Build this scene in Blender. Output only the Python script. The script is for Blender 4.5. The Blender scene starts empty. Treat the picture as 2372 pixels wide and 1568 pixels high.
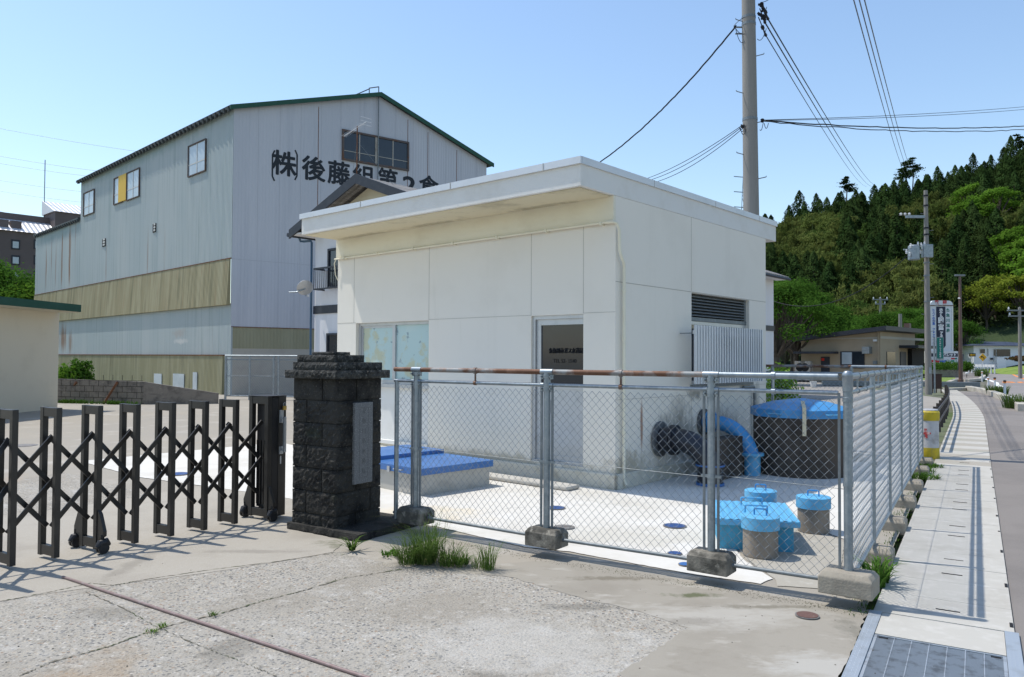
import bpy, math, random
import numpy as np
from mathutils import Vector, Matrix
random.seed(7); rng = np.random.default_rng(7)
R = math.radians
scene = bpy.context.scene
# ---------------------------------------------------------------- camera
F, CX, CY, EYE = 1790.0, 1186.0, 784.0, 1.66      # focal length and centre in survey pixels (2372 wide)
PITCH, ROLL = math.atan(44/F), 0.005
cp, sp, cr, sr = math.cos(PITCH), math.sin(PITCH), math.cos(ROLL), math.sin(ROLL)
cam_d = bpy.data.cameras.new('camera'); cam = bpy.data.objects.new('camera', cam_d)
scene.collection.objects.link(cam); scene.camera = cam
cam_d.sensor_width = 36; cam_d.lens = 36*F/2372; cam_d.clip_start = .05; cam_d.clip_end = 3000
xa = Vector((cr, -sr*sp, sr*cp)); ya = Vector((-sr, -cr*sp, cr*cp)); za = -Vector((0, cp, sp))
cam.matrix_world = Matrix(((xa.x, ya.x, za.x, 0), (xa.y, ya.y, za.y, 0), (xa.z, ya.z, za.z, EYE), (0, 0, 0, 1)))
# ---------------------------------------------------------------- sky and sun
SUN_EL, SX, SY = R(63.5), -.921, .390             # horizontal direction towards the sun
w = bpy.data.worlds.new('World'); scene.world = w; w.use_nodes = True
nt = w.node_tree; bg = nt.nodes['Background']
sky = nt.nodes.new('ShaderNodeTexSky'); sky.sky_type = 'NISHITA'; sky.sun_disc = False
sky.sun_elevation = SUN_EL; sky.sun_rotation = math.atan2(SX, SY); sky.air_density = 1.0; sky.dust_density = .5; sky.ozone_density = 2.6; sky.air_density = 1.25
sky.altitude = 0
nt.links.new(sky.outputs[0], bg.inputs[0]); bg.inputs[1].default_value = .15
sl = bpy.data.lights.new('sun', 'SUN'); sl.energy = 3.4; sl.angle = R(.55); sl.color = (1, .955, .88)
so = bpy.data.objects.new('sun', sl); scene.collection.objects.link(so)
ce = math.cos(SUN_EL)
so.rotation_euler = Vector((-SX*ce, -SY*ce, -math.sin(SUN_EL))).to_track_quat('-Z', 'Y').to_euler(); so.location = (-20, 8, 40)
vs = scene.view_settings; vs.view_transform = 'Standard'; vs.look = 'None'; vs.exposure = .36; vs.gamma = 1
scene.cycles.max_bounces = 6; scene.cycles.transparent_max_bounces = 8
# ---------------------------------------------------------------- survey helpers: sight lines of the camera onto real planes
def ray(u, v):
    a = (u-CX)/F; b = -(v-CY)/F
    a2 = a*cr-b*sr; b2 = b*cr+a*sr
    return Vector((a2, cp-b2*sp, sp+b2*cp))
def G(u, v, z=0.):
    r = ray(u, v); t = (z-EYE)/r.z
    return Vector((0, 0, EYE))+r*t
def Y(u, v, y):
    r = ray(u, v); return Vector((0, 0, EYE))+r*(y/r.y)
def proj(p):
    z = p[2]-EYE; fw = p[1]*cp+z*sp; b2 = (-p[1]*sp+z*cp)/fw; a2 = p[0]/fw
    return CX+(a2*cr+b2*sr)*F, CY-(b2*cr-a2*sr)*F
class Fr:                                          # a local frame of a building: origin and turn about Z
    def __init__(s, o, deg):
        s.o = Vector((o[0], o[1], o[2] if len(o) > 2 else 0)); s.a = R(deg)
        s.X = Vector((math.cos(s.a), math.sin(s.a), 0)); s.Y = Vector((-math.sin(s.a), math.cos(s.a), 0))
    def py(s, u, v, y=0):
        r = ray(u, v); o = Vector((0, 0, EYE))-s.o; t = (y-o.dot(s.Y))/r.dot(s.Y); p = o+r*t; return p.dot(s.X), p.z
    def px(s, u, v, x=0):
        r = ray(u, v); o = Vector((0, 0, EYE))-s.o; t = (x-o.dot(s.X))/r.dot(s.X); p = o+r*t; return p.dot(s.Y), p.z
    def w(s, x, y, z=0): return s.o+s.X*x+s.Y*y+Vector((0, 0, z))
    def l(s, p): d = Vector(p)-s.o; return Vector((d.dot(s.X), d.dot(s.Y), d.z))
# ---------------------------------------------------------------- mesh builder
WM = {}
def reg(o, m): WM[o.name] = m; return o
def tag(o, label=None, cat=None, group=None, kind=None):
    if label: o['label'] = label
    if cat: o['category'] = cat
    if group: o['group'] = group
    if kind: o['kind'] = kind
    return o
def thing(name, label, cat, loc=(0, 0, 0), rz=0., group=None):
    o = bpy.data.objects.new(name, None); scene.collection.objects.link(o); o.empty_display_size = .2
    o.location = loc; o.rotation_euler = (0, 0, rz); tag(o, label, cat, group)
    return reg(o, Matrix.Translation(Vector(loc)) @ Matrix.Rotation(rz, 4, 'Z'))
def frthing(name, label, cat, fr, group=None): return thing(name, label, cat, fr.o, fr.a, group)
class MB:
    def __init__(s): s.v = []; s.f = []
    def add(s, vs_, fs):
        n = len(s.v); s.v += [Vector(p) for p in vs_]; s.f += [tuple(i+n for i in f) for f in fs]; return s
    def box(s, x0, y0, z0, x1, y1, z1):
        x0, x1 = sorted((x0, x1)); y0, y1 = sorted((y0, y1)); z0, z1 = sorted((z0, z1))
        return s.add([(x0, y0, z0), (x1, y0, z0), (x1, y1, z0), (x0, y1, z0), (x0, y0, z1), (x1, y0, z1), (x1, y1, z1), (x0, y1, z1)],
            [(0, 3, 2, 1), (4, 5, 6, 7), (0, 1, 5, 4), (1, 2, 6, 5), (2, 3, 7, 6), (3, 0, 4, 7)])
    def bar(s, a, b, wd, ht, up=(0, 0, 1)):        # rectangular bar from a to b
        a, b = Vector(a), Vector(b); d = (b-a).normalized(); u = Vector(up)
        if abs(d.dot(u)) > .98: u = Vector((1, 0, 0))
        r = d.cross(u).normalized(); u = r.cross(d).normalized(); r = r*wd/2; u = u*ht/2
        return s.add([a-r-u, a+r-u, a+r+u, a-r+u, b-r-u, b+r-u, b+r+u, b-r+u],
            [(0, 3, 2, 1), (4, 5, 6, 7), (0, 1, 5, 4), (1, 2, 6, 5), (2, 3, 7, 6), (3, 0, 4, 7)])
    def tube(s, pts, r, n=10, cap=True):
        pts = [Vector(p) for p in pts]; rs = r if hasattr(r, '__len__') else [r]*len(pts)
        base = len(s.v); up = Vector((0, 0, 1)); prev = None
        for i, p in enumerate(pts):
            d = (pts[min(i+1, len(pts)-1)]-pts[max(i-1, 0)])
            d = d.normalized() if d.length > 1e-9 else Vector((0, 0, 1))
            if prev is None:
                u = Vector((1, 0, 0)) if abs(d.z) > .9 else up
            else: u = prev
            x = (u-d*u.dot(d)).normalized(); y = d.cross(x); prev = x
            for k in range(n):
                a = 2*math.pi*k/n; s.v.append(p+(x*math.cos(a)+y*math.sin(a))*rs[i])
        for i in range(len(pts)-1):
            for k in range(n):
                a = base+i*n+k; b = base+i*n+(k+1) % n; s.f.append((a, b, b+n, a+n))
        if cap:
            s.f.append(tuple(base+k for k in reversed(range(n)))); s.f.append(tuple(base+(len(pts)-1)*n+k for k in range(n)))
        return s
    def lathe(s, prof, c=(0, 0, 0), n=24, rot=0):
        base = len(s.v); c = Vector(c)
        for (r, z) in prof:
            for k in range(n):
                a = 2*math.pi*k/n+rot; s.v.append(c+Vector((r*math.cos(a), r*math.sin(a), z)))
        for i in range(len(prof)-1):
            for k in range(n):
                a = base+i*n+k; b = base+i*n+(k+1) % n; s.f.append((a, b, b+n, a+n))
        s.f.append(tuple(base+k for k in reversed(range(n)))); s.f.append(tuple(base+(len(prof)-1)*n+k for k in range(n)))
        return s
    def poly(s, pts): return s.add(pts, [tuple(range(len(pts)))])
    def prism(s, pts, z0, z1):
        n = len(pts)
        vs_ = [(p[0], p[1], z0) for p in pts]+[(p[0], p[1], z1) for p in pts]
        return s.add(vs_, [tuple(reversed(range(n))), tuple(range(n, 2*n))]+[(i, (i+1) % n, (i+1) % n+n, i+n) for i in range(n)])
    def extr(s, pts, vec):                          # extrude any planar polygon along vec
        n = len(pts); vec = Vector(vec); vs_ = [Vector(p) for p in pts]; vs_ += [p+vec for p in vs_]
        return s.add(vs_, [tuple(reversed(range(n))), tuple(range(n, 2*n))]+[(i, (i+1) % n, (i+1) % n+n, i+n) for i in range(n)])
    def build(s, name, m, parent=None, world=False, smooth=False, bevel=0, loc=None, rz=0., sub=0):
        me = bpy.data.meshes.new(name); vv = s.v
        if world and parent is not None:
            inv = WM[parent.name].inverted(); vv = [inv @ p for p in vv]
        elif world and loc is not None:
            inv = (Matrix.Translation(Vector(loc)) @ Matrix.Rotation(rz, 4, 'Z')).inverted(); vv = [inv @ p for p in vv]
        me.from_pydata([tuple(p) for p in vv], [], s.f); me.materials.append(m); me.validate()
        if smooth: me.polygons.foreach_set('use_smooth', [True]*len(me.polygons)); me.set_sharp_from_angle(angle=R(40))
        o = bpy.data.objects.new(name, me); scene.collection.objects.link(o)
        if parent is not None: o.parent = parent; reg(o, WM[parent.name])
        elif loc is not None:
            o.location = loc; o.rotation_euler = (0, 0, rz); reg(o, Matrix.Translation(Vector(loc)) @ Matrix.Rotation(rz, 4, 'Z'))
        else: reg(o, Matrix.Identity(4))
        if bevel:
            b = o.modifiers.new('bevel', 'BEVEL'); b.width = bevel; b.segments = 2; b.limit_method = 'ANGLE'; b.angle_limit = R(35)
        return o
def copy_tree(o, parent=None):
    c = o.copy(); scene.collection.objects.link(c)
    if parent: c.parent = parent
    for ch in list(o.children): copy_tree(ch, c)
    return c
def leafmesh(name, P, N, sx, sy, m, up=None):      # many small leaf faces: centres P, normals N, half sizes
    n = len(P); N = N/np.maximum(np.linalg.norm(N, axis=1, keepdims=True), 1e-6)
    t = rng.normal(size=(n, 3)) if up is None else up+rng.normal(size=(n, 3))*.35
    t -= (t*N).sum(1, keepdims=True)*N; t /= np.maximum(np.linalg.norm(t, axis=1, keepdims=True), 1e-6)
    b = np.cross(N, t); sx = np.asarray(sx).reshape(-1, 1); sy = np.asarray(sy).reshape(-1, 1)
    V = np.stack([P-t*sx, P-b*sy+t*sx*.1, P+t*sx, P+b*sy-t*sx*.1], 1).reshape(-1, 3)
    me = bpy.data.meshes.new(name); me.vertices.add(4*n); me.vertices.foreach_set('co', V.ravel().astype(np.float32))
    me.loops.add(4*n); me.loops.foreach_set('vertex_index', np.arange(4*n, dtype=np.int32))
    me.polygons.add(n); me.polygons.foreach_set('loop_start', np.arange(0, 4*n, 4, dtype=np.int32))
    me.materials.append(m); me.update(calc_edges=True); me.validate(); return me
def meshobj(name, me, parent=None, loc=None):
    o = bpy.data.objects.new(name, me); scene.collection.objects.link(o)
    if parent is not None: o.parent = parent; reg(o, WM[parent.name])
    if loc is not None: o.location = loc
    return o
# ---------------------------------------------------------------- materials
def mat(name, base, layers=(), rough=.75, metal=0., bump=None, spec=.3, corr=None, stones=None, rnd=0, coord='Object', ragged=None):
    m = bpy.data.materials.new(name); m.use_nodes = True; t = m.node_tree; L = t.links.new; nd = t.nodes.new
    b = t.nodes['Principled BSDF']; b.inputs['Roughness'].default_value = rough; b.inputs['Metallic'].default_value = metal
    b.inputs['Specular IOR Level'].default_value = spec
    tc = nd('ShaderNodeTexCoord'); co = tc.outputs[coord]
    col = nd('ShaderNodeRGB'); col.outputs[0].default_value = (*base, 1); cur = col.outputs[0]
    if stones:                                       # exposed aggregate: (scale, [colours], amount)
        sc, cols, amt = stones
        mp = nd('ShaderNodeMapping'); mp.inputs['Scale'].default_value = (1, 1, .2); L(co, mp.inputs[0])
        no = nd('ShaderNodeTexNoise'); no.inputs['Scale'].default_value = sc*.6; L(mp.outputs[0], no.inputs[0])
        mx0 = nd('ShaderNodeMixRGB'); mx0.blend_type = 'ADD'; mx0.inputs[0].default_value = .012; L(mp.outputs[0], mx0.inputs[1]); L(no.outputs[1], mx0.inputs[2])
        vo = nd('ShaderNodeTexVoronoi'); vo.inputs['Scale'].default_value = sc; L(mx0.outputs[0], vo.inputs[0])
        rp = nd('ShaderNodeValToRGB'); rp.color_ramp.interpolation = 'CONSTANT'
        el = rp.color_ramp.elements; el[0].color = (*cols[0], 1); el[1].position = 1./len(cols); el[1].color = (*cols[1], 1)
        for k in range(2, len(cols)): e = el.new(k/len(cols)); e.color = (*cols[k], 1)
        sep = nd('ShaderNodeSeparateColor'); L(vo.outputs['Color'], sep.inputs[0]); L(sep.outputs[0], rp.inputs[0])
        sz = nd('ShaderNodeMath'); sz.operation = 'MULTIPLY_ADD'; L(sep.outputs[1], sz.inputs[0]); sz.inputs[1].default_value = .34; sz.inputs[2].default_value = .20
        lt = nd('ShaderNodeMath'); lt.operation = 'LESS_THAN'; L(vo.outputs['Distance'], lt.inputs[0]); L(sz.outputs[0], lt.inputs[1])
        n2 = nd('ShaderNodeTexNoise'); n2.inputs['Scale'].default_value = 1.1; n2.inputs['Detail'].default_value = 5; L(co, n2.inputs[0])
        r2 = nd('ShaderNodeValToRGB'); r2.color_ramp.elements[0].position = .36; r2.color_ramp.elements[1].position = .6
        r2.color_ramp.elements[0].color = (.65, .65, .65, 1); L(n2.outputs[0], r2.inputs[0])
        mu = nd('ShaderNodeMath'); mu.operation = 'MULTIPLY'; L(lt.outputs[0], mu.inputs[0]); L(r2.outputs[0], mu.inputs[1])
        m2 = nd('ShaderNodeMath'); m2.operation = 'MULTIPLY'; L(mu.outputs[0], m2.inputs[0]); m2.inputs[1].default_value = amt
        mx = nd('ShaderNodeMixRGB'); L(m2.outputs[0], mx.inputs[0]); L(cur, mx.inputs[1]); L(rp.outputs[0], mx.inputs[2]); cur = mx.outputs[0]
    for (c2, sc, st, lo, hi, *amt) in layers:        # (colour, scale, stretch, ramp low, ramp high, amount)
        mp = nd('ShaderNodeMapping'); mp.inputs['Scale'].default_value = st; L(co, mp.inputs[0])
        mp.inputs['Location'].default_value = (sc*.37, sc*.11, lo*3)
        no = nd('ShaderNodeTexNoise'); no.inputs['Scale'].default_value = sc; no.inputs['Detail'].default_value = 6; no.inputs['Roughness'].default_value = .62; L(mp.outputs[0], no.inputs[0])
        mr = nd('ShaderNodeMapRange'); mr.inputs[1].default_value = lo; mr.inputs[2].default_value = hi; mr.inputs[4].default_value = amt[0] if amt else 1.; L(no.outputs[0], mr.inputs[0])
        mx = nd('ShaderNodeMixRGB'); L(mr.outputs[0], mx.inputs[0]); L(cur, mx.inputs[1]); mx.inputs[2].default_value = (*c2, 1); cur = mx.outputs[0]
    if rnd:
        oi = nd('ShaderNodeObjectInfo'); hs = nd('ShaderNodeHueSaturation'); mr = nd('ShaderNodeMapRange'); mr.inputs[3].default_value = 1-rnd; mr.inputs[4].default_value = 1+rnd
        L(oi.outputs['Random'], mr.inputs[0]); L(mr.outputs[0], hs.inputs['Value']); L(cur, hs.inputs['Color']); cur = hs.outputs[0]
    L(cur, b.inputs['Base Color'])
    hin = None
    if bump:
        no = nd('ShaderNodeTexNoise'); no.inputs['Scale'].default_value = bump[1]; no.inputs['Detail'].default_value = 7; L(co, no.inputs[0])
        bp = nd('ShaderNodeBump'); bp.inputs['Strength'].default_value = bump[0]; bp.inputs['Distance'].default_value = bump[2] if len(bump) > 2 else .01
        L(no.outputs[0], bp.inputs['Height']); hin = bp
    if corr:                                         # corrugation: (axis, period, depth)
        se = nd('ShaderNodeSeparateXYZ'); L(co, se.inputs[0]); ml = nd('ShaderNodeMath'); ml.operation = 'MULTIPLY'; ml.inputs[1].default_value = 2*math.pi/corr[1]
        L(se.outputs[corr[0]], ml.inputs[0]); sn = nd('ShaderNodeMath'); sn.operation = 'SINE'; L(ml.outputs[0], sn.inputs[0])
        b2 = nd('ShaderNodeBump'); b2.inputs['Strength'].default_value = 1; b2.inputs['Distance'].default_value = corr[2]; L(sn.outputs[0], b2.inputs['Height'])
        if hin: L(hin.outputs[0], b2.inputs['Normal'])
        hin = b2
    if hin: L(hin.outputs[0], b.inputs['Normal'])
    return m
def leafmat(name, c1, c2, rnd=.12, trans=.35, sc=.6, gloss=0.):
    m = bpy.data.materials.new(name); m.use_nodes = True; t = m.node_tree; L = t.links.new; nd = t.nodes.new
    t.nodes.remove(t.nodes['Principled BSDF']); out = [n for n in t.nodes if n.type == 'OUTPUT_MATERIAL'][0]
    ge = nd('ShaderNodeNewGeometry'); no = nd('ShaderNodeTexNoise'); no.inputs['Scale'].default_value = sc; no.inputs['Detail'].default_value = 3
    L(ge.outputs['Position'], no.inputs[0]); mr = nd('ShaderNodeMapRange'); mr.inputs[1].default_value = .35; mr.inputs[2].default_value = .65; L(no.outputs[0], mr.inputs[0])
    ad = nd('ShaderNodeMixRGB'); L(mr.outputs[0], ad.inputs[0]); ad.inputs[1].default_value = (*c1, 1); ad.inputs[2].default_value = (*c2, 1)
    oi = nd('ShaderNodeObjectInfo'); hs = nd('ShaderNodeHueSaturation'); m3 = nd('ShaderNodeMapRange'); m3.inputs[3].default_value = 1-rnd*2; m3.inputs[4].default_value = 1+rnd*2
    L(oi.outputs['Random'], m3.inputs[0]); L(m3.outputs[0], hs.inputs['Value']); L(ad.outputs[0], hs.inputs['Color'])
    df = nd('ShaderNodeBsdfDiffuse'); L(hs.outputs[0], df.inputs[0]); tr = nd('ShaderNodeBsdfTranslucent'); L(hs.outputs[0], tr.inputs[0])
    gl = nd('ShaderNodeBsdfGlossy'); gl.inputs['Roughness'].default_value = .45
    mx = nd('ShaderNodeMixShader'); mx.inputs[0].default_value = trans; L(df.outputs[0], mx.inputs[1]); L(tr.outputs[0], mx.inputs[2])
    m2 = nd('ShaderNodeMixShader'); m2.inputs[0].default_value = gloss; L(mx.outputs[0], m2.inputs[1]); L(gl.outputs[0], m2.inputs[2]); L(m2.outputs[0], out.inputs[0])
    return m
U = (1, 1, 1); V_ = (1, 1, .06)                      # even and vertically stretched noise
RUST = (.13, .06, .032)
K = dict(
 yard=mat('yard_concrete', (.325, .292, .24), [((.30, .275, .235), .35, U, .42, .6, .8), ((.5, .47, .42), 1.3, U, .55, .75, .6), ((.33, .25, .18), .8, (1, .4, 1), .6, .75, .5), ((.24, .22, .19), 30, U, .6, .8, .35)], .9, bump=(.35, 60, .004)),
 aggregate=mat('exposed_aggregate', (.345, .318, .272), [((.27, .24, .195), .7, U, .48, .6, .6), ((.50, .485, .45), 2.2, U, .58, .72, .5), ((.2, .18, .15), 2.6, U, .66, .8, .5), ((.16, .145, .12), 38, U, .58, .66, .6), ((.19, .17, .135), 15, U, .55, .68, .5), ((.50, .475, .43), 10, U, .58, .70, .5)], .9, bump=(.9, 60, .012),
   stones=(50, [(.11, .115, .12), (.42, .37, .3), (.20, .195, .19), (.10, .10, .10), (.50, .47, .42), (.15, .14, .12), (.28, .20, .14), (.44, .38, .29), (.13, .135, .135), (.24, .22, .19)], 1.)),
 apron=mat('apron_concrete', (.36, .328, .275), [((.30, .27, .225), 1.4, U, .5, .68, .8), ((.22, .2, .17), 55, U, .6, .72, .6), ((.62, .6, .56), 120, U, .6, .7, .5)], .9, bump=(.5, 110, .004)),
 mortar=mat('mortar_patch', (.295, .268, .222), [((.21, .185, .145), 5, (1, 1.6, 1), .56, .72, .5), ((.24, .215, .175), 1.2, U, .5, .68, .8), ((.44, .41, .36), 3.2, (1, 1.8, 1), .58, .72, .6), ((.2, .18, .15), 60, U, .62, .75, .45)], .9, bump=(.4, 90, .003)),
 slab=mat('white_slab', (.60, .575, .525), [((.50, .47, .41), .9, U, .5, .7, .8), ((.66, .645, .61), 3, U, .5, .7, .6), ((.5, .45, .36), 50, U, .7, .8, .4)], .85, bump=(.2, 90, .002)),
 oldslab=mat('grey_slab', (.36, .335, .285), [((.33, .3, .25), 2, U, .5, .68, .8), ((.5, .48, .44), 9, U, .55, .7, .5), ((.22, .2, .17), 70, U, .62, .75, .4)], .9, bump=(.3, 80, .003)),
 asphalt=mat('asphalt', (.215, .193, .175), [((.165, .148, .135), .5, U, .45, .62, .8), ((.3, .28, .26), 90, U, .6, .7, .55), ((.08, .075, .07), 120, U, .6, .7, .5)], .92, bump=(.6, 140, .005)),
 road=mat('road_asphalt', (.225, .207, .195), [((.26, .24, .225), .35, (1, 1, 1), .45, .62, .8), ((.09, .085, .08), 70, U, .6, .75, .5)], .9, bump=(.4, 120, .004)),
 cover=mat('gutter_cover_concrete', (.44, .42, .375), [((.36, .335, .29), 1.8, U, .5, .68, .6), ((.52, .50, .46), 8, U, .5, .7, .6), ((.3, .27, .23), 40, U, .66, .76, .5)], .88, bump=(.5, 100, .003)),
 covertan=mat('gutter_cover_tan', (.35, .32, .27), [((.29, .31, .26), 2, U, .5, .68, .7), ((.25, .22, .18), 40, U, .66, .76, .5)], .88, bump=(.5, 100, .003)),
 white=mat('road_paint', (.72, .71, .68), [((.4, .38, .35), 9, U, .6, .75, .6)], .8),
 orange=mat('orange_paint', (.75, .25, .06), [((.4, .25, .12), 9, U, .6, .75, .6)], .8),
 wall=mat('painted_wall', (.76, .715, .63), [((.64, .60, .52), 2.2, (1, 1, .05), .58, .74, .3), ((.70, .655, .57), .9, U, .5, .68, .6), ((.55, .52, .43), 1.3, (3, 3, .3), .66, .8, .35)], .8, bump=(.35, 220, .002)),
 band=mat('painted_band', (.74, .70, .56), [((.67, .62, .48), 1.5, (1, 1, 2), .5, .7, .7)], .82, bump=(.5, 120, .003)),
 soffit=mat('soffit', (.66, .59, .42), [((.42, .37, .25), 2.2, U, .52, .72, .8), ((.2, .18, .12), 5, U, .68, .8, .6)], .85, bump=(.5, 130, .003)),
 fascia=mat('fascia', (.70, .69, .655), [((.62, .6, .55), 2.5, U, .5, .7, .6), ((.4, .37, .3), 4, (1, 1, .3), .7, .8, .4)], .8, bump=(.7, 90, .004)),
 plinth=mat('plinth_render', (.58, .55, .46), [((.38, .34, .25), 4, U, .5, .7, .7), ((.2, .18, .13), 9, U, .64, .8, .6)], .85, bump=(.5, 90, .004)),
 mould=mat('mouldy_wall', (.50, .50, .47), [((.10, .095, .08), 5, (1, 1, .5), .45, .62, .9), ((.3, .29, .26), 14, U, .5, .65, .6)], .9, bump=(.4, 90, .003)),
 joint=mat('joint_sealant', (.40, .375, .325), rough=.8),
 coping=mat('coping_metal', (.62, .64, .66), [((.52, .54, .55), 2, U, .5, .7, .7)], .45, .25),
 galv=mat('galvanised_steel', (.27, .31, .34), [((.20, .235, .26), 9, U, .45, .6, .8), ((.36, .39, .41), 30, U, .5, .65, .6), ((.22, .2, .17), 5, U, .72, .85, .5)], .42, .65),
 galvold=mat('weathered_steel', (.18, .20, .21), [((.26, .28, .29), 14, U, .5, .65, .7), ((.15, .10, .07), 7, U, .68, .8, .6)], .55, .5),
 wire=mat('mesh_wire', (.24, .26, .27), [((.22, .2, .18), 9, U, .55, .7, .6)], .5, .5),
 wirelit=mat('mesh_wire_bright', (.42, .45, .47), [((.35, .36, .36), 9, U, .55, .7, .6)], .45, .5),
 rail_rust=mat('rusty_rail', (.26, .27, .27), [(RUST, 3, (1, 1, 1), .42, .52, .95), ((.27, .16, .11), 9, U, .5, .65, .7), ((.36, .35, .33), 6, U, .66, .75, .6)], .65, .3, bump=(.2, 40, .002)),
 block=mat('footing_concrete', (.22, .20, .165), [((.06, .057, .048), 6, U, .42, .58, .9), ((.4, .37, .31), 12, U, .58, .7, .7)], .92, bump=(.8, 60, .006)),
 blockpale=mat('footing_concrete_pale', (.32, .285, .23), [((.21, .185, .15), 5, U, .5, .66, .8), ((.14, .13, .11), 9, U, .66, .78, .7)], .92, bump=(.7, 60, .005)),
 stone=mat('blackened_stone', (.055, .052, .046), [((.016, .016, .016), 5, U, .46, .62, .9), ((.17, .155, .13), 38, U, .58, .70, .75), ((.07, .078, .05), 3, U, .62, .75, .5)], .95, bump=(1., 110, .03)),
 stonecap=mat('lichened_stone', (.075, .074, .068), [((.025, .025, .023), 14, U, .45, .6, .9), ((.24, .225, .19), 34, U, .56, .68, .8), ((.24, .22, .12), 12, U, .70, .78, .4)], .95, bump=(1., 100, .025)),
 granite=mat('granite_plate', (.15, .155, .16), [((.30, .30, .295), 90, U, .52, .62, .8), ((.09, .09, .10), 120, U, .56, .64, .8)], .75, bump=(.3, 90, .002)),
 gate=mat('bronze_aluminium', (.036, .033, .030), [((.055, .05, .045), 8, U, .5, .7, .6)], .42, .35, spec=.5),
 black=mat('black_plastic', (.022, .022, .024), rough=.4), dark=mat('dark_gap', (.012, .012, .013), rough=.8),
 silver=mat('silver_handle', (.42, .44, .46), rough=.35, metal=.6), brass=mat('brass', (.5, .34, .10), rough=.35, metal=.8),
 alu=mat('aluminium_frame', (.50, .51, .52), [((.4, .41, .42), 7, U, .5, .7, .6)], .4, .55),
 aluold=mat('aged_frame', (.36, .34, .30), [((.2, .15, .1), 9, (1, 1, .3), .55, .7, .7)], .6, .2),
 blue=mat('blue_paint', (.04, .14, .38), [((.06, .19, .45), 2, U, .5, .7, .6), ((.025, .09, .3), 20, U, .62, .75, .5)], .38, spec=.5),
 sky=mat('light_blue_paint', (.11, .38, .62), [((.08, .31, .53), 4, U, .5, .68, .7), ((.28, .46, .55), 9, U, .58, .74, .5), ((.2, .22, .2), 5, U, .68, .8, .5)], .5, spec=.4),
 skyweather=mat('weathered_blue_paint', (.06, .32, .52), [((.07, .24, .33), 6, (1, 1, .3), .48, .64, .8), ((.16, .33, .30), 8, U, .66, .78, .6)], .65),
 lidblue=mat('tank_lid_paint', (.045, .24, .52), [((.07, .30, .58), 2.5, U, .48, .66, .7), ((.2, .3, .36), 7, U, .62, .78, .5)], .42, spec=.5),
 pipeblk=mat('black_pipe_coating', (.016, .018, .026), [((.03, .035, .05), 8, U, .5, .7, .6)], .38, spec=.5),
 ironblue=mat('blue_cast_iron', (.03, .08, .24), [((.22, .24, .28), 22, U, .56, .66, .6), ((.05, .04, .04), 12, U, .6, .72, .6)], .55, .2, bump=(.8, 30, .006)),
 irongrey=mat('grey_cast_iron', (.22, .21, .2), [((.10, .08, .07), 14, U, .5, .66, .8), ((.08, .12, .3), 9, U, .62, .7, .6)], .6, .3, bump=(.8, 30, .006)),
 ironred=mat('brown_cast_iron', (.15, .085, .07), [((.22, .17, .14), 20, U, .55, .66, .8)], .65, .2, bump=(1, 40, .006)),
 tankwall=mat('dark_tank_concrete', (.085, .07, .058), [((.04, .034, .03), 1.6, (1, 1, .5), .45, .64, .9), ((.15, .12, .09), 3, (2, 2, .25), .62, .75, .5)], .92, bump=(.5, 30, .006)),
 pit=mat('pit_concrete', (.46, .44, .395), [((.33, .31, .27), 3, U, .5, .68, .8), ((.2, .18, .15), 8, (1, 1, .3), .66, .78, .5)], .9, bump=(.4, 60, .004)),
 cylc=mat('pipe_concrete', (.26, .225, .185), [((.17, .15, .125), 4, (1, 1, .4), .48, .64, .8), ((.42, .39, .34), 12, U, .66, .76, .6)], .9, bump=(.4, 60, .004)),
)

def blob(m, c, rad, col, amt=.9, sc=5., st=(1, 1, 1), co='Object'):
    """a stain of its own shape on a material: a noisy patch round the point c"""
    t = m.node_tree; L = t.links.new; nd = t.nodes.new; b = t.nodes['Principled BSDF']; src = b.inputs['Base Color'].links[0].from_socket
    tc = nd('ShaderNodeTexCoord'); mp = nd('ShaderNodeMapping'); mp.vector_type = 'POINT'; mp.inputs['Location'].default_value = tuple(-c[i]/rad[i] for i in range(3)); mp.inputs['Scale'].default_value = tuple(1/r for r in rad); L(tc.outputs[co], mp.inputs[0])
    ln = nd('ShaderNodeVectorMath'); ln.operation = 'LENGTH'; L(mp.outputs[0], ln.inputs[0])
    m2 = nd('ShaderNodeMapping'); m2.inputs['Scale'].default_value = st; L(tc.outputs[co], m2.inputs[0]); no = nd('ShaderNodeTexNoise'); no.inputs['Scale'].default_value = sc; no.inputs['Detail'].default_value = 7; no.inputs['Roughness'].default_value = .7; L(m2.outputs[0], no.inputs[0])
    ad = nd('ShaderNodeMath'); ad.operation = 'MULTIPLY_ADD'; L(no.outputs[0], ad.inputs[0]); ad.inputs[1].default_value = 2.4; L(ln.outputs['Value'], ad.inputs[2])
    mr = nd('ShaderNodeMapRange'); mr.inputs[1].default_value = 2.15; mr.inputs[2].default_value = 1.55; mr.inputs[3].default_value = 0; mr.inputs[4].default_value = amt; L(ad.outputs[0], mr.inputs[0])
    mx = nd('ShaderNodeMixRGB'); L(mr.outputs[0], mx.inputs[0]); L(src, mx.inputs[1]); mx.inputs[2].default_value = (*col, 1); L(mx.outputs[0], b.inputs['Base Color'])
DK = (.10, .095, .075)
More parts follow.
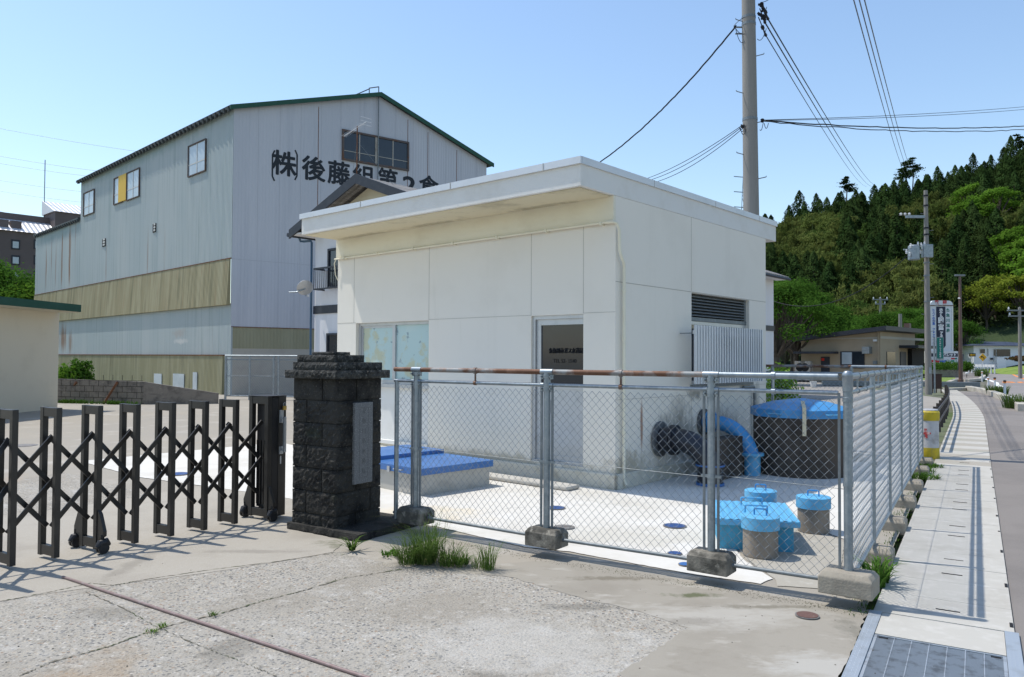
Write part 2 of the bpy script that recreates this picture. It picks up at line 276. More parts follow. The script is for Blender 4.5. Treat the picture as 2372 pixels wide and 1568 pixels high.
for c, r_, col, a_, s_, st in (((0, 1.6, .55), (.5, .75, .5), DK, .62, 7, (1, 1, .6)), ((0, 2.9, .45), (.5, .8, .5), DK, .6, 6, (1, 1, .6)), ((0, 1.6, .95), (.4, .3, .25), DK, .3, 9, (1, 1, .3)), ((0, .35, .25), (.5, .5, .25), (.25, .21, .12), .6, 8, U), ((0, 4.2, .6), (.5, .25, .9), (.2, .2, .17), .7, 6, (1, 1, .3)),
    ((0, .62, .75), (.5, .035, .42), (.25, .10, .045), .8, 4, (1, 1, .2)), ((0, 2.1, 1.15), (.5, .3, .12), DK, .6, 9, U), ((-2.2, 0, .22), (2.4, .3, .12), (.33, .29, .19), .6, 6, U), ((-4.6, 0, .25), (1.4, .3, .1), (.33, .29, .19), .5, 6, U)): blob(K['wall'], c, r_, col, a_, s_, st)
for x in (-5.0, -3.3, -1.1): blob(K['soffit'], (x, -.1, 3.71), (.8, .12, .3), (.13, .11, .07), .4, 12, U)
#blob(K['fascia'], (-2.8, -.75, 3.74), (3.3, .2, .07), (.26, .22, .15), .75, 10, (1, 1, .5))
blob(K['mortar'], (1.3, 5.0, 0), (.8, .3, 1), (.40, .375, .33), .7, 3, (1, 2, 1)); blob(K['mortar'], (1.7, 4.2, 0), (.4, .25, 1), (.42, .40, .36), .7, 4, (1, 2, 1))
blob(K['apron'], (-1.3, 6.9, 0), (.45, .3, 1), (.13, .13, .08), .8, 6, U); blob(K['aggregate'], (-1.0, 6.6, 0), (.5, .25, 1), (.09, .10, .045), .85, 6, U); blob(K['aggregate'], (-2.2, 3.9, 0), (.35, .6, 1), (.30, .22, .14), .6, 3, U); blob(K['aggregate'], (.1, 4.5, 0), (.9, .6, 1), (.46, .44, .40), .45, 4, U)
blob(K['slab'], (.9, 7.2, 0), (1.3, .5, 1), (.46, .43, .36), .55, 4, U); blob(K['slab'], (-1, 8.2, 0), (.9, .5, 1), (.62, .53, .38), .6, 3, U)

for c, r_, col, a_ in (((1.28, 5.45, 0), (.22, .07, 1), (.07, .085, .03), .8), ((1.75, 5.2, 0), (.5, .05, 1), (.13, .115, .08), .6), ((.75, 5.85, 0), (.5, .07, 1), (.14, .12, .085), .7), ((2.1, 4.6, 0), (.12, .5, 1), (.15, .14, .11), .6), ((1.1, 4.9, 0), (.3, .12, 1), (.16, .14, .11), .45)): blob(K['mortar'], c, r_, col, a_, 9, U)
for c, r_, a_ in (((-.1, 4.0, 0), (.25, .18, 1), .5), ((-1.6, 4.4, 0), (.2, .3, 1), .45), ((-2.6, 5.0, 0), (.3, .2, 1), .4), ((.5, 5.2, 0), (.4, .1, 1), .5)): blob(K['aggregate'], c, r_, (.12, .11, .09), a_, 5, U)
for c, r_ in (((-3.0, 6.2, 0), (.1, .6, 1)), ((-2.2, 6.6, 0), (.5, .08, 1))): blob(K['apron'], c, r_, (.20, .18, .15), .5, 6, U)
# ================================================================ the setting
def sheet(name, pts, z, m, rough=0):
    mb = MB(); pts = [(p[0], p[1]) for p in pts]
    if rough:                                       # ragged edge of a worn pour
        q = []
        for a, b in zip(pts, pts[1:]+pts[:1]):
            a, b = Vector(a), Vector(b); n = max(1, min(60, int((b-a).length/.05)))
            q += [tuple(a.lerp(b, k/n)+Vector((random.uniform(-1, 1), random.uniform(-1, 1)))*rough) for k in range(n)]
        pts = q
    mb.poly([(x, y, z) for x, y in pts]); o = mb.build(name, m); tag(o, kind='structure'); return o
def tri_sheet(name, quads, z, m):                   # strips of quads, butted end to end
    mb = MB()
    for q in quads: mb.poly([(p[0], p[1], z) for p in q])
    o = mb.build(name, m); tag(o, kind='structure'); return o
S = Fr((2.28, 5.24), -31)                           # street frame: X across towards the road, Y along
K['ground'] = mat('ground_earth', (.15, .145, .11), [((.07, .11, .03), .12, U, .45, .6, .9), ((.2, .18, .14), 2, U, .55, .7, .6)], .95)
K['lot'] = mat('lot_asphalt', (.30, .275, .24), [((.22, .2, .18), .3, U, .45, .65, .8), ((.4, .37, .33), 1, U, .6, .75, .5), ((.12, .11, .1), 40, U, .62, .76, .5)], .92)
K['lawn'] = mat('lawn', (.17, .24, .045), [((.10, .16, .03), .6, U, .45, .62, .8), ((.26, .27, .10), 3, U, .55, .7, .6)], .95, bump=(1, 9, .05))
sheet('ground', [(-600, -60), (600, -60), (600, 900), (-600, 900)], -.10, K['ground'])
sheet('yard_ground', [(-45, -8), S.w(.1, -16), S.w(.1, 8.7), S.w(-3.4, 8.7), (-2, 24), (-3, 34), (-45, 46)], 0, K['yard'])
sheet('parking_lot', [S.w(-3.4, 8.72), S.w(-.2, 8.72), S.w(-.2, 32), (21, 48), (34, 62), (30, 80), (-1, 52), (-2.5, 34.2), (-1.9, 24)], -.012, K['lot'])
agg = [G(-30, 1150), G(60, 1108), G(150, 1095), G(330, 1140), G(560, 1215), G(690, 1262), G(1020, 1330), G(1180, 1330), G(1325, 1375), G(1480, 1410), G(1600, 1455), G(1565, 1500), G(1490, 1552), (.9, 3.2), (.6, 2.2), (-6, 2.2), (-6, 4.5)]
sheet('aggregate_ground', agg, .002, K['aggregate'], .012)
apr = [G(-60, 1200), G(100, 1185), G(330, 1150), G(560, 1110), G(690, 1140), G(690, 1222), G(765, 1246), G(792, 1262), G(770, 1280), G(640, 1302), G(480, 1328), G(260, 1356), G(110, 1376), G(-80, 1408)]
sheet('gate_apron', apr, .004, K['apron'], .008)
sheet('mortar_patch', [G(1195, 1304), G(1330, 1290), G(1480, 1310), G(1570, 1345), G(1900, 1400), G(2024, 1416), S.w(.12, -.2), S.w(.12, -2.3), (1.0, 2.9), G(1430, 1563), G(1500, 1520), G(1594, 1455), G(1490, 1420), G(1330, 1382), G(1185, 1338), G(1100, 1330), G(1100, 1312)], .004, K['mortar'], .011)
C0 = G(1425, 1135); B = Fr(C0, -41.3)                # pump house corner and frame
sheet('concrete_slab', [G(185, 1069), G(646, 1025), B.w(-6.6, -.1), B.w(-6.6, 5.5), B.w(.2, 6), S.w(-2.2, 7.95), S.w(-.3, 7.9), S.w(-.28, 2.0), G(1856, 1212), G(1700, 1268), G(1725, 1300), G(1790, 1342), G(1760, 1354), G(1588, 1329), G(1319, 1279), G(1214, 1268), G(1010, 1221), G(900, 1206), G(643, 1150), G(321, 1106)], .007, K['slab'], .006)
sheet('old_slab', [G(1864, 1212), S.w(-.29, 1.9), S.w(-.1, .1), G(1915, 1366), G(1800, 1358), G(1796, 1342), G(1732, 1299), G(1708, 1268)], .005, K['oldslab'], .006)
# joints of the forecourt: narrow irregular strips of dirt and moss
K['crack'] = mat('joint_dirt', (.13, .115, .085), [((.06, .085, .025), 5, U, .5, .62, .9), ((.16, .14, .11), 20, U, .55, .7, .6)], .95)
def crack(pts, wd=.012, z=.006, jit=.006, n=22):
    pts = [G(*p) for p in pts]; line = []
    for a, b in zip(pts[:-1], pts[1:]):
        for k in range(n): line.append(a.lerp(b, k/n))
    line.append(pts[-1]); mb = MB(); prev = None
    for i, p in enumerate(line):
        d = (line[min(i+1, len(line)-1)]-line[max(i-1, 0)]).normalized(); nn = Vector((-d.y, d.x, 0))
        c = p+nn*random.uniform(-jit, jit); ww = wd*random.uniform(.1, 1.1)**1.3*.42
        cur = ((c-nn*ww).to_tuple()[:2]+(z,), (c+nn*ww).to_tuple()[:2]+(z,))
        if prev: mb.poly([prev[0], cur[0], cur[1], prev[1]])
        prev = cur
    tag(mb.build('ground_joint', K['crack']), kind='structure')
crack([(-40, 1402), (120, 1372), (210, 1352), (262, 1357), (330, 1345), (480, 1322), (640, 1302), (770, 1282)], .016)
crack([(45, 1568), (120, 1535), (250, 1500), (330, 1470), (395, 1450), (505, 1424), (620, 1390), (700, 1370), (800, 1340), (930, 1320)], .018)
crack([(200, 1373), (290, 1412), (365, 1455), (470, 1500), (560, 1535), (640, 1568)], .010)
crack([(1450, 1175), (1300, 1150), (1165, 1104)], .005, .0085, .004); crack([(1000, 1220), (1180, 1178), (1400, 1170), (1520, 1165)], .005, .0085, .004)
# the gutter along the street: concrete covers, one row, with a slot in each
def sx_edge(y, l):                                  # edges of the cover row in the street frame; bends left far away
    b = 0 if y < 19 else (y-19)**1.6*.0068
    return (.15 if l else .93)-b*(1. if l else 1.02)
mw, mt, ms = MB(), MB(), MB(); y = -.05; i = 0
while y < 43:
    ln = .5 if y < 9 else .52; a = y+.002; b = y+ln-.002
    pale = (y < 8.3) or (i % 2 == 0)
    (mw if pale else mt).prism([S.w(sx_edge(a, 1), a), S.w(sx_edge(a, 0), a), S.w(sx_edge(b, 0), b), S.w(sx_edge(b, 1), b)], -.05, .012+random.uniform(-.0015, .0015))
    if y < 9:
        m_ = (a+b)/2
        if i % 3 != 1: ms.prism([S.w(.50, m_-.006), S.w(.64, m_-.006), S.w(.64, m_+.002), S.w(.50, m_+.002)], .0125, .016)
        if i % 2 == 0: q_ = a+random.uniform(.02, .25); l_ = random.uniform(.03, .12); ms.prism([S.w(.908, q_), S.w(.926, q_), S.w(.926, q_+l_), S.w(.908, q_+l_)], .0125, .0155)
    y += ln; i += 1
tag(mw.build('gutter_covers_pale', K['cover'], bevel=.002), kind='structure'); tag(mt.build('gutter_covers_tan', K['covertan'], bevel=.002), kind='structure')
tag(ms.build('gutter_slots', K['dark']), kind='structure')
tag(MB().prism([S.w(.205, -.5), S.w(.875, -.5), S.w(.875, -.056), S.w(.205, -.056)], -.05, .008).build('gutter_concrete', K['cover']), kind='structure')
mb = MB(); N_ = 44
for k in range(N_):
    y0, y1 = -18+k*1.42, -18+(k+1)*1.42
    f = lambda y_: sx_edge(max(y_, 0), 0)+.004
    kx = lambda y_: np.interp(y_, [-20, 5, 25, 31, 37, 42.5, 49, 56], [2.7, 2.4, 2.12, 1.86, 1.62, 1.15, .1, -.9])
    if y1 > 43: break
    mb.poly([S.w(f(y0), y0, -.004), S.w(kx(y0), y0, -.004), S.w(kx(y1), y1, -.004), S.w(f(y1), y1, -.004)])
tag(mb.build('pavement', K['asphalt']), kind='structure')
mb = MB()
ys = list(range(-20, 150, 5)); rx = lambda y_: np.interp(y_, [-20, 5, 25, 31, 37, 42.5, 49, 56, 66, 80, 130, 150], [2.7, 2.4, 2.12, 1.86, 1.62, 1.4, 1.2, 1.3, 1.5, 1.4, .8, -2])
for a, b in zip(ys[:-1], ys[1:]): mb.poly([S.w(rx(a), a, -.03), S.w(rx(a)+9.5, a, -.03), S.w(rx(b)+9.5, b, -.03), S.w(rx(b), b, -.03)])
tag(mb.build('road', K['road']), kind='structure')
def paint(name, pts, wd, m, z=-.024):
    mb = MB(); prev = None
    for i, p in enumerate(pts):
        a = Vector(pts[max(i-1, 0)]); b = Vector(pts[min(i+1, len(pts)-1)]); d = (b-a).normalized(); nx = Vector((d.y, -d.x))*wd/2
        cur = (S.w(p[0]-nx.x, p[1]-nx.y, z), S.w(p[0]+nx.x, p[1]+nx.y, z))
        if prev: mb.poly([prev[0], prev[1], cur[1], cur[0]])
        prev = cur
    tag(mb.build(name, m), kind='structure')
edge = [(rx(y_)+.38, y_) for y_ in range(-10, 36, 3)]+[(2.0, 38), (1.75, 42), (1.45, 45.5)]
paint('edge_line', edge, .16, K['white'])
paint('edge_line_far', [(1.95, 58), (2.0, 62), (1.75, 68), (1.3, 76), (.9, 84), (.3, 100)], .3, K['white'])
sheet('taper_marking', [S.w(1.75, 52.5), S.w(2.3, 50.5), S.w(2.05, 57.8), S.w(1.85, 57.8)], -.022, K['white'])
paint('centre_line', [(4.9, 25), (4.8, 45), (4.45, 70), (4.3, 90), (4.6, 125)], .22, K['orange'])
sheet('zebra_marking', [S.w(5.4, 78), S.w(8.2, 78), S.w(6.4, 125), S.w(5.2, 125)], -.02, K['white'])
# kerb stones between pavement and road, with gaps
K['kerb'] = mat('kerb_concrete', (.45, .42, .36), [((.3, .27, .22), 3, U, .5, .68, .8)], .9, bump=(.5, 50, .004))
def kerbrun(name, pts, wd=.18, h=.14):
    mb = MB()
    for a, b in zip(pts[:-1], pts[1:]):
        a, b = Vector(a), Vector(b); d = (b-a).normalized(); nx = Vector((d.y, -d.x))*wd/2
        mb.prism([a+nx, b+nx-d*.01, b-nx-d*.01, a-nx], -.05, h)
    tag(mb.build(name, K['kerb'], bevel=.015), kind='structure')
SW = lambda x, y: S.w(x, y).to_2d()
kerbrun('kerb', [SW(2.62, -8), SW(2.5, 2), SW(2.4, 8), SW(2.3, 14), SW(2.22, 20)])
kerbrun('kerb_block', [SW(2.05, 24.4), SW(1.98, 26.6)], .34, .24)
kerbrun('kerb_block_far', [SW(1.78, 32), SW(1.5, 36), SW(1.05, 40.5), SW(.35, 44.5)], .3, .2)
kerbrun('kerb_end', [SW(-.7, 42.2), SW(.35, 44.5)], .25, .12)
isl = [G(2198, 889), G(2213, 883), G(2240, 884), G(2270, 881), G(2279, 874), G(2281, 866)]
kerbrun('island_kerb', [p.to_2d() for p in isl], .3, .18)
sheet('island_pavement', [G(2180, 889), G(2213, 884.5), G(2240, 885.5), G(2269, 882), G(2278, 874), G(2280, 866), G(2262, 861), G(2200, 861), G(2150, 866)], -.002, K['asphalt'])
# raised planting bed and lawns
sheet('lawn', [G(2155, 892), G(2198, 889), G(2214, 883), G(2212, 872), G(2150, 872)], .001, K['lawn'])
sheet('field', [(24, 63), (14, 63), (13, 46), (2, 48), (8, 80), (24, 100)], -.06, K['lawn'])
sheet('field_far', [(30, 66), (48, 66), (60, 80), (90, 120), (20, 120), (26, 90)], -.09, K['lawn'])
# ================================================================ pump house
gx = lambda u, v: B.py(u, v)[0]; gz = lambda u, v: B.py(u, v)[1]
pump = frthing('pump_house', 'white flat roofed concrete pump house behind the chain link fence', 'pump house', B)
XL, YR, ZW, ZT = -5.84, 4.60, 3.72, 4.02
def wallgrid(mb, a0, a1, z0, z1, ops, place, depth):
    xs = sorted({a0, a1, *[o[0] for o in ops], *[o[1] for o in ops]}); zs = sorted({z0, z1, *[o[2] for o in ops], *[o[3] for o in ops]})
    for i in range(len(xs)-1):
        for j in range(len(zs)-1):
            cx, cz = (xs[i]+xs[i+1])/2, (zs[j]+zs[j+1])/2
            if any(o[0] < cx < o[1] and o[2] < cz < o[3] for o in ops): continue
            mb.poly([place(xs[i], 0, zs[j]), place(xs[i+1], 0, zs[j]), place(xs[i+1], 0, zs[j+1]), place(xs[i], 0, zs[j+1])])
    for (x0, x1, q0, q1) in ops:
        for (p, q) in (((x0, q0), (x1, q0)), ((x1, q0), (x1, q1)), ((x1, q1), (x0, q1)), ((x0, q1), (x0, q0))):
            mb.poly([place(p[0], 0, p[1]), place(q[0], 0, q[1]), place(q[0], depth, q[1]), place(p[0], depth, p[1])])
mb = MB()
W1 = (-5.31, -3.47, .24, 2.235); D1 = (-1.39, -.50, .24, 2.235)
wallgrid(mb, XL, 0, .0, 3.40, [W1, D1], lambda x, d, z: (x, d, z), .14)
L1 = (1.98, 3.94, 1.28, 2.62)
wallgrid(mb, 0, YR, .0, ZW, [L1], lambda y_, d, z: (-d, y_, z), .14)
mb.poly([(XL, YR, 0), (XL, 0, 0), (XL, 0, ZW), (XL, YR, ZW)]); mb.poly([(0, YR, 0), (XL, YR, 0), (XL, YR, ZW), (0, YR, ZW)])
mb.build('wall', K['wall'], pump)
MB().box(XL+.001, -.045, 3.40, -.001, .06, ZW-.001).build('upper_band', K['band'], pump)
mb = MB(); mb.box(XL-.003, -.75, ZW+.002, .003, 5.04, ZT); rf = mb.build('roof_slab', K['fascia'], pump, bevel=.006)
mb = MB(); mb.box(XL-.02, -.78, ZT+.002, .022, 5.06, ZT+.05)
mb.box(XL-.022, -.785, ZT-.035, .024, -.752, ZT+.051); mb.box(.004, -.75, ZT-.035, .026, 5.05, ZT+.052)
mb.build('coping', K['coping'], rf)
mb = MB(); mb.box(XL+.05, -.70, ZW-.012, -.05, -.05, ZW); mb.build('soffit', K['soffit'], rf)
for k in (-4.2, -2.2, -.55): MB().box(k-.002, -.791, ZT-.036, k+.002, -.786, ZT+.053).build('coping_seam', K['joint'], rf)
for k in (.9, 2.7, 4.3): MB().box(.0265, k-.002, ZT-.036, .029, k+.002, ZT+.053).build('coping_seam', K['joint'], rf)
mb = MB()                                            # plinth with a rounded ledge
mb.box(XL-.05, -.05, 0, .05, -.001, .20); mb.box(.001, -.05, 0, .05, YR, .20)
mb.build('plinth', K['plinth'], pump, bevel=.02)
J = .0024
def jn(*a): MB().box(*a).build('panel_joint', K['joint'], pump)
for x in (-5.37, -3.47, -1.39, -.50): jn(x-J, -.0025, 2.24, x+J, .01, 3.40)
for (a, b) in ((XL, -5.31), (-3.47, -1.39), (-.5, 0)): jn(a, -.0025, 2.245-J, b, .01, 2.245+J)
jn(-.003, 0, 2.63-J*1.6, .0028, YR, 2.63+J*1.6)
jn(-.003, 1.975-J, 2.64, .0026, 1.975+J, ZT-.03); jn(-.003, 1.975-J, .2, .0026, 1.975+J, 1.27)
jn(-.003, 0, 1.13-J, .0027, 1.97, 1.13+J); jn(-.003, 3.96, 1.23-J, .0027, YR, 1.23+J)
# mould and damp on the side wall round the pipe penetrations
stain = mat('mould_stain', (.20, .20, .185), [((.07, .065, .055), 6, U, .45, .6, .9), ((.5, .5, .47), 3, U, .52, .62, .9)], .9)
# window with blue film behind it
film = mat('peeling_film', (.42, .57, .57), [((.46, .48, .34), 2.4, U, .50, .56, .9), ((.22, .30, .34), 6, U, .60, .64, .9), ((.50, .60, .58), 1.2, U, .5, .6, .6)], .25, spec=.6)
fr_ = MB(); x0, x1, z0, z1 = W1; sill = 1.22; d = .10
for (a, b, c, e) in ((x0, x0+.05, sill, z1), (x1-.05, x1, sill, z1), (x0+.05, x1-.05, z1-.05, z1), (x0+.05, x1-.05, sill, sill+.06)): fr_.box(a, d-.04, c, b, d+.035, e)
xm = (x0+x1)/2; fr_.box(xm-.035, d-.03, sill+.06, xm+.035, d+.02, z1-.05); fr_.box(x0+.05, d-.01, z1-.09, xm-.035, d+.02, z1-.05); fr_.box(x0+.05, d-.01, sill+.06, x0+.09, d+.02, z1-.09)
wn = fr_.build('window', K['alu'], pump)
MB().box(x0+.09, d, sill+.06, xm-.035, d+.012, z1-.09).build('pane', film, wn); MB().box(xm+.035, d, sill+.06, x1-.05, d+.012, z1-.05).build('pane', film, wn)
mb = MB(); mb.box(x0+.002, .05, .30, x1-.002, .139, sill-.002); mb.box(x0, -.02, .241, x1, .139, .30); mb.build('apron_panel', K['fascia'], pump)
mb = MB(); mb.box(x0+.002, -.01, sill-.06, x1-.002, .052, sill-.004); mb.build('sill', K['alu'], wn)
# door
glassd = mat('dark_glass', (.016, .022, .032), [((.03, .04, .05), 1.5, U, .5, .7, .6)], .12, spec=.6)
x0, x1, z0, z1 = D1; dr = MB()
dr.box(x0, .03, z0, x0+.05, .13, z1); dr.box(x0+.05, .03, z1-.05, x1, .13, z1); dr.box(x0, .02, z0, x1, .135, z0+.03)
dfm = dr.build('door_frame', K['alu'], pump)
dl = MB(); dl.box(x0+.055, .06, z0+.03, x0+.13, .10, z1-.05); dl.box(x1-.04, .06, z0+.03, x1-.002, .10, z1-.05); dl.box(x0+.13, .06, z1-.13, x1-.04, .10, z1-.05)
dl.box(x0+.13, .06, 1.24, x1-.04, .10, 1.31); dl.box(x0+.13, .075, z0+.10, x1-.04, .095, 1.24); dl.box(x0+.13, .06, z0+.03, x1-.04, .10, z0+.10)
door = dl.build('door', K['alu'], pump)
MB().box(x0+.13, .078, 1.31, x1-.04, .09, z1-.13).build('pane', glassd, door)
def text(body, size, name, m, parent, M_, ext=.002, off=0., align='LEFT', space=1., squash=1., bold=0.):
    """lettering as a mesh; M_ maps text plane (x right, y up, z out) into the parent's frame"""
    cu = bpy.data.curves.new(name, 'FONT'); cu.body = body; cu.size = size; cu.extrude = ext; cu.offset = off; cu.align_x = align; cu.align_y = 'CENTER'; cu.space_character = space
    o = bpy.data.objects.new(name, cu); scene.collection.objects.link(o)
    dg = bpy.context.evaluated_depsgraph_get(); me = bpy.data.meshes.new_from_object(o.evaluated_get(dg)); bpy.data.objects.remove(o)
    if bold:                                        # heavier strokes: the same glyph a little shifted
        V = [v.co.copy() for v in me.vertices]; Fc = [tuple(p.vertices) for p in me.polygons]; vv = []; ff = []
        for k in range(9):
            d = Vector((0, 0, 0)) if k == 8 else Vector((math.cos(k*math.pi/4), math.sin(k*math.pi/4), 0))*bold
            d.z = k*.0006; n = len(vv); vv += [v+d for v in V]; ff += [tuple(i+n for i in f) for f in Fc]
        me = bpy.data.meshes.new(name); me.from_pydata([tuple(v) for v in vv], [], ff)
    me.materials.clear(); me.materials.append(m); me.transform(Matrix.Scale(squash, 4, (1, 0, 0)))
    me.transform(M_); r = bpy.data.objects.new(name, me); scene.collection.objects.link(r)
    if parent is not None: r.parent = parent; reg(r, WM[parent.name])
    return r
def MX(ox, xdir, ydir, zdir):                        # text plane placement
    x, y, z = Vector(xdir), Vector(ydir), Vector(zdir)
    return Matrix(((x.x, y.x, z.x, ox[0]), (x.y, y.y, z.y, ox[1]), (x.z, y.z, z.z, ox[2]), (0, 0, 0, 1)))
FRONT = ((1, 0, 0), (0, 0, 1), (0, -1, 0)); SIDEX = ((0, 1, 0), (0, 0, 1), (1, 0, 0))
ink = mat('sign_ink', (.004, .005, .008), rough=.7)
text('糸魚川市ガス水道局', .079, 'lettering', ink, door, MX((-1.135, .0725, 1.75), *FRONT), .001, 0, squash=.82, bold=.0018)
text('TEL 52- 1540', .072, 'lettering', ink, door, MX((-1.06, .0745, 1.615), *FRONT), .001, .0, squash=1.0)
MB().box(-1.12, .045, .90, -1.10, .06, 1.08).build('handle', K['silver'], door)
# louvre, window and steel grille on the side
mb = MB(); y0, y1, z0, z1 = L1
lv = MB(); lv.box(-.11, y0, 2.215, -.05, y1, 2.27); lv.box(-.11, y1-.06, 2.27, -.06, y1, z1); lv.box(-.11, y0, 2.27, -.06, y0+.04, z1)
louv = lv.build('louvre', K['galvold'], pump)
mb = MB()
for k in range(7):
    z = 2.29+k*.046; mb.add([(-.11, y0+.04, z+.04), (-.11, y1-.06, z+.04), (-.045, y1-.06, z), (-.045, y0+.04, z), (-.11, y0+.04, z+.046), (-.11, y1-.06, z+.046), (-.043, y1-.06, z+.008), (-.043, y0+.04, z+.008)], [(0, 1, 2, 3), (7, 6, 5, 4), (3, 2, 6, 7), (0, 4, 5, 1), (0, 3, 7, 4), (1, 5, 6, 2)])
mb.build('slats', K['galvold'], louv)
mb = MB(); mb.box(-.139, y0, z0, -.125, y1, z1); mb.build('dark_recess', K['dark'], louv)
sw = MB(); ym = (y0+y1)/2
for (a, b, c, e) in ((y0, y0+.04, z0, 2.21), (y1-.04, y1, z0, 2.21), (y0+.04, y1-.04, 2.16, 2.21), (y0+.04, y1-.04, z0, z0+.05), (ym-.03, ym+.03, z0+.05, 2.16)): sw.box(-.11, a, c, -.06, b, e)
swn = sw.build('window', K['alu'], pump); MB().box(-.10, y0+.04, z0+.05, -.09, y1-.04, 2.16).build('pane', glassd, swn)
mb = MB(); mb.box(-.02, y0-.04, z0-.045, .05, y1+.05, z0-.004); mb.build('sill', K['galvold'], swn)
gr = MB(); gxx = .24; gy0, gy1 = B.px(1609, 800, gxx)[0], B.px(1765, 800, gxx)[0]
for z in (1.42, 2.03): gr.box(gxx-.03, gy0, z-.025, gxx-.012, gy1, z+.025)
grl = gr.build('window_grille', K['coping'], pump)
mb = MB()
for k in range(28):
    y_ = gy0+.015+k*(gy1-gy0-.03)/27; mb.box(gxx-.011, y_-.0165, 1.30, gxx+.016, y_+.0165, 2.13)
mb.build('slats', K['coping'], grl)
mb = MB()
for z in (1.42, 2.03):
    for y_ in (gy0+.02, gy1-.05): MB().box(.003, y_-.01, z-.02, gxx-.031, y_+.01, z-.008).build('bracket', K['galvold'], grl)
# conduit along the facade and downpipe at the corner
mb = MB(); mb.tube([(XL-.02, -.055, 3.375), (-.1, -.055, 3.385)], .016, 8); mb.tube([(XL, -.05, 3.37), (XL-.04, -.05, 3.30), (XL-.02, -.04, 3.1), (XL+.03, -.02, 3.0)], .008, 6)
for k in range(7): mb.box(-5.6+k*.9, -.08, 3.355, -5.57+k*.9, -.002, 3.40)
mb.build('conduit', K['band'], pump, smooth=True)
mb = MB(); mb.tube([(-.1, -.055, 3.385), (.0, -.055, 3.385), (.04, -.03, 3.36), (.045, .02, 3.28), (.045, .03, 3.02), (.055, .06, 2.93), (.05, .12, 2.86), (.045, .13, 2.75), (.045, .13, .12), (.08, .13, .05)], .021, 10)
for z in (2.5, 1.9, 1.3, .7): mb.lathe([(.027, z), (.027, z+.03)], (.045, .13, 0), 10)
mb.build('downpipe', K['band'], pump, smooth=True)
mb = MB(); mb.tube([(.05, 3.6, 1.2), (.05, 4.0, 1.2), (.05, 4.02, 1.15), (.05, 4.02, .1)], .022, 8); mb.build('drain_pipe', K['galvold'], pump, smooth=True)
# doorstep slab
st = B.w(-1.2, -.4); MB().box(-.75, -.13, 0, .85, .13, .05).build('doorstep', K['pit'], None, loc=(st.x, st.y, .012), rz=B.a, bevel=.015)
tag(bpy.data.objects['doorstep'], 'low rough concrete doorstep slab below the pump house door', 'doorstep')
# ================================================================ chain link fences
def chain(mb, p0, p1, z0, z1, w=.0335, h=.035, r=.0021):
    p0, p1 = Vector((p0[0], p0[1], 0)), Vector((p1[0], p1[1], 0)); L = (p1-p0).length; d = (p1-p0)/L; nn = Vector((d.y, -d.x, 0))
    n = int(L/w); m = int((z1-z0)/h)
    for i in range(n):
        x0 = i*w; pts = []
        for j in range(m+1):
            t = ((i+j) % 2); x = min(x0+t*w*1.03, L); pts.append(p0+d*x+nn*(.0022 if j % 2 else -.0022)+Vector((0, 0, z0+j*h)))
        mb.tube(pts, r, 3, False)
def footing(fence, p, rz, m, wd=.31, dp=.20, top=.12):
    mb = MB(); a = rz; c = Fr(p, math.degrees(a)); q = []
    for (sx_, z) in ((1, -.03), (1, top-.035), (.84, top)):
        q.append([c.w(sx_*x*wd/2, (sx_ if sx_ == 1 else .76)*y_*dp/2, z) for x, y_ in ((-1, -1), (1, -1), (1, 1), (-1, 1))])
    vs_ = sum(q, []); fs = [(0, 3, 2, 1), (8, 9, 10, 11)]
    for l in range(2):
        for k in range(4): fs.append((l*4+k, l*4+(k+1) % 4, l*4+4+(k+1) % 4, l*4+4+k))
    mb.add(vs_, fs); return mb.build('footing', m, fence, world=True, bevel=.008)
def post(fence, p, z0, z1, r=.0285, m=None, collars=True, base=True):
    mb = MB(); mb.lathe([(r, z0), (r, z1)], (p[0], p[1], 0), 16)
    if collars:
        for z in (z0+.0, z1-.16): mb.lathe([(r+.006, z), (r+.006, z+.07)], (p[0], p[1], 0), 16)
    return mb.build('post', m or K['galv'], fence, world=True, smooth=True)
def rail(fence, a, b, r, m, name='rail', ends=.0):
    mb = MB(); mb.tube([a, b], r, 12); return mb.build(name, m, fence, world=True, smooth=True)
FP = [G(963, 1203, .12), G(1266, 1255, .12), G(1648, 1313, .12), G(1966, 1362, .12)]
fd = (FP[1]-FP[0]).normalized(); P0 = FP[0]-fd*.26
fence = thing('chain_link_fence', 'grey chain link fence with rusty top rail in front of the pump house', 'fence', (FP[1].x, FP[1].y, 0), math.atan2(fd.y, fd.x))
ZTop, ZR2, ZB = 1.54, 1.43, .155
def zoff(p, z): return Vector((p[0], p[1], z))
for i, p in enumerate(FP):
    if i < 3:
        post(fence, p, .09, ZTop-.005 if i else 1.52)
        footing(fence, p, math.atan2(fd.y, fd.x), K['block'])
segs = [(P0, FP[0]), (FP[0], FP[1]), (FP[1], FP[2]), (FP[2], FP[3])]
post(fence, P0, .1, 1.43, .022, collars=False)
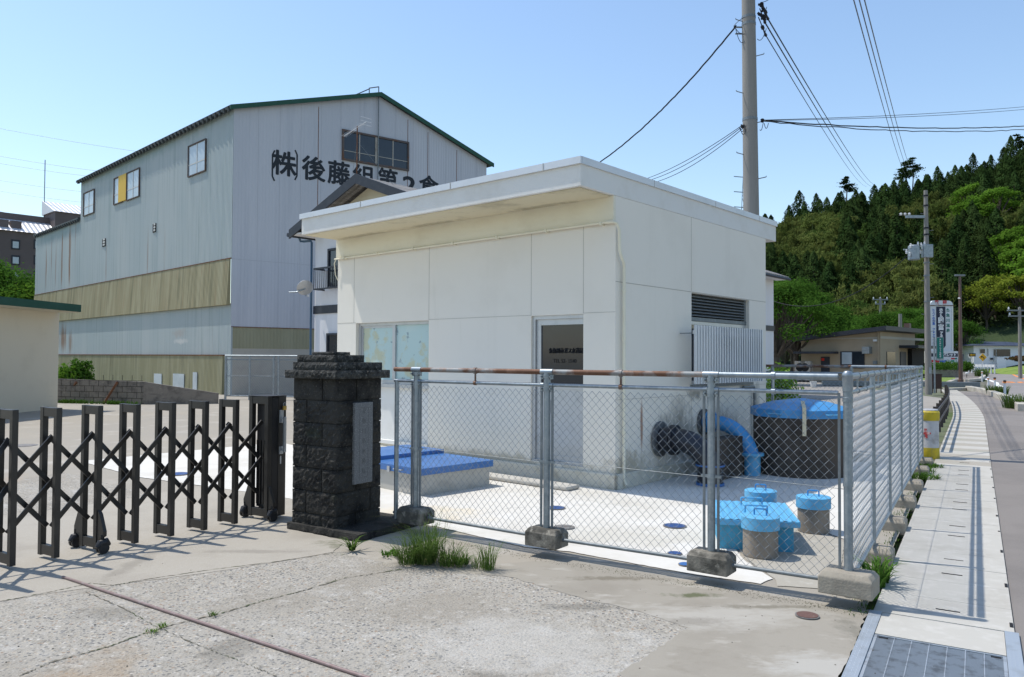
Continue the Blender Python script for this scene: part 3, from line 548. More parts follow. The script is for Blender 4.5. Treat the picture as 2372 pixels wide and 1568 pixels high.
for i, (a, b) in enumerate(segs):
    m = K['rail_rust'] if i < 3 else K['galv']; aa, bb = a, b
    if i == 0: aa = a-fd*.03
    if i == 3: bb = b+(a-b).normalized()*.06
    rail(fence, zoff(aa, ZTop), zoff(bb, ZTop), .022, m, 'top_rail')
    rail(fence, zoff(aa, ZR2), zoff(bb, ZR2), .0155, K['galv'], 'rail'); rail(fence, zoff(aa, ZB), zoff(bb, ZB), .0145, K['galvold'], 'bottom_rail')
    d = (b-a).normalized(); mb = MB()
    off = .052 if i else .02
    chain(mb, a+d*off, b-d*(.055 if i < 3 else .06), ZB+.01, ZR2-.012)
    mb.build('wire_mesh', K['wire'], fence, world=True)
    for q in ([a+d*off] if i else [])+[b-d*.055]: MB().bar(zoff(q, ZB), zoff(q, ZR2), .016, .016, d).build('tension_bar', K['galvold'], fence, world=True)
    mb = MB(); mb.tube([zoff(a, .80), zoff(b, .78)], .002, 4, False); mb.build('tension_wire', K['galvold'], fence, world=True)
    if i:
        mid = a.lerp(b, .48); mb = MB()
        mb.tube([zoff(mid-d*.014, ZTop), zoff(mid+d*.014, ZTop)], .0285, 12); mb.bar(zoff(mid, ZTop-.02), zoff(mid, ZR2+.005), .012, .012, d); mb.tube([zoff(mid-d*.014, ZR2), zoff(mid+d*.014, ZR2)], .021, 12)
        mb.build('rail_clamp', K['rail_rust'] if i < 3 else K['galv'], fence, world=True)
for p in FP[:3]:                                      # post brackets: caps, bolts, mid clamps
    nf = Vector((fd.y, -fd.x, 0))
    def brk(mb, zs):
        for (dx, z) in zs: mb.tube([zoff(p+fd*dx, z), zoff(p+fd*dx, z)+nf*.036], .007, 6); mb.bar(zoff(p+fd*dx, z-.02), zoff(p+fd*dx, z+.02), .025, .018, fd)
        mb.build('bracket', K['galv'], fence, world=True, smooth=True)
    brk(MB().tube([zoff(p-fd*.06, ZTop), zoff(p+fd*.06, ZTop)], .026, 12).lathe([(.034, ZTop-.05), (.034, ZTop-.02)], (p.x, p.y, 0), 14), [(-.045, ZTop-.04), (.045, ZTop-.04)])
    brk(MB().tube([zoff(p-fd*.06, ZR2), zoff(p+fd*.06, ZR2)], .020, 12), [(-.045, ZR2-.03), (.045, ZR2-.03)]); brk(MB().tube([zoff(p-fd*.07, ZB), zoff(p+fd*.07, ZB)], .019, 12), [])
    mb = MB(); mb.lathe([(.034, .775), (.034, .80)], (p.x, p.y, 0), 14); mb.bar(zoff(p-fd*.075, .788), zoff(p+fd*.075, .788), .02, .02)
    mb.build('clamp', K['galv'], fence, world=True, smooth=True)
SPx = [FP[3]]+[G(u, v, .12) for u, v in ((2025.3, 1262.9), (2063.5, 1195.8), (2092.9, 1148), (2113.6, 1111.4), (2130.2, 1079.2), (2144, 1060))]
SPl = [S.w(0, (q-FP[3]).length) for q in SPx]
sfence = thing('chain_link_fence', 'grey galvanised chain link fence along the pavement gutter', 'fence', (FP[3].x, FP[3].y, 0), S.a+math.pi/2)
sd = S.Y
mb = MB(); p = FP[3]; mb.lathe([(.029, .06), (.029, 1.37), (.033, 1.372), (.033, 1.40), (.0295, 1.402), (.0295, 1.44), (.0325, 1.442), (.034, 1.54), (.037, 1.545), (.035, 1.562), (.022, 1.578), (.001, 1.582)], (p.x, p.y, 0), 20)
for z in (.22, .80): mb.lathe([(.033, z), (.033, z+.03)], (p.x, p.y, 0), 18)
mb.build('corner_post', K['galv'], sfence, world=True, smooth=True)
footing(sfence, FP[3], math.atan2(fd.y, fd.x), K['blockpale'], .34, .25)
for i, p in enumerate(SPl[1:]):
    post(sfence, p, .09, ZR2+.09, .021, K['galv'], False)
    footing(sfence, S.w(-.0, (p-SPl[0]).length), S.a, K['blockpale'], .30, .26)
for i, (a, b) in enumerate(zip(SPl[:-1], SPl[1:])):
    a0 = a+sd*.05 if i == 0 else a
    rail(sfence, zoff(a0, ZTop), zoff(b, ZTop), .022, K['galv'], 'top_rail'); rail(sfence, zoff(a0, ZR2), zoff(b, ZR2), .0155, K['galv'], 'rail'); rail(sfence, zoff(a0, ZB), zoff(b, ZB), .0145, K['galv'], 'bottom_rail')
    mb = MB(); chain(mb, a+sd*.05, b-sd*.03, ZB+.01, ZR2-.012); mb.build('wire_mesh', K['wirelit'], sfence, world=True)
    for q in (a.lerp(b, .33), a.lerp(b, .66)):
        mb = MB(); mb.tube([zoff(q-sd*.012, ZTop), zoff(q+sd*.012, ZTop)], .028, 12); mb.bar(zoff(q, ZTop-.02), zoff(q, ZR2+.005), .012, .012, sd); mb.tube([zoff(q-sd*.012, ZR2), zoff(q+sd*.012, ZR2)], .0205, 12); mb.build('rail_clamp', K['galv'], sfence, world=True)
    MB().tube([zoff(a, .80), zoff(b, .80)], .002, 4, False).build('tension_wire', K['galvold'], sfence, world=True)
    MB().lathe([(.03, .785), (.03, .81)], (b.x, b.y, 0), 12).build('collar', K['galv'], sfence, world=True); MB().tube([zoff(b-sd*.02, ZTop), zoff(b+sd*.02, ZTop)], .029, 12).build('rail_clamp', K['galv'], sfence, world=True)
E_ = SPl[-1]; rd = -S.X
rp_ = [E_+rd*k for k in (.0, 1.02, 2.28, 3.5, 4.7)]
rfence = thing('chain_link_fence', 'low chain link fence with rusty top rail behind the blue lidded tank', 'fence', (E_.x, E_.y, 0), S.a+math.pi)
for i, p in enumerate(rp_):
    if i: post(rfence, p, .05, ZTop, .026, K['galv'])
    if i: footing(rfence, p, S.a, K['blockpale'])
for i, (a, b) in enumerate(zip(rp_[:-1], rp_[1:])):
    rail(rfence, zoff(a, ZTop), zoff(b, ZTop), .022, K['galv'] if i == 0 else K['rail_rust'], 'top_rail'); rail(rfence, zoff(a, ZR2), zoff(b, ZR2), .0155, K['galv'], 'rail'); rail(rfence, zoff(a, ZB), zoff(b, ZB), .0145, K['galv'], 'bottom_rail')
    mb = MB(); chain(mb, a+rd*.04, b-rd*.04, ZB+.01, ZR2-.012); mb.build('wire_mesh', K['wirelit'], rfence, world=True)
    mid = a.lerp(b, .5); mb = MB(); mb.tube([zoff(mid-rd*.014, ZTop), zoff(mid+rd*.014, ZTop)], .0285, 12); mb.bar(zoff(mid, ZTop-.02), zoff(mid, ZR2+.005), .012, .012, rd); mb.build('rail_clamp', K['rail_rust'], rfence, world=True)
# ================================================================ stone gatepost
GPc = G(778, 1242); GP = Fr((GPc.x, GPc.y), -33); SD = .60
def rough_block(x0, y0, z0, x1, y1, z1, amp=.012, seed=0, step=.026):
    """a rock-faced block: each face subdivided and pushed about, edges kept nearly in place"""
    mb = MB(); rr = np.random.default_rng(seed)
    nx, ny, nz = [max(2, int(round((b-a)/step))) for a, b in ((x0, x1), (y0, y1), (z0, z1))]
    idx = {}
    def vtx(i, j, k):
        if (i, j, k) in idx: return idx[(i, j, k)]
        p = Vector((x0+(x1-x0)*i/nx, y0+(y1-y0)*j/ny, z0+(z1-z0)*k/nz)); e = [i in (0, nx), j in (0, ny), k in (0, nz)]
        n = sum(e); a = amp if n == 1 else amp*.25
        if e[0]: p.x += (1 if i else -1)*(rr.uniform(-.2, 1)*a-(0 if n == 1 else .005))
        if e[1]: p.y += (1 if j else -1)*(rr.uniform(-.2, 1)*a-(0 if n == 1 else .005))
        if e[2]: p.z += (1 if k else -1)*(rr.uniform(-.5, .3)*a*.4)
        mb.v.append(p); idx[(i, j, k)] = len(mb.v)-1; return idx[(i, j, k)]
    for i in range(nx):
        for j in range(ny):
            mb.f.append((vtx(i, j, nz), vtx(i+1, j, nz), vtx(i+1, j+1, nz), vtx(i, j+1, nz))); mb.f.append((vtx(i, j, 0), vtx(i, j+1, 0), vtx(i+1, j+1, 0), vtx(i+1, j, 0)))
    for i in range(nx):
        for k in range(nz):
            mb.f.append((vtx(i, 0, k), vtx(i+1, 0, k), vtx(i+1, 0, k+1), vtx(i, 0, k+1))); mb.f.append((vtx(i, ny, k), vtx(i, ny, k+1), vtx(i+1, ny, k+1), vtx(i+1, ny, k)))
    for j in range(ny):
        for k in range(nz):
            mb.f.append((vtx(0, j, k), vtx(0, j, k+1), vtx(0, j+1, k+1), vtx(0, j+1, k))); mb.f.append((vtx(nx, j, k), vtx(nx, j+1, k), vtx(nx, j+1, k+1), vtx(nx, j, k+1)))
    return mb
gp = frthing('stone_gatepost', 'blackened rock faced stone gatepost with stepped cap beside the sliding gate', 'gatepost', GP)
zs_ = [0, .17, .385, .60, .815, 1.03, 1.245, 1.452]; shaft = MB(); sd_ = 1
shaft.box(-SD+.015, .015, 0, -.015, SD-.015, 1.45)
for c in range(7):
    za_, zb_ = zs_[c]+.004, zs_[c+1]-.004; a = .19 if c % 2 else .40
    amp = .013 if c < 6 else .005
    for (X0, Y0, X1, Y1) in ((-SD, 0, -SD+a-.004, a*.75 if c % 2 else .2), (-SD+a+.004, 0, 0, .45 if c % 2 else .25), (-SD, (a*.75 if c % 2 else .2)+.008, -SD+.30, SD), (-SD+.308, (.45 if c % 2 else .25)+.008, 0, SD)):
        b = rough_block(X0, Y0, za_, X1, Y1, zb_, amp, sd_); sd_ += 1; shaft.add(b.v, b.f)
shaft.build('shaft', K['stone'], gp)
for k, (xa_, ya_, xb_, yb_, z0, z1) in enumerate(((-SD-.06, -.06, .06, SD+.06, 1.452, 1.53), (-SD-.0, -.01, .01, SD, 1.532, 1.605), (-SD+.02, .02, -.06, .42, 1.607, 1.675), (-SD+.12, .12, -.17, .34, 1.677, 1.705))):
    b = rough_block(xa_, ya_, z0, xb_, yb_, z1, .011, 90+k, .022); b.build('cap_tier', K['stonecap'], gp)
b = rough_block(-SD-.01, -.055, -.03, .34, SD+.22, .065, .01, 77, .05); b.build('footing', K['stone'], gp)
n0 = GP.px(821, 935, .025); n1 = GP.px(861, 1118, .025); ya_, yb_ = n0[0], n1[0]; za_, zb_ = GP.px(840, 1119, .025)[1], GP.px(840, 932, .025)[1]
nb = MB(); nb.box(.0, ya_, za_, .034, yb_, zb_); plate = nb.build('nameplate', K['granite'], gp, bevel=.004); tag(plate, 'pale granite nameplate with carved characters')
ym_ = (ya_+yb_)/2; inkc = mat('carved_stroke', (.12, .12, .115), rough=.9)
mb = MB(); e = (yb_-ya_)*.24
for (a, b, c, d_) in ((-e, e, zb_-.05, zb_-.047), (-e, e, za_+.06, za_+.063), (-e, -e+.002, za_+.06, zb_-.05), (e-.002, e, za_+.06, zb_-.05)): mb.box(.0342, ym_+a, c, .0352, ym_+b, d_)
mb.build('carved_border', inkc, plate)
for k, ch in enumerate('糸魚川市水道局'):
    text(ch, .058, 'carved_character', inkc, plate, MX((.0345, ym_, zb_-.085-k*(zb_-za_-.17)/6.3), *SIDEX), .0006, -.0006, 'CENTER')
# ================================================================ accordion gate
gl0 = [G(u, v) for u, v in ((10, 1315), (112, 1296), (208, 1275.5), (296, 1262), (379, 1245.5), (456, 1231.6), (527, 1217), (600, 1203))]
gpts = [gl0[0]-Vector((.06, .33, 0))*2, gl0[0]-Vector((.06, .33, 0))]+gl0
gate = thing('accordion_gate', 'black folding accordion gate with scissor bars drawn out beside the stone gatepost', 'gate', (gl0[3].x, gl0[3].y, 0), R(55))
GA = R(-32); gxd = Vector((math.cos(GA), math.sin(GA), 0)); gyd = Vector((-gxd.y, gxd.x, 0)); HW = .128
def gfr(c, z0, z1, hw=HW, dp=.045, lw=.048):
    mb = MB(); f = Fr(c, math.degrees(GA))
    def bx(x0, x1, za, zb, d0=-dp/2, d1=dp/2):
        vs_ = [f.w(x, y_, z) for z in (za, zb) for x, y_ in ((x0, d0), (x1, d0), (x1, d1), (x0, d1))]
        mb.add(vs_, [(0, 3, 2, 1), (4, 5, 6, 7), (0, 1, 5, 4), (1, 2, 6, 5), (2, 3, 7, 6), (3, 0, 4, 7)])
    bx(-hw, -hw+lw, z0, z1); bx(hw-lw, hw, z0, z1); bx(-hw+lw, hw-lw, z1-.075, z1-.002, -dp*.42, dp*.42); bx(-hw+lw, hw-lw, z0+.01, z0+.09, -dp*.42, dp*.42)
    return mb
for i, c in enumerate(gpts[:-1]):
    f = gfr(c, .03, 1.235).build('upright_frame', K['gate'], gate, world=True, bevel=.003); fo = Fr(c, math.degrees(GA))
    mb = MB()
    for z in (1.0, .635, .27): mb.tube([fo.w(-HW+.04, 0, z), fo.w(HW-.04, 0, z)], .008, 8); mb.lathe([(.016, z-.02), (.016, z+.02)], fo.w(-.03, 0), 8); mb.lathe([(.016, z-.02), (.016, z+.02)], fo.w(.03, 0), 8)
    mb.build('pivot', K['black'], f)
def caster(parent, c, sgn, z=.0):
    fo = Fr(c, math.degrees(GA)); mb = MB(); h = HW+.002
    pts = [fo.w(sgn*h, -.015, .10), fo.w(sgn*h, -.015, .36), fo.w(sgn*(h+.035), -.015, .33), fo.w(sgn*(h+.095), -.015, .19), fo.w(sgn*(h+.095), -.015, .15)]
    if sgn > 0: pts = pts[::-1]
    mb.extr(pts, fo.Y*.03); br = mb.build('caster_bracket', K['gate'], parent, world=True, bevel=.003)
    mb = MB(); w0 = fo.w(sgn*(h+.075), -.01, .052); ax = (fo.Y*1.0+fo.X*.0).normalized()
    for s_ in (-1, 1): mb.tube([w0+fo.X*s_*.008, w0+fo.X*s_*.030], .045, 16)
    mb.bar(w0+Vector((0, 0, .045)), w0+Vector((0, 0, .11)), .02, .02)
    mb.tube([w0-fo.Y*.05+Vector((0, 0, .01)), w0-fo.Y*.02+Vector((0, 0, .04)), w0+fo.Y*.03+Vector((0, 0, .045)), w0+fo.Y*.055+Vector((0, 0, .015))], [.018, .034, .036, .02], 10)
    mb.build('wheel', K['black'], br, world=False) if False else mb.build('wheel', K['black'], br, world=True, smooth=True)
for s_ in (-1, 1): caster(gate, gpts[4], s_)
for s_ in (-1, 1): caster(gate, gpts[-1]-gyd*.0+gxd*s_*.0, s_)
for i in range(len(gpts)-1):
    a, b = gpts[i], gpts[i+1]
    for (zl, zh) in ((.27, .635), (.635, 1.0)):
        mb = MB()
        mb.bar(zoff(a+gxd*.028, zl), zoff(b+gxd*.028, zh), .013, .040, gxd.cross(Vector((0, 0, 1)))); mb.build('scissor_bar', K['gate'], gate, world=True, bevel=.002)
        mb = MB()
        mb.bar(zoff(a-gxd*.028, zh), zoff(b-gxd*.028, zl), .013, .040, gxd.cross(Vector((0, 0, 1)))); mb.build('scissor_bar', K['gate'], gate, world=True, bevel=.002)
        m_ = (a+b)/2; mb = MB(); mb.tube([zoff(m_-gxd*.04, (zl+zh)/2), zoff(m_+gxd*.04, (zl+zh)/2)], .009, 8); mb.build('pivot', K['black'], gate, world=True)
c = gpts[-1]; ef = gfr(c, .03, 1.25, .145, .05, .052); f2 = gfr(c+gyd*.16, .03, 1.25, .145, .10, .05); ef.add(f2.v, f2.f)
fo = Fr(c, math.degrees(GA)); ef.add([fo.w(x, y_, z) for z in (1.252, 1.258) for x, y_ in ((-.147, -.03), (.147, -.03), (.147, .215), (-.147, .215))], [(0, 3, 2, 1), (4, 5, 6, 7), (0, 1, 5, 4), (1, 2, 6, 5), (2, 3, 7, 6), (3, 0, 4, 7)])
box_ = ef.build('end_post', K['gate'], gate, world=True, bevel=.003)
mb = MB(); mb.extr([fo.w(-.099, .045, .12), fo.w(.099, .045, .12), fo.w(.099, .045, 1.17), fo.w(-.099, .045, 1.17)], fo.Y*.02); mb.extr([fo.w(.105, .03, .05), fo.w(.105, .11, .05), fo.w(.105, .11, 1.24), fo.w(.105, .03, 1.24)], fo.X*.035)
mb.build('back_panel', K['black'], box_, world=True)
mb = MB()
for k in range(5): mb.extr([fo.w(-.09+k*.045, .032, .15), fo.w(-.075+k*.045, .032, .15), fo.w(-.075+k*.045, .032, .80), fo.w(-.09+k*.045, .032, .80)], fo.Y*.012)
mb.build('rib', K['gate'], box_, world=True)
for s_ in (1, -1):
    mb = MB(); x = s_*.148
    mb.bar(fo.w(x+s_*.006, .14, .66), fo.w(x+s_*.006, .14, .74), .05, .012, fo.X); mb.bar(fo.w(x+s_*.006, .14, .98), fo.w(x+s_*.006, .14, 1.11), .05, .012, fo.X)
    mb.bar(fo.w(x+s_*.045, .15, .68), fo.w(x+s_*.045, .15, 1.04), .03, .02, fo.X); mb.bar(fo.w(x, .15, .70), fo.w(x+s_*.05, .15, .70), .02, .02); mb.bar(fo.w(x, .15, 1.02), fo.w(x+s_*.05, .15, 1.02), .02, .02)
    mb.build('handle', K['silver'], box_, world=True, bevel=.003)
mb = MB(); mb.bar(fo.w(.149, .14, .56), fo.w(.149, .14, .64), .014, .002, fo.X); mb.build('label', K['white'], box_, world=True)
pk = fo.w(.165, .17, 1.13)
pl = thing('padlock', 'small brass padlock hanging from the top of the gate end post', 'padlock', pk, GA)
MB().box(-.008, -.022, -.02, .008, .022, .022).build('body', K['brass'], pl, bevel=.003)
MB().tube([(0, -.014, .02), (0, -.014, .045), (0, 0, .058), (0, .014, .045), (0, .014, .02)], .004, 8).build('shackle', K['silver'], pl, smooth=True)
# ================================================================ steel grating and edge plates
o_ = S.w(.54, -1.2); gt = thing('drain_grating', 'steel bar grating set in the gutter at the near end of the pavement', 'grating', (o_.x, o_.y, 0), S.a)
def SB(mb, x0, y0, z0, x1, y1, z1): return mb.prism([S.w(x0, y0), S.w(x1, y0), S.w(x1, y1), S.w(x0, y1)], z0, z1)
K['grate'] = mat('grating_steel', (.50, .53, .55), [((.22, .22, .22), 12, U, .5, .66, .7)], .45, .6)
K['plate'] = mat('checker_plate', (.40, .44, .48), [((.3, .32, .33), 6, U, .5, .68, .7), ((.24, .2, .17), 14, U, .66, .76, .6)], .5, .45, bump=(.5, 45, .003))
for (a, b) in ((-1.52, -.51), (-2.56, -1.54)):
    mb = MB()
    for (x0, y0, x1, y1) in ((.205, a, .222, b), (.858, a, .875, b), (.222, a, .858, a+.012), (.222, b-.012, .858, b)): SB(mb, x0, y0, -.03, x1, y1, .006)
    fm = mb.build('frame', K['grate'], gt, world=True)
    mb = MB(); n = int((b-a-.03)/.0125)
    for k in range(n): SB(mb, .222, a+.016+k*.0125, -.02, .858, a+.0205+k*.0125, .004)
    mb.build('bearing_bars', K['grate'], fm, world=True)
    mb = MB()
    for k in range(1, 7): SB(mb, .222+k*.0908, a+.012, -.015, .226+k*.0908, b-.012, .0055)
    mb.build('cross_bars', K['grate'], fm, world=True)
    for (x0, y0) in ((.232, b-.05), (.80, b-.05)): SB(MB(), x0, y0, .0045, x0+.05, y0+.018, .0062).build('lifting_slot', K['dark'], fm, world=True)
SB(MB(), .205, -3.2, -.12, .875, -.51, -.10).build('sump', K['dark'], gt, world=True)
for (x0, x1) in ((.13, .203), (.877, .95)):
    mb = MB(); SB(mb, x0, -3.2, -.04, x1, -.055, .014)
    e = mb.build('edge_plate', K['plate'], gt, world=True); mb = MB()
    for k in range(75):
        for q in (0, 1, 2):
            c = S.w(x0+.015+q*.021, -.09-k*.04-(.02 if q == 1 else 0), .0142); mb.add([c+Vector((.005, 0, 0)), c+Vector((0, .005, 0)), c+Vector((-.005, 0, 0)), c+Vector((0, -.005, 0)), c+Vector((0, 0, .0016))], [(0, 1, 4), (1, 2, 4), (2, 3, 4), (3, 0, 4)])
    mb.build('tread_studs', K['plate'], e, world=True)
# ================================================================ equipment inside the fence
def on(fr, x, y): return fr.w(x, y)
hc = G(974, 1150.7); H_ = Fr((hc.x, hc.y), 45.2)        # X along right face going back
hatch = frthing('concrete_pit', 'low concrete pit with two dark blue steel lids in front of the pump house window', 'pit', H_)
WX, WY = 1.13, 1.75
MB().box(0, 0, 0, WX, WY, .25).build('plinth', K['pit'], hatch, bevel=.006)
lid = MB(); lid.box(-.035, -.035, .252, WX+.035, .95, .335); l1 = lid.build('lid', K['blue'], hatch, bevel=.004)
l2 = MB().box(-.03, .955, .30, WX+.04, WY+.03, .385).build('lid', K['blue'], hatch, bevel=.004)
MB().tube([(-.037, .30, .29), (-.06, .30, .29), (-.06, .46, .29), (-.037, .46, .29)], .008, 8).build('handle', K['silver'], l1, smooth=True)
MB().box(-.055, .55, .24, -.037, .60, .31).build('hasp', K['silver'], l1)
K['collar'] = mat('grey_wall_collar', (.13, .135, .14), [((.06, .058, .055), 8, U, .5, .66, .7)], .8)
def flange(mb, c, ax, r, t, n=20): c, ax = Vector(c), Vector(ax).normalized(); mb.tube([c-ax*t/2, c+ax*t/2], r, n)
def bolts(mb, c, ax, r, n, br=.012, ln=.05):
    c, ax = Vector(c), Vector(ax).normalized(); u = ax.orthogonal().normalized(); v = ax.cross(u)
    for k in range(n): p = c+(u*math.cos(2*math.pi*k/n)+v*math.sin(2*math.pi*k/n))*r; mb.tube([p-ax*ln/2, p+ax*ln/2], br, 6)
def elbow(name, label, yl, zc, xo, r, m, mcup, cupz, fr_r, yw=None):
    p1, p0 = B.w(xo, yl), B.w(0, yl if yw is None else yw); dd = p1-p0; xo = dd.length
    t = thing(name, label, 'pipe', p1, math.atan2(dd.y, dd.x))
    pts = [(.0-xo, 0, zc), (.16-xo, 0, zc)]; Rb = min(xo-.22, zc-.14); z0 = zc-Rb
    pts = [(-xo, 0, zc), (-Rb-.02, 0, zc)]+[(-Rb+Rb*math.sin(a), 0, z0+Rb*math.cos(a)) for a in [R(k) for k in range(0, 91, 9)]]+[(0, 0, cupz)]
    mb = MB(); mb.tube(pts, r, 22); p = mb.build('pipe', m, t, smooth=True)
    mb = MB(); fx = -Rb-.10; flange(mb, (fx-.012, 0, zc), (1, 0, 0), fr_r, .03); flange(mb, (fx+.03, 0, zc), (1, 0, 0), fr_r, .03); mb.build('flange', m, t, smooth=True)
    mb = MB(); bolts(mb, (fx+.01, 0, zc), (1, 0, 0), fr_r*.87, 8, .011, .085); mb.build('bolts', m, t)
    mb = MB(); flange(mb, (-xo+.02, 0, zc), (1, 0, 0), fr_r*1.18, .03); mb.build('wall_collar', K['collar'], t, smooth=True)
    return t
wl = B.px(1517, 1018, .0); gb_ = B.l(G(1645, 1125)); gb2 = B.l(G(1743, 1102))
yk = gb_.y
t = elbow('pipe_elbow', 'large black coated pipe bending from the pump house wall down to the slab', gb_.y, wl[1], gb_.x, .155, K['pipeblk'], None, .30, .205, wl[0]+.12)
mb = MB(); mb.lathe([(.155, .02), (.17, .02), (.165, .10), (.16, .26), (.185, .262), (.185, .285), (.15, .29)], (0, 0, 0), 22); mb.build('socket', K['pipeblk'], t, smooth=True)
mb = MB(); mb.lathe([(.182, .012), (.182, .045)], (0, 0, 0), 22); mb.build('lower_clamp', K['blue'], t, smooth=True)
mb = MB(); mb.lathe([(.188, .258), (.188, .280)], (0, 0, 0), 22); mb.build('upper_clamp', K['blue'], t, smooth=True)
t = elbow('pipe_elbow', 'light blue painted pipe bending down beside the dark round tank', gb2.y, .72, gb2.x, .106, K['lidblue'], None, .30, .165)
mb = MB(); mb.lathe([(.112, .01), (.112, .29), (.16, .29), (.16, .325), (.112, .326)], (0, 0, 0), 22); mb.build('lower_pipe', K['sky'], t, smooth=True)
tc_ = Vector((4.24, 11.35, 0)); tank = thing('round_tank', 'dark round concrete tank with bright blue conical steel lid', 'tank', tc_, 0)
MB().lathe([(.665, 0), (.665, .86)], (0, 0, 0), 40).build('tank_wall', K['tankwall'], tank, smooth=True)
mb = MB(); mb.lathe([(.70, .83), (.715, .832), (.715, .945), (.40, 1.035), (.38, 1.04), (.05, 1.085)], (0, 0, 0), 10, .2); tl = mb.build('lid', K['lidblue'], tank, bevel=.006)
mb = MB(); a = math.atan2(-11.35+.9, -3.2); d = Vector((math.cos(a), math.sin(a), 0)); mb.bar(d*.73+Vector((0, 0, .60)), d*.73+Vector((0, 0, .99)), .012, .05, Vector((-d.y, d.x, 0))); mb.bar(d*.74+Vector((0, 0, .97)), d*.38+Vector((0, 0, 1.06)), .05, .012)
mb.build('strap', K['soffit'], tank)
for s_ in (-.55, .55):
    q = Vector((math.cos(a+s_), math.sin(a+s_), 0)); n = Vector((-q.y, q.x, 0)); mb = MB()
    mb.tube([q*.70-n*.09+Vector((0, 0, .89)), q*.75-n*.09+Vector((0, 0, .89)), q*.75+n*.09+Vector((0, 0, .89)), q*.70+n*.09+Vector((0, 0, .89))], .008, 6); mb.build('handle', K['sky'], tl, smooth=True)
p_ = B.w(.55, gb2.y-.35); MB().box(-.5, -.12, 0, .35, .12, .55).build('pipe_saddle', K['tankwall'], None, loc=(p_.x, p_.y, .012), rz=B.a+R(90), bevel=.01)
tag(bpy.data.objects['pipe_saddle'], 'dark concrete support block behind the blue pipe', 'support block')
bq = [G(1666, 1272), G(1839, 1281)]; bd = (bq[1]-bq[0]); Bx = Fr((bq[0].x, bq[0].y), math.degrees(math.atan2(bd.y, bd.x)))
box = frthing('valve_box', 'light blue steel box with corrugated lid and two handles beside the fence', 'box', Bx); wl_ = bd.length
MB().box(0, 0, 0, wl_, .80, .225).build('body', K['skyweather'], box, bevel=.004)
mb = MB(); n = 44
for k in range(n):
    x0 = -.045+(wl_+.09)*k/n; x1 = -.045+(wl_+.09)*(k+1)/n; h0 = .272+(.005 if k % 4 < 2 else 0); h1 = .272+(.005 if (k+1) % 4 < 2 else 0)
    mb.add([(x0, -.045, h0), (x1, -.045, h1), (x1, .845, h1), (x0, .845, h0)], [(0, 1, 2, 3)])
lb = mb.build('lid', K['sky'], box)
MB().box(-.048, -.048, .222, wl_+.048, .848, .270).build('lid_rim', K['sky'], lb, bevel=.003)
for yy in (.24, .62): MB().tube([(.24, yy, .28), (.24, yy, .345), (.245, yy, .35), (.425, yy, .35), (.43, yy, .345), (.43, yy, .28)], .008, 8).build('handle', K['sky'], lb, smooth=True)
def cyl(p, label, h=.33, r=.143):
    t = thing('capped_pipe', label, 'capped pipe', (p.x, p.y, .01), 0, 'blue capped concrete pipes by the fence corner')
    MB().lathe([(r, 0), (r, h-.06)], (0, 0, 0), 28).build('pipe', K['cylc'], t, smooth=True)
    l = MB().lathe([(r+.012, h-.105), (r+.014, h-.105), (r+.014, h-.004), (r+.008, h), (.01, h+.003)], (0, 0, 0), 28).build('cap', K['sky'], t, smooth=True)
    f = Fr((0, 0), -25); mb = MB(); mb.tube([f.w(-.05, 0, h), f.w(-.05, 0, h+.05), f.w(-.045, 0, h+.056), f.w(.045, 0, h+.056), f.w(.05, 0, h+.05), f.w(.05, 0, h)], .007, 8); mb.build('handle', K['lidblue'], l, smooth=True)
c1 = G(1767, 1292); c2 = G(1892, 1236); c3 = G(1762, 1135, .34)
cyl(c1+Vector((0, .06, 0)), 'concrete pipe stub with light blue cap, nearest the fence in front of the blue box'); cyl(c2+Vector((0, .08, 0)), 'concrete pipe stub with light blue cap beside the fence corner post', .33, .145); cyl(Vector((c3.x, c3.y, 0)), 'concrete pipe stub with light blue cap standing behind the blue box', .33)
def manhole(u, v, r, m, label, z=.012):
    p = G(u, v); t = thing('manhole_cover', label, 'manhole cover', (p.x, p.y, z), random.uniform(0, 1), 'small round valve covers')
    MB().lathe([(r, 0), (r, .004)], (0, 0, 0), 32).build('ring', K['irongrey'], t)
    mb = MB(); mb.lathe([(r*.88, .0045), (r*.88, .007)], (0, 0, 0), 32)
    mb.build('cover', m, t)
manhole(1588, 1311, .058, K['blue'], 'blue round valve cover just outside the fence bottom rail'); manhole(1563, 1285, .062, K['ironblue'], 'blue round valve cover right under the fence bottom rail')
manhole(1563, 1221, .115, K['ironblue'], 'blue cast iron cover in the middle of the white slab'); manhole(1307, 1224, .105, K['irongrey'], 'worn grey cast iron cover behind the second fence post')
manhole(1288, 1179, .105, K['ironblue'], 'blue cast iron cover near the pump house door'); manhole(412, 1100, .16, K['ironblue'], 'bluish cast iron cover on the slab behind the gate', .013)
manhole(51, 1032, .26, K['irongrey'], 'grey manhole cover in the yard at far left', .0); manhole(1870, 1429, .075, K['ironred'], 'brown cast iron valve cover in the mortar near the corner footing', .009)
# rusty steel pipe lying in the forecourt joint
a, b = G(145, 1340), G(838, 1571); b = b+(b-a).normalized()*.8; mb = MB(); nn = 24
mb.tube([a.lerp(b, k/nn)+Vector((0, 0, .012+.001*math.sin(k*1.3))) for k in range(nn+1)], .010, 10)
K['pipebrown'] = mat('brown_painted_pipe', (.23, .165, .155), [((.33, .29, .28), 16, U, .52, .66, .6), ((.12, .06, .045), 5, U, .6, .75, .6)], .55, .2)
o = mb.build('steel_pipe', K['pipebrown'], None, world=True, loc=(a.x, a.y, 0), smooth=True); tag(o, 'long thin brown steel pipe lying on the aggregate concrete', 'pipe')
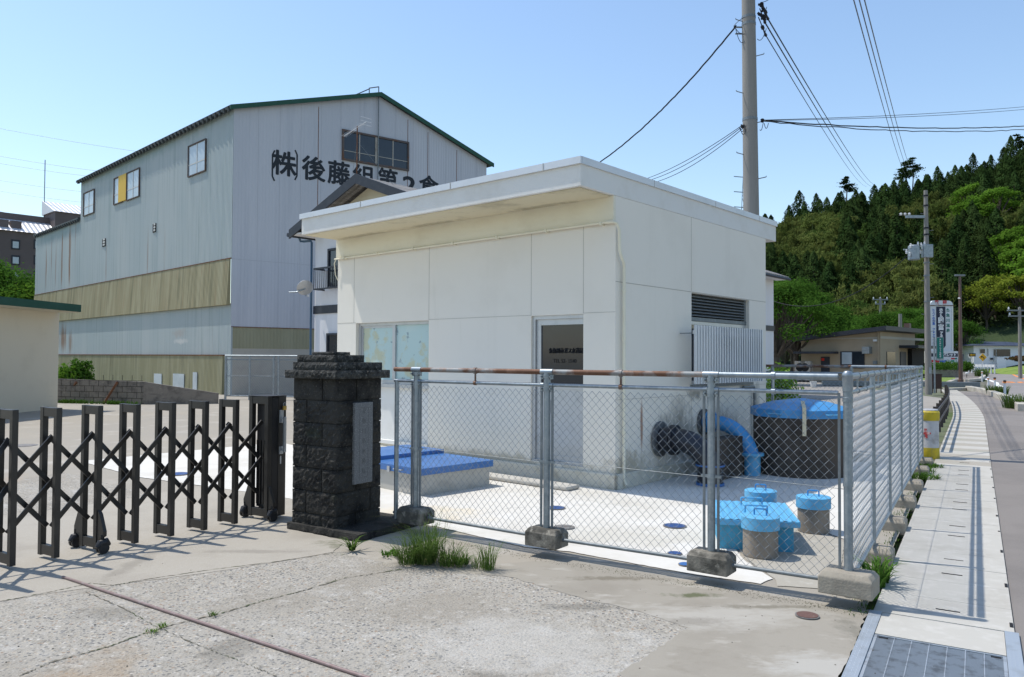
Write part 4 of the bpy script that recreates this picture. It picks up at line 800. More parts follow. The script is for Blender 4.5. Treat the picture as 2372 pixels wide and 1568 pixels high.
# ================================================================ warehouse
Cw = G(533, 915); WG = Fr((Cw.x, Cw.y), 37.5); WS = Fr((Cw.x, Cw.y), 45.5)
ware = thing('warehouse', 'tall pale blue corrugated steel warehouse with Japanese lettering on its gable', 'warehouse', (Cw.x, Cw.y, 0), 0)
O = WS.o
SC = ((.24, .33, .30), 9, (1, 1, .05))
K['wsteel'] = mat('blue_corrugated', (.345, .395, .40), [((.40, .435, .43), .5, (1, 1, .15), .42, .6, .7), ((.22, .28, .28), 5, (1, 1, .03), .52, .68, .6), ((.25, .15, .09), 3, (1, 1, .03), .66, .74, .55)], .6, .1, corr=(1, .12, .012))
K['wgable'] = mat('grey_blue_cladding', (.45, .465, .50), [((.50, .51, .54), .35, (1, 1, .2), .42, .6, .7), ((.35, .37, .41), 4, (1, 1, .03), .52, .68, .5), ((.33, .25, .2), 3, (1, 1, .04), .7, .8, .35)], .6, .1, corr=(0, .15, .002))
K['wochre'] = mat('ochre_fibreglass', (.285, .25, .14), [((.36, .325, .20), 2.2, (1, 1, .04), .45, .58, .9), ((.17, .155, .08), 3.2, (1, 1, .05), .52, .66, .8), ((.30, .18, .08), 7, (1, 1, .06), .56, .72, .6)], .6, corr=(1, .13, .02))
K['wochred'] = mat('lower_ochre', (.235, .22, .125), [((.30, .285, .18), 2.5, (1, 1, .06), .45, .62, .7), ((.14, .13, .075), 4, (1, 1, .06), .52, .66, .7), ((.16, .09, .05), 3, (1, 1, .1), .66, .76, .6)], .7, corr=(1, .13, .014))
K['gochre'] = mat('gable_ochre', (.27, .26, .17), [((.32, .31, .21), 2, (1, 1, .2), .45, .65, .6)], .7, corr=(0, .15, .004))
K['roofgreen'] = mat('green_roof_steel', (.02, .075, .05), [((.03, .09, .07), 2, U, .5, .7, .6)], .5, .2)
K['roofdark'] = mat('dark_roof_steel', (.05, .06, .065), [((.1, .08, .06), 3, U, .5, .7, .6)], .6, .2)
K['rust'] = mat('rust', RUST, [((.28, .12, .06), 9, U, .5, .65, .8)], .9)
K['wgrey'] = mat('grey_beige_shutter', (.40, .38, .33), [((.33, .31, .27), 2, U, .5, .7, .7)], .7)
def sd_(y, z, off=0): p = WS.w(-off, y, z); return p
def gb(x, z, off=0): p = WG.w(x, -off, z); return p
EH, LN, LN2 = 12.3, 20.3, 30.0; RX, RZ, GX, GZ = 6.9, 14.3, 13.35, 12.0
def sidew(name, pts, m, off=0, thick=.06):           # built in the side frame so corrugations run true
    s_ = frsub
    mb = MB(); mb.extr([(-off, y, z) for y, z in pts], (thick, 0, 0)); o = mb.build(name, m, None); return o
sroot = WS; Ms = Matrix.Translation(WS.o) @ Matrix.Rotation(WS.a, 4, 'Z'); Mg = Matrix.Translation(WG.o) @ Matrix.Rotation(WG.a, 4, 'Z'); Mi = WM['warehouse'].inverted()
def wpart(mb, name, m, which, parent=None, **kw):
    o = mb.build(name, m, None, **kw); o.parent = parent or ware
    o.matrix_local = (Mi @ (Ms if which == 's' else Mg)) if (parent is None) else Matrix.Identity(4)
    WM[o.name] = (Ms if which == 's' else Mg); return o
sw_ = MB(); mb = MB(); mb.extr([(0, 0, 3.9), (0, LN2, 3.9), (0, LN2, 5.85), (0, 0, 5.85)], (.08, 0, 0))
low = wpart(MB().extr([(0, 0, 1.68), (0, LN2, 1.68), (0, LN2, 3.92), (0, 0, 3.92)], (.08, 0, 0)), 'side_wall', K['wsteel'], 's')
up = MB(); zr = lambda u, v: WS.px(u, v)[1]
up.extr([(-.02, 0, 5.85), (-.02, LN2, 5.85), (-.02, LN2, 9.95), (-.02, LN, 9.95), (-.02, LN, EH), (-.02, 0, EH)], (.10, 0, 0)); sidewall = wpart(up, 'side_wall', K['wsteel'], 's')
bnd = MB(); bnd.add([(-.16, .1, 3.86), (-.16, LN2, 3.86), (-.05, LN2, 5.84), (-.05, .1, 5.84), (-.005, .1, 3.86), (-.005, LN2, 3.86), (-.005, LN2, 5.84), (-.005, .1, 5.84)], [(0, 3, 2, 1), (4, 5, 6, 7), (0, 1, 5, 4), (1, 2, 6, 5), (2, 3, 7, 6), (3, 0, 4, 7)])
wpart(bnd, 'translucent_band', K['wochre'], 's')
wpart(MB().add([(-.13, .55, -.02), (-.13, LN2, -.02), (-.10, LN2, 1.69), (-.10, .55, 1.69), (-.005, .55, -.02), (-.005, LN2, -.02), (-.005, LN2, 1.69), (-.005, .55, 1.69)], [(0, 3, 2, 1), (4, 5, 6, 7), (0, 1, 5, 4), (1, 2, 6, 5), (2, 3, 7, 6), (3, 0, 4, 7)]), 'lower_band', K['wochred'], 's')
mb = MB(); mb.box(-.13, .5, 1.675, -.02, LN2, 1.72); wpart(mb, 'flashing', K['rust'], 's')
mb = MB(); mb.box(-.07, 0, 5.84, -.022, LN2, 5.87); wpart(mb, 'flashing', K['rust'], 's')
wpart(MB().extr([(.0, 0, 0), (0, .5, 0), (0, .5, 1.68), (0, 0, 1.68)], (.08, 0, 0)), 'corner_strip', K['wsteel'], 's')
# gable wall and lower parts
g = MB(); g.extr([(.0, 0, 2.91), (GX, 0, 2.91), (GX, 0, GZ), (RX, 0, RZ), (0, 0, EH)], (0, .1, 0)); gw = wpart(g, 'gable_wall', K['wgable'], 'g')
wpart(MB().extr([(.0, .01, 1.99), (GX, .01, 1.99), (GX, .01, 2.909), (0, .01, 2.909)], (0, .08, 0)), 'gable_band', K['gochre'], 'g')
wpart(MB().extr([(.0, .02, 0), (5.0, .02, 0), (5.0, .02, 1.989), (0, .02, 1.989)], (0, .08, 0)), 'shutter', K['wgrey'], 'g')
wpart(MB().extr([(5.0, .02, 0), (GX, .02, 0), (GX, .02, 1.989), (5.0, .02, 1.989)], (0, .08, 0)), 'gable_base', K['gochre'], 'g')
def ws2(x, y, z): return WG.w(x, 0, z)+WS.Y*y         # roof runs parallel to the side wall
mb = MB(); e0 = EH-.02
def roofplane(mb, x0, z0, x1, z1, y0, y1, th=.14):
    mb.add([ws2(x0, y0, z0), ws2(x1, y0, z1), ws2(x1, y1, z1), ws2(x0, y1, z0), ws2(x0, y0, z0+th), ws2(x1, y0, z1+th), ws2(x1, y1, z1+th), ws2(x0, y1, z0+th)], [(0, 3, 2, 1), (4, 5, 6, 7), (0, 1, 5, 4), (1, 2, 6, 5), (2, 3, 7, 6), (3, 0, 4, 7)])
sl_ = (RZ-EH)/RX
roofplane(mb, -.25, EH-.25*sl_+.01, RX, RZ+.01, -.18, LN+.2); rr_ = mb.build('roof', K['roofdark'], ware, world=True)
mb = MB(); roofplane(mb, RX+.002, RZ+.01, GX+.3, GZ+.01-.3*(RZ-GZ)/(GX-RX), -.18, LN+.2); mb.build('roof', K['roofdark'], ware, world=True)
mb = MB(); roofplane(mb, -.15, 9.97, RX, 9.97+RX*sl_, LN+.1, LN2+.1); mb.build('roof', K['roofdark'], ware, world=True)
mb = MB(); roofplane(mb, -.25, EH-.25*sl_-.05, RX, RZ-.05, -.24, -.181, .20); mb.build('verge_trim', K['roofgreen'], ware, world=True)
mb = MB(); roofplane(mb, RX+.002, RZ-.05, GX+.3, GZ-.05-.3*(RZ-GZ)/(GX-RX), -.24, -.181, .20); mb.build('verge_trim', K['roofgreen'], ware, world=True)
mb = MB(); k = 0
while k*.42 < LN: p = ws2(-.28, k*.42, EH-.07); mb.bar(p, p+WG.X*.12+Vector((0, 0, .035)), .2, .19); k += 1
k = 0
while k*.42 < 9.6: p = ws2(-.18, LN+.2+k*.42, 9.93); mb.bar(p, p+WG.X*.12+Vector((0, 0, .035)), .2, .16); k += 1
tag(mb.build('eave_corrugations', K['roofdark'], ware, world=True), kind='stuff')
# rust joints on the gable and side
def vj(x, z0, z1, w_=.025): wpart(MB().box(x-w_/2, -.004, z0, x+w_/2, .0, z1), 'rust_joint', K['rust'], 'g')
for u in (737.6, 944.7, 991.5, 1058.5):
    x = WG.py(u, 300)[0]; zt = (EH+x*sl_ if x < RX else RZ-(x-RX)*(RZ-GZ)/(GX-RX)); vj(x, 7.0 if u != 991.5 else 9.5, zt-.25, .03)
K['seam'] = mat('cladding_seam', (.38, .39, .42), rough=.7)
for k in range(1, 14):
    x = k*.97+.1; zt = (EH+x*sl_ if x < RX else RZ-(x-RX)*(RZ-GZ)/(GX-RX)); wpart(MB().box(x-.008, -.0035, 2.92, x+.008, 0, zt-.05), 'seam', K['seam'], 'g')
wpart(MB().box(0, -.0045, 5.815, GX, 0, 5.835), 'seam', K['seam'], 'g'); wpart(MB().box(0, -.02, 2.90, GX, 0, 2.93), 'seam', K['rust'], 'g')
RS = (.20, .095, .04)
for (yy, zc_, w_, h_, a_) in ((23.9, 8.0, .10, 2.6, .9), (22.3, 8.1, .13, 2.7, .95), (27.4, 7.6, .10, 1.6, .7), (26.2, 8.2, .06, 1.7, .6), (25.2, 7.6, .07, 1.5, .6), (15.6, 6.8, .06, 1.3, .6), (21.2, 9.4, .05, 1.2, .5), (9.4, 6.9, .05, 1.4, .5), (19.5, 2.9, .9, 1.3, .0)):
    if a_: blob(K['wsteel'], (0, yy, zc_), (1, w_*1.9, h_*1.15), RS, a_, 6, (1, 1, .1))
blob(K['wsteel'], (0, 23.4, 2.7), (1, .9, 1.1), RS, .8, 3, (1, 1, .1)); blob(K['wsteel'], (0, 21.9, 2.4), (1, .5, .9), RS, .6, 4, (1, 1, .1)); blob(K['wsteel'], (0, 5.2, 2.35), (1, 1.0, .16), (.52, .52, .50), .8, 3, U); blob(K['wsteel'], (0, 5.4, 2.75), (1, .9, .3), (.36, .32, .29), .6, 3, U)
blob(K['wsteel'], (0, 12, 12.1), (2, 12, .5), (.22, .31, .30), .6, 2, (1, 1, .3)); blob(K['wsteel'], (0, 25, 9.6), (2, 6, .5), (.20, .29, .29), .6, 2, (1, 1, .3))
# windows
K['wglass'] = mat('pale_window_glass', (.42, .48, .52), [((.3, .36, .40), .8, U, .45, .65, .8)], .2, spec=.6); K['yellow'] = mat('yellow_panel', (.62, .40, .05), rough=.6)
K['rframe'] = mat('rusty_window_frame', (.10, .085, .08), [(RUST, 4, U, .5, .62, .8)], .8)
K['lframe'] = mat('window_sash', (.50, .50, .48), rough=.5)
def swin(pts, yellow=None):
    a = [WS.px(u, v, -.02) for u, v in pts]; y1, y0 = max(q[0] for q in a), min(q[0] for q in a); z1, z0 = a[0][1], a[-1][1]
    mb = MB(); t = .05
    for (p, q, r_, s_) in ((y0, y1, z0, z0+t), (y0, y1, z1-t, z1), (y0, y0+t, z0+t, z1-t), (y1-t, y1, z0+t, z1-t)): mb.box(-.09, p, r_, -.022, q, s_)
    w_ = wpart(mb, 'window', K['rframe'], 's'); m_ = (y0+y1)/2; zm = z0+(z1-z0)*.36
    def sub(mb, n, m): o = mb.build(n, m, None); o.parent = w_; return o
    sub(MB().box(-.045, y0+t, z0+t, -.03, m_-.02, z1-t), 'pane', K['wglass']); sub(MB().box(-.045, m_+.02, z0+t, -.03, y1-t, z1-t), 'pane', K['wglass'])
    mb = MB(); mb.box(-.06, m_-.03, z0+t, -.029, m_+.03, z1-t); mb.box(-.055, y0+t, zm, -.046, m_-.031, zm+.05); mb.box(-.055, m_+.031, zm, -.046, y1-t, zm+.05); sub(mb, 'sash', K['lframe'])
    return w_
swin([(438, 339), (478, 322), (478, 396)]); swin([(295.5, 401), (324, 390), (324, 455)]); swin([(266, 414), (286, 407), (286, 468)]); swin([(195.5, 448), (219, 437), (219, 493)])
a = WS.px(278, 409, -.02); b_ = WS.px(294.5, 463, -.02); wpart(MB().box(-.10, b_[0], b_[1], -.022, a[0], a[1]), 'window_panel', K['yellow'], 's')
for (u0, v0, u1, v1) in ((355, 519, 362, 537), (238, 554, 245, 570)):
    a, b_ = WS.px(u0, v0, -.02), WS.px(u1, v1, -.02); mb = MB(); mb.box(-.05, b_[0], b_[1], -.022, a[0], a[1]); v_ = wpart(mb, 'vent', K['dark'], 's')
    for k in range(3): z = b_[1]+(a[1]-b_[1])*(k+.3)/3; o = MB().box(-.08, b_[0]+.03, z, -.051, a[0]-.2, z+.10).build('vent_slat', K['lframe'], None); o.parent = v_
def pp(u0, v0, u1, v1): a, b_ = WS.px(u0, v0, -.13), WS.px(u1, v1, -.13); return wpart(MB().box(-.16, min(a[0], b_[0]), b_[1], -.132, max(a[0], b_[0]), a[1]), 'pale_patch', K['wglass'], 's')
pp(358, 865, 375, 892); pp(402, 865, 427, 900); pp(448, 862, 457, 903)
x0, z1 = WG.py(792, 299); x1, z0 = WG.py(946, 397); mb = MB(); t = .09
for (p, q, r_, s_) in ((x0, x1, z0, z0+t), (x0, x1, z1-t, z1), (x0, x0+t, z0+t, z1-t), (x1-t, x1, z0+t, z1-t)): mb.box(p, -.08, r_, q, -.002, s_)
gwn = wpart(mb, 'window', K['rframe'], 'g'); o = MB().box(x0+t, -.03, z0+t, x1-t, -.005, z1-t).build('pane', glassd, None); o.parent = gwn
xm = WG.py(872, 350)[0]; mb = MB(); mb.box(xm-.09, -.065, z0+t, xm+.09, -.031, z1-t)
for q in (.25, .75): xx = x0+(x1-x0)*q; mb.box(xx-.025, -.05, z0+t, xx+.025, -.031, z1-t)
for (p, q) in ((x0+t, x0+(x1-x0)*.25-.026), (x0+(x1-x0)*.25+.026, xm-.091), (xm+.091, x0+(x1-x0)*.75-.026), (x0+(x1-x0)*.75+.026, x1-t)): mb.box(p, -.045, z0+.45, q, -.031, z0+.48)
o = mb.build('mullion', K['aluold'], None); o.parent = gwn
K['ink2'] = mat('painted_lettering', (.022, .028, .036), [((.10, .11, .13), 22, U, .58, .68, .6)], .8)
for ch, u, v in (('株', 658, 383), ('後', 726.6, 395), ('藤', 785, 405), ('組', 842, 413.4), ('第', 898, 421), ('2', 948, 431), ('倉', 993.5, 436)):
    x, z = WG.py(u, v); o = text(ch, 1.16, 'lettering', K['ink2'], None, MX((x, -.006, z), *FRONT), .002, 0, 'CENTER', squash=1.0 if ch != '2' else 1.35, bold=.03); o.parent = ware; o.matrix_local = Mi @ Mg
for s_, u in ((-1, 631), (1, 688)):
    x, z = WG.py(u, 383); mb = MB(); h = .68; pts = [(x+s_*-.10, -.006, z+h), (x, -.006, z+h-.2), (x, -.006, z-h+.2), (x+s_*-.10, -.006, z-h)]
    for p, q in zip(pts[:-1], pts[1:]): mb.bar(p, q, .07, .006, (0, -1, 0))
    wpart(mb, 'lettering', K['ink2'], 'g')
xr = RX-.05; mb = MB(); mb.tube([(xr, -.10, 6.0), (xr, -.10, RZ+.15), (xr-.0, -.1, RZ+.42)], .03, 6); wpart(mb, 'conduit', K['galvold'], 'g')
mb = MB()
for (p, q) in (((xr, -.1, RZ+.42), (xr-.25, .4, RZ+.44)), ((xr-.25, .4, RZ+.44), (xr-.25, .4, RZ)), ((xr-.25, .4, RZ+.40), (xr-.75, 1.2, RZ+.15))): mb.tube([p, q], .03, 6)
wpart(mb, 'roof_rail', K['galvold'], 'g')
# ================================================================ neighbouring house behind the pump house
e1 = Y(670, 543, 23.2); zE = e1.z
HS = Fr((e1.x, e1.y), -41.3)                          # X along the gable to the right, Y back
r_ = ray(824, 411.4); tt = -HS.o.dot(HS.Y); o0 = Vector((0, 0, EYE)); t_ = (HS.o.dot(HS.Y))/(r_.dot(HS.Y)); pk_ = o0+r_*t_
PX = (pk_-HS.o).dot(HS.X); PZ = pk_.z; EW = 2*PX; OV = .55
house = frthing('house', 'white two storey house with dark trim and grey tiled gable roof behind the pump house', 'house', HS)
K['hwall'] = mat('white_siding', (.70, .69, .70), [((.6, .6, .6), 2, (1, 1, .2), .5, .7, .6), ((.5, .48, .44), 5, (1, 1, .1), .68, .8, .4)], .8, bump=(.2, 60, .003))
K['hgable'] = mat('cream_gable', (.62, .57, .43), [((.52, .47, .35), 3, U, .5, .7, .5)], .85)
K['dtrim'] = mat('dark_trim', (.028, .032, .042), [((.05, .055, .065), 6, U, .5, .7, .6)], .5)
K['tile'] = mat('grey_roof_tiles', (.17, .16, .15), [((.34, .33, .32), 9, (1, .3, 1), .5, .64, .8), ((.09, .085, .08), 20, (1, .3, 1), .5, .66, .7)], .7, corr=(1, .22, .02))
wy0 = .55; HL = 12.
while proj(HS.w(EW-OV, HL-.4, 3))[0] < 1792: HL += .1
slope = (PZ-zE)/PX
x1w = EW-OV
mb = MB(); mb.box(OV, wy0, 0, x1w, HL-.4, zE+.1); mb.build('wall', K['hwall'], house)
mb = MB(); mb.extr([(OV-.0, wy0-.003, zE+.101), (x1w, wy0-.003, zE+.101), (PX, wy0-.003, zE+.101+(PX-OV)*slope)], (0, .12, 0)); mb.build('gable', K['hgable'], house)
def slopebox(x0, z0, x1, z1, y0, y1, th):
    return MB().add([(x0, y0, z0), (x1, y0, z1), (x1, y1, z1), (x0, y1, z0), (x0, y0, z0+th), (x1, y0, z1+th), (x1, y1, z1+th), (x0, y1, z0+th)], [(0, 3, 2, 1), (4, 5, 6, 7), (0, 1, 5, 4), (1, 2, 6, 5), (2, 3, 7, 6), (3, 0, 4, 7)])
hr = slopebox(-.02, zE+.02, PX, PZ-.02, .03, HL, .09).build('roof', K['tile'], house); slopebox(PX+.002, PZ-.02, EW+.02, zE+.02, .03, HL, .09).build('roof', K['tile'], house)
slopebox(0, zE-.13, PX, PZ-.16, -.02, .029, .27).build('bargeboard', K['dtrim'], house); slopebox(PX+.002, PZ-.16, EW, zE-.13, -.02, .029, .27).build('bargeboard', K['dtrim'], house)
MB().box(.05, .031, zE-.03, OV-.001, HL-.05, zE+.015).build('soffit', K['hwall'], house); MB().box(x1w+.001, .031, zE-.03, EW-.05, HL-.05, zE+.015).build('soffit', K['hwall'], house)
MB().tube([(-.06, -.02, zE-.01), (-.06, HL, zE-.01)], .06, 8).build('gutter', K['dtrim'], house); MB().tube([(EW+.06, -.02, zE-.01), (EW+.06, HL, zE-.01)], .06, 8).build('gutter', K['dtrim'], house)
zb = HS.py(740, 716, wy0)[1]
MB().box(OV-.03, wy0-.03, zb-.14, x1w+.03, wy0-.004, zb+.10).build('floor_band', K['dtrim'], house); MB().box(x1w+.001, wy0-.03, zb-.14, x1w+.04, HL-.4, zb+.10).build('floor_band', K['dtrim'], house)
K['dpipe'] = mat('blue_downpipe', (.06, .11, .17), rough=.5)
dx = OV-.07; mb = MB(); mb.tube([(.0, wy0-.2, zE-.06), (.0, wy0-.16, zE-.16), (.1, wy0-.1, zE-.17), (dx-.05, wy0-.08, zE-.18), (dx, wy0-.08, zE-.24), (dx, wy0-.08, .05)], .035, 8); mb.build('downpipe', K['dpipe'], house, smooth=True)
def hwin(u0, v0, u1, v1, rail_=False, x_right=None):
    x0, z1 = HS.py(u0, v0, wy0); z0 = HS.py(u0, v1, wy0)[1]; x1 = x_right or HS.py(u1, v0, wy0)[0]
    mb = MB(); t = .06
    for (p, q, r2, s_) in ((x0, x1, z0, z0+t), (x0, x1, z1-t, z1), (x0, x0+t, z0+t, z1-t), (x1-t, x1, z0+t, z1-t)): mb.box(p, wy0-.07, r2, q, wy0-.004, s_)
    w_ = mb.build('window', K['dtrim'], house); MB().box(x0+t, wy0-.03, z0+t, x1-t, wy0-.006, z1-t).build('pane', glassd, w_)
    if rail_:
        mb = MB(); zt = z0+(z1-z0)*.46; mb.box(x0-.25, wy0-.38, zt, x1+.25, wy0-.34, zt+.05); mb.box(x0-.25, wy0-.38, z0-.06, x1+.25, wy0-.34, z0-.02); mb.box(x0-.25, wy0-.339, zt, x0-.21, wy0-.004, zt+.05); mb.box(x0-.25, wy0-.339, z0-.06, x0-.21, wy0-.004, z0-.02)
        n = int((x1-x0+.5)/.10)
        for k in range(n+1): mb.box(x0-.25+k*.1, wy0-.37, z0-.019, x0-.235+k*.1, wy0-.35, zt-.001)
        mb.build('balcony_rail', K['dtrim'], w_)
x762 = HS.py(762, 600, wy0)[0]
hwin(763, 577, 0, 668, True, x762+1.7); hwin(760, 772, 0, 870, False, x762+1.7)
# satellite dish and antenna
dp = HS.py(706, 667, wy0-.5); d0 = HS.w(dp[0]-.05, wy0-.45, dp[1]); sat = thing('satellite_dish', 'grey satellite dish on a bracket beside the blue downpipe', 'satellite dish', d0, R(200))
prof = [(.001+.034*k, .0+.25*(.034*k)**2*2.2) for k in range(8)]; mb = MB(); mb.lathe([(r2, z) for r2, z in prof]+[(prof[-1][0]+.004, prof[-1][1]+.01)], (0, 0, 0), 24)
dsh = mb.build('dish', K['alu'], sat, smooth=True); dsh.rotation_euler = (R(62), 0, R(10))
MB().tube([(0, 0, 0), (0, .0, -.02), (.25, 0, -.12), (.45, -.2, -.12)], .018, 6).build('arm', K['galv'], sat); MB().tube([(0, 0, -.22), (-.10, -.30, -.2)], .012, 6).build('feed_arm', K['galv'], sat)
MB().box(-.14, -.34, -.23, -.08, -.29, -.17).build('receiver', K['coping'], sat)
am = HS.o+HS.X*(PX-.15)+HS.Y*.15; base = Vector((am.x, am.y, PZ-.05)); top_ = Y(816, 296, am.y).z
ant = thing('tv_antenna', 'rusty mast with a yagi television aerial on the house ridge', 'antenna', base, HS.a)
MB().tube([(0, 0, 0), (0, 0, top_-base.z+.05)], .016, 8).build('mast', K['rust'], ant)
zt = top_-base.z; MB().tube([(-.6, 0, zt-.12), (.42, 0, zt+.10)], .011, 6).build('boom', K['coping'], ant)
mb = MB()
for k in range(14): x = -.6+k*.062; mb.tube([(x, -.09, zt-.12+(x+.6)*.216), (x, .09, zt-.12+(x+.6)*.216)], .004, 4)
tag(mb.build('directors', K['coping'], ant), kind='stuff')
mb = MB()
for k in (-.1, 0, .1): mb.tube([(.38, -.18, zt+.10+k), (.40, .18, zt+.10+k)], .006, 4)
mb.build('reflector', K['coping'], ant)
for a_ in ((-.9, .4), (.9, .8)): MB().tube([(0, 0, zt*.75), (a_[0], a_[1], -slope*abs(a_[0])+.02)], .004, 4).build('guy_wire', K['galvold'], ant)
# ================================================================ cream store at the left
q0, q1 = G(0, 960), G(133, 947); LB = Fr((q1.x, q1.y), math.degrees(math.atan2((q1-q0).y, (q1-q0).x)))
cream = frthing('store_shed', 'cream walled low building with dark green roof edge at far left', 'building', LB)
K['cream'] = mat('cream_render', (.60, .55, .43), [((.54, .49, .38), 1.5, U, .5, .7, .6), ((.35, .33, .28), 3, (1, 1, 2), .66, .8, .4)], .85, bump=(.2, 60, .003))
zc = LB.py(133, 724)[1]
MB().box(-9, 0, 0, 0, 6, zc).build('wall', K['cream'], cream)
zq = LB.py(188, 711, -.6)[1]; rx_ = LB.py(188, 716, -.75)[0]; MB().box(-9.6, -.75, zc+.02, rx_, 6.5, zc+.24).build('roof', K['roofgreen'], cream)
MB().box(-9.55, -.70, zc+.002, rx_-.05, 6.45, zc+.019).build('soffit', K['cream'], cream)
tp = G(19, 936); tp.y -= .2; tap = thing('standpipe', 'dark standpipe post with a green hose beside the cream building', 'standpipe', (tp.x, tp.y, 0), 0)
MB().box(-.06, -.06, 0, .06, .06, 1.08).build('post', K['dtrim'], tap); K['hose'] = mat('green_hose', (.03, .25, .18), rough=.5)
mb = MB(); mb.tube([(.02, -.08, 1.0)]+[(.13+.16*math.sin(a), -.1, .68+.32*math.cos(a)) for a in [R(k) for k in range(0, 300, 20)]], .018, 8); mb.tube([(-.02, -.08, 1.0), (-.25, -.1, .95), (-.42, -.1, .75), (-.5, -.1, .5), (-.52, -.1, .45)], .018, 8); mb.build('hose', K['hose'], tap, smooth=True)
MB().box(-.35, -.2, 0, .3, .2, .06).build('base', K['pit'], tap)
# block wall with braces
K['blockwall'] = mat('block_wall', (.21, .19, .165), [((.11, .10, .09), 3, U, .48, .64, .8), ((.33, .3, .26), 7, U, .6, .75, .7), ((.09, .085, .08), 2.2, (1, 1, 6), .6, .66, .5)], .92, bump=(.6, 30, .01))
wl0, wl1, wl2 = G(110, 931), G(331, 936.6), G(505, 935)
bw = thing('block_wall', 'weathered concrete block wall in front of the warehouse', 'wall', (wl1.x, wl1.y, 0), 0)
def wallseg(a, b, h0, h1, th=.15):
    d = (b-a).normalized(); n = Vector((-d.y, d.x, 0))*th; return MB().add([a, b, b+n, a+n, a+Vector((0, 0, h0)), b+Vector((0, 0, h1)), b+n+Vector((0, 0, h1)), a+n+Vector((0, 0, h0))], [(0, 3, 2, 1), (4, 5, 6, 7), (0, 1, 5, 4), (1, 2, 6, 5), (2, 3, 7, 6), (3, 0, 4, 7)])
hh = lambda u, v, p: Y(u, v, p.y).z
h0_, h1_, h2_ = hh(120, 877, wl0), hh(331, 884, wl1), hh(505, 911, wl2)
wallseg(wl0, wl1, h0_, h1_).build('wall', K['blockwall'], bw, world=True); wallseg(wl1+(wl2-wl1)*.002, wl2, h1_, h2_).build('wall', K['blockwall'], bw, world=True)
mb = MB(); d = (wl1-wl0).normalized(); n = Vector((d.y, -d.x, 0))*.003; L_ = (wl1-wl0).length
for r in range(1, 5): z = r*.2; mb.bar(wl0+n+Vector((0, 0, z)), wl1+n+Vector((0, 0, z)), .004, .012)
for r in range(5):
    k = 0
    while k*.4+(.2 if r % 2 else 0) < L_: p = wl0+n+d*(k*.4+(.2 if r % 2 else 0)); mb.bar(p+Vector((0, 0, r*.2)), p+Vector((0, 0, r*.2+.19)), .012, .004, n); k += 1
tag(mb.build('mortar_joints', K['dark'], bw, world=True), kind='stuff')
for (u0, v0, u1, v1) in ((179, 884, 148, 930), (274, 883, 240, 936)):
    g0 = G(u1, v1); t0 = wl0.lerp(wl1, (u0-110)/221); t0 = Vector((t0.x, t0.y-.03, hh(u0, v0, t0)-.02)); MB().bar(g0, t0, .07, .07).build('brace', K['rust'], bw, world=True)
# far chain link fence in front of the warehouse gable
FA, FB = G(520, 925), G(760, 929); d = (FB-FA).normalized()
ff = thing('chain_link_fence', 'distant grey chain link fence between the warehouse and the gatepost', 'fence', (FA.x, FA.y, 0), math.atan2(d.y, d.x))
L_ = (FB-FA).length; hf = Y(524, 824, FA.y).z
for k, u in enumerate((522, 579, 635, 646, 700, 752)): p = FA+d*(L_*(u-520)/240); MB().lathe([(.045, 0), (.045, hf)], (p.x, p.y, 0), 8).build('post', K['galv'], ff, world=True)
for z, r2 in ((hf, .035), (hf-.15, .022), (.9, .015), (.14, .025)): MB().tube([zoff(FA, z), zoff(FB, z)], r2, 6).build('rail', K['galv'], ff, world=True)
mb = MB(); chain(mb, FA, FB, .16, hf-.17, .05, .055, .0035); mb.build('wire_mesh', K['wire'], ff, world=True)
# hotel block far left
ho = Y(0, 532, 150); zH = ho.z; HT = Fr((ho.x, ho.y), 47)
hotel = frthing('hotel_block', 'dark brown multi storey block with pale metal roof beyond the warehouse', 'building', HT)
K['hotelw'] = mat('brown_tile_wall', (.13, .105, .10), [((.16, .13, .125), .3, U, .45, .65, .6)], .8, bump=(.1, 3, .02)); K['hotelr'] = mat('pale_metal_roof', (.62, .62, .64), rough=.45, metal=.2, corr=(0, .9, .05)); K['hotelp'] = mat('pink_grey_wall', (.38, .31, .30), rough=.85)
MB().box(-16, 0, -1, 22, 16, zH).build('wall', K['hotelw'], hotel)
sl1 = HT.py(94, 522, 4); MB().add([(-16, -.5, zH), (10, -.5, zH), (10, 5, zH+3.0), (-16, 5, zH+3.0), (-16, 5, zH), (10, 5, zH)], [(0, 1, 2, 3), (4, 3, 2, 5), (0, 4, 5, 1), (0, 3, 4), (1, 5, 2)]).build('roof', K['hotelr'], hotel)
MB().box(-16, 5.01, zH, 10, 15, zH+4.3).build('parapet_storey', K['hotelw'], hotel)
xa_ = HT.py(115, 600, 1)[0]; xb_ = xa_+7.5; xl_ = HT.py(90, 500, 5)[0]
TW = MB(); x0 = 10.01; TW.box(x0, 1.5, zH-2, x0+10, 9, zH+5.2); TW.build('stair_tower', K['hotelw'], hotel)
MB().add([(x0-.3, 1.2, zH+5.25), (x0+10.3, 1.2, zH+5.25), (x0+10.3, 9.3, zH+8.4), (x0-.3, 9.3, zH+8.4), (x0-.3, 9.3, zH+5.25), (x0+10.3, 9.3, zH+5.25)], [(0, 1, 2, 3), (4, 3, 2, 5), (0, 4, 5, 1), (0, 3, 4), (1, 5, 2)]).build('roof', K['hotelr'], hotel)
MB().box(x0-.2, 8.2, zH-1, x0-.05, 8.4, zH+17).build('lightning_rod', K['galv'], hotel)
